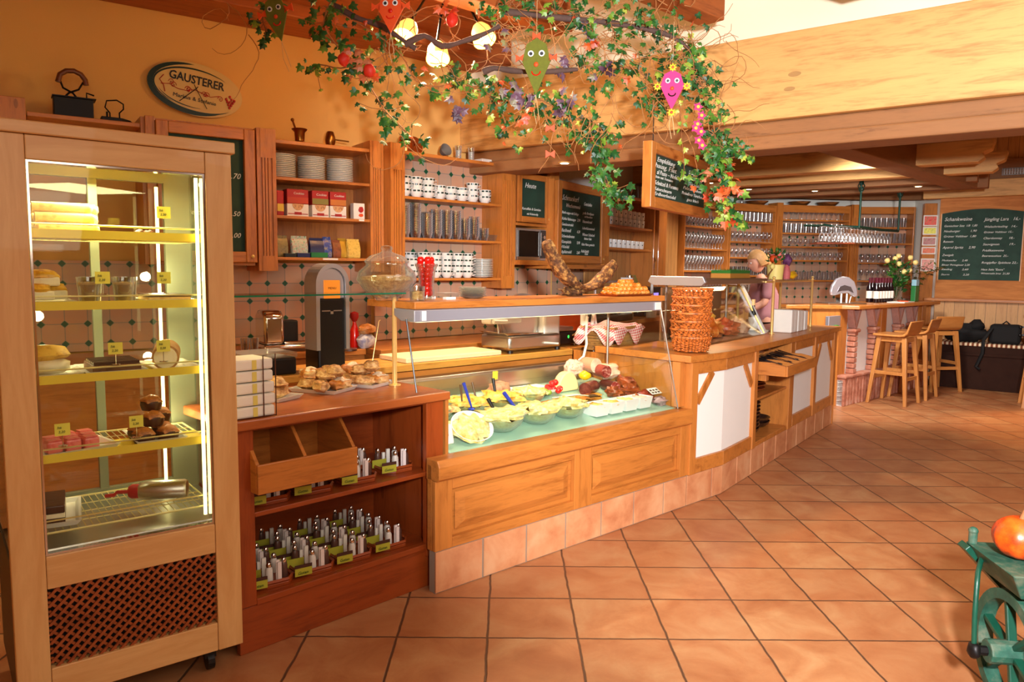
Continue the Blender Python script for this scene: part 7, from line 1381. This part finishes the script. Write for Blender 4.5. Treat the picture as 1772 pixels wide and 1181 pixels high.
# branches and curled twigs
t=thing('gnarled_branch','long grey gnarled branch carrying the ivy and lamps','branch')
for pts in ([(578,10,4.25),(620,32,4.25),(660,45,4.3),(705,75,4.3),(720,85,4.3)],[(700,78,4.3),(735,62,4.3),(765,80,4.3),(800,72,4.3),(835,60,4.3),(865,45,4.3)],[(835,125,4.3),(855,118,4.3),(885,122,4.3),(930,125,4.3),(1000,120,4.3)],[(870,20,4.3),(960,30,4.3),(1060,40,4.3),(1160,62,4.3),(1200,95,4.3)]):
    P=path3(pts); m=MB(); m.tube(P,.016,8,rad=[.018-.006*i/len(P)+.003*math.sin(i*1.3) for i in range(len(P))]); m.build('branch',BARK,t,smooth=60)
t=thing('curled_twigs','tangle of thin curly tan twigs hanging with the ivy','twigs'); m=MB()
def curlt(px_,py_,n,dirx,diry,y=4.3,r=.0028,st=.035):
    p=atY(px_,py_,y); d=Vector((dirx,0,-diry)).normalized(); pts=[p]; w=rv.uniform(-1,1)
    for i in range(n):
        w=w*.8+rv.gauss(0,.45); a=w*.6; d=Vector((d.x*math.cos(a)-d.z*math.sin(a),d.y*.8+rv.gauss(0,.12),d.x*math.sin(a)+d.z*math.cos(a))).normalized(); pts.append(pts[-1]+d*st)
    m.tube(pts,r,4,rad=[r*(1-.6*i/len(pts)) for i in range(len(pts))])
for k in range(80): curlt(rv.uniform(860,1200),rv.uniform(5,110),rv.randint(7,14),rv.uniform(-.4,1),rv.uniform(-.4,.7))
for k in range(26): curlt(rv.uniform(640,860),rv.uniform(10,130),rv.randint(6,14),rv.uniform(-1,1),rv.uniform(-.3,1))
for k in range(16): curlt(rv.uniform(900,1050),rv.uniform(190,220),rv.randint(5,10),rv.uniform(-.5,.5),1)
for k in range(40): curlt(rv.uniform(1120,1260),rv.uniform(70,230),rv.randint(6,13),rv.uniform(.2,1),rv.uniform(-.3,.8))
for k in range(10): curlt(rv.uniform(1050,1150),rv.uniform(150,220),rv.randint(5,10),rv.uniform(-.8,.8),.8)
for (x,y) in ((392,5),(430,60),(395,10)): curlt(x,y,13,.8,.9,4.1)
for (x,y) in ((690,230),(700,250)): curlt(x,y,12,.6,.9,4.2)
m.build('twigs',plain('tan_twig',(170,116,66),.8,var=.25),t)
# felt kites with faces
def kite(px_,py_,y,w,h,mat,lab,rot=0,orn=None):
    c=atY(px_,py_,y); t=thing('felt_kite',lab,'kite decoration',c,0); t.rotation_euler=(0,R(rot),R(-8))
    m=MB(); m.exy([(0,-h*.56),(w*.5,.04*h),(w*.34,h*.34),(0,h*.44),(-w*.34,h*.34),(-w*.5,.04*h)],-.004,.004); m.build('felt_body',mat,t,bev=.001)
    for s in (-1,1):
        e=MB().lathe([(0,0),(w*.105,0),(w*.105,.003),(0,.003)],n=16); e.v=[Vector((p.x,-p.z-.005,p.y)) for p in e.v]; e.build('eye',WPLAS,t,loc=(s*w*.19,0,h*.17))
        e=MB().lathe([(0,0),(w*.06,0),(w*.06,.002),(0,.002)],n=12); e.v=[Vector((p.x,-p.z-.009,p.y)) for p in e.v]; e.build('pupil',DARKG,t,loc=(s*w*.19,0,h*.165))
    MB().blob((0,-.007,-.02*h),(w*.085,.006,w*.085),1,.05,12,8).build('nose',ORANGE if mat is not ORANGE else RED,t,smooth=60)
    m=MB(); m.tube([(w*.15*math.cos(a),-.006,-h*.14+.035*h*math.sin(a)*2) for a in [PI+PI*i/8 for i in range(9)]],.0035,5); m.build('mouth',RED if mat is not PINK else BLACK,t)
    m=MB(); m.tube([(0,0,h*.44),(0,0,h*.44+.25)],.001,4).tube([(0,0,-h*.56),(-.01,0,-h*.56-.08),(.005,0,-h*.56-.15)],.0016,4).tube([(0,0,-h*.56),(.012,0,-h*.56-.07),(.02,0,-h*.56-.13)],.0016,4); m.build('string',plain('string_tan',(214,180,130),.8) if 'string_tan' not in bpy.data.materials else bpy.data.materials['string_tan'],t)
    if orn:
        for (x,z) in ((0,h*.5),(-w*.62,.03*h),(w*.62,.03*h),(0,-h*.62)):
            m=MB(); 
            for k in range(8): a=2*PI*k/8; leafquad(m,(x,-.006,z),(math.cos(a),0,math.sin(a)),(0,-1,0),w*.19,w*.05)
            m.build('yellow_flower',plain('petal_yellow',(250,196,50),.6) if 'petal_yellow' not in bpy.data.materials else bpy.data.materials['petal_yellow'],t); MB().blob((x,-.012,z),(w*.06,.005,w*.06),1,0,10,6).build('flower_center',AUT,t)
    else:
        for (x,z) in ((-w*.58,.10*h),(w*.58,.10*h),(0,h*.48)): 
            m=MB(); m.exy([(x-.022,z-.02),(x,z-.006),(x+.022,z-.02),(x+.022,z+.02),(x,z+.006),(x-.022,z+.02)],-.004,.002); m.build('bow',ORANGE,t)
    return t
kite(928,110,4.15,.155,.30,OLIVE,'olive green felt kite with white eyes and orange bows')
kite(1163,152,4.1,.125,.21,PINK,'bright pink felt kite with yellow flowers hanging at the big beam',orn=True)
kite(676,18,3.95,.135,.20,ORANGE,'orange felt kite left of the lamps')
kite(478,28,3.8,.12,.22,OLIVE,'dark olive felt kite by the ochre wall at the top left',rot=-12)
t=thing('flower_string','string of tiny pink and yellow flowers right of the pink kite','garland'); m=MB(); mm=MB()
for i,(x,y) in enumerate(((1208,185),(1214,200),(1207,215),(1213,228),(1209,243),(1215,252),(1204,222))):
    c=atY(x,y,4.1); 
    for k in range(5): a=2*PI*k/5; leafquad(m,c,(math.cos(a),0,math.sin(a)),(0,-1,0),.028,.01)
    mm.blob(c+Vector((0,-.005,0)),(.009,.005,.009),i,0,8,6)
m.build('petals',PINK,t); mm.build('flower_centers',plain('center_yellow',(250,210,60),.5),t)
# small orange bows on twigs
for (x,y,l) in ((952,222,'upper'),(952,267,'lower')):
    c=atY(x,y,4.2); m=MB(); m.exy([(-.026,-.022),(0,-.006),(.026,-.022),(.026,.022),(0,.006),(-.026,.022)],-.004,.004); tag(m.build('felt_bow',ORANGE,loc=c),'small orange felt bow on a twig, %s one under the green kite'%l,'bow')
# lamps
SHADE=plain('glowing_shade_glass',(255,190,90),.3,emis=1.6); BULB=plain('glowing_bulb',(255,240,200),.3,emis=18)
t=thing('ceiling_lamp','dark iron ceiling lamp with three glowing amber glass shades in the ivy','lamp',(0,0,0)); cc=atY(775,-12,4.75)
MB().cyl(cc,Vector((cc.x,cc.y,3.19)),.05).cyl(cc-Vector((0,0,.02)),cc,.02).build('mount',IRON,t)
for i,(x,y,tx) in enumerate(((706,50,-.3),(757,88,.1),(833,56,.4))):
    c=atY(x,y,4.65); d=Vector((tx,-.5,-1)).normalized(); m=MB(); m.tube([cc,(cc+c)/2+Vector((0,0,.10)),c-d*.07],.008,6); m.build('arm',IRON,t,smooth=60)
    rot=d.to_track_quat('Z','Y').to_matrix().to_4x4(); m=MB(); m.X=Matrix.Translation(c-d*.06)@rot; m.lathe([(.012,0),(.04,.015),(.06,.05),(.066,.10),(.072,.125),(.069,.125),(.056,.05),(.036,.018)],n=20,cap=False); m.build('glass_shade',SHADE,t,smooth=50)
    MB().blob(c+d*.005,(.028,.028,.034),1,0,12,8).build('bulb',BULB,t,smooth=60); light('lamp_glow','POINT',c+d*.09,9,(1,.62,.28),.05)
# recessed spots in the low ceiling and beam
for i,(x,y,z,l) in enumerate(((977,281,2.262,'under the big beam above the small board'),(1229,316,2.49,'left joist spot'),(1296,327,2.49,'middle joist spot'),(1410,330,2.49,'joist spot above the second rack'),(1589,322,2.46,'spot on the diagonal beam near the hanging rail'))):
    P=atZ(x,y,z); t=thing('ceiling_spot','small round recessed spotlight, '+l,'spotlight',P,0); MB().lathe([(.045,0),(.048,-.006),(.034,-.008)],n=18).build('rim',BRASS,t,smooth=40); MB().lathe([(0,-.0085),(.032,-.0085),(.032,-.0088),(0,-.0088)],n=16).build('lens',plain('spot_lens',(255,236,200),.3,emis=12) if 'spot_lens' not in bpy.data.materials else bpy.data.materials['spot_lens'],t); light('spot_glow','SPOT',P-Vector((0,0,.02)),30,(1,.80,.55),.03,P-Vector((0,0,1)),140)
# ================= green fruit mill with pumpkin =================
FM=Fr(1.69,2.36,83)
t=fthing(FM,'fruit_mill','worn green iron fruit mill with a spoked flywheel at the right picture edge','fruit mill')
def wheel(m,r,w,t_,y,z,mat,name):
    m=MB(); m.lathe([(r-t_,-w/2),(r,-w/2),(r,w/2),(r-t_,w/2),(r-t_,-w/2)],n=44,cap=False); m.v=[Vector((p.x,p.z+y,p.y+z)) for p in m.v]; return m.build(name,mat,t,smooth=40)
yc=.0; zc_=.245
wheel(None,.205,.05,.035,yc,zc_,GWORN,'wheel_rim')
for k in range(6):
    a=2*PI*k/6+.3; m=MB(); m.beam((0.03*math.cos(a),yc,zc_+.03*math.sin(a)),(.175*math.cos(a),yc,zc_+.175*math.sin(a)),.018,.03,up=(0,1,0)); m.build('spoke',GPAINT,t,bev=.004)
m=MB(); m.cyl((0,yc-.05,zc_),(0,yc+.08,zc_),.04); m.build('hub',GWORN,t,bev=.004); MB().cyl((0,-.35,zc_),(0,yc+.12,zc_),.016).build('axle',IRON,t)
m=MB(); m.tube([(-.0,yc+.12,zc_),(.0,yc+.125,zc_+.12),(.01,yc+.12,zc_+.22),(.03,yc+.11,zc_+.255),(.07,yc+.085,zc_+.272),(.11,yc+.06,zc_+.285),(.15,yc+.0,zc_+.30)],.0085,8); m.build('curved_brace',GPAINT,t,smooth=60); MB().blob((0,yc+.12,zc_),(.028,.02,.028),1,.1).build('axle_cap',IRON,t,smooth=60)
m=MB(); m.beam((.16,.10,.55),(.16,-.42,0.0),.022,.06,up=(1,0,0)); m.build('slanted_leg',GPAINT,t,bev=.003)
m=MB(); m.beam((-.20,.0,.50),(-.20,-.42,0.0),.022,.06,up=(1,0,0)); m.build('slanted_leg',GPAINT,t,bev=.003)
m=MB(); m.beam((.16,-.42,.52),(.16,-.10,.02),.022,.05,up=(1,0,0)); m.build('slanted_leg',GPAINT,t,bev=.003)
m=MB(); m.hexa([(-.10,-.36,.47),(.14,-.36,.47),(.14,.04,.47),(-.10,.04,.47)],[(-.14,-.40,.56),(.17,-.40,.56),(.17,.09,.56),(-.14,.09,.56)]); m.build('hopper',GWORN,t,bev=.004); MB().cyl((.15,.075,.561),(.15,.075,.60),.014).blob((.15,.075,.605),(.016,.016,.014),1,0).build('bolt',GWORN,t)
m=MB(); m.tube([(.14,.04,.51),(.13,-.1,.50),(.13,-.25,.49)],.004,5).tube([(.14,.045,.495),(.13,-.1,.48),(.13,-.25,.475)],.004,5); m.build('straw_tie',plain('straw',(206,166,90),.8),t)
P=FM.w(.02,-.01,.561)
t=thing('pumpkin','small orange ribbed pumpkin with dark specks on the fruit mill','pumpkin',P,0); m=MB(); vs=[];nu=40;nv=16
for j in range(nv+1):
    th=PI*j/nv
    for i in range(nu):
        ph=2*PI*i/nu; k=1-.05*abs(math.sin(ph*4)); vs.append((.085*math.sin(th)*math.cos(ph)*k,.085*math.sin(th)*math.sin(ph)*k,.072+.072*math.cos(th)*(1-.12*math.exp(-(math.sin(th)/.3)**2))))
m.add(vs,[(j*nu+i,(j+1)*nu+i,(j+1)*nu+(i+1)%nu,j*nu+(i+1)%nu) for j in range(nv) for i in range(nu)]); m.build('rind',PUMP,t,smooth=60); MB().cyl((0,0,.13),(.01,0,.165),.010,.007).build('stem',TWIG,t)
print('objects',len(bpy.data.objects))
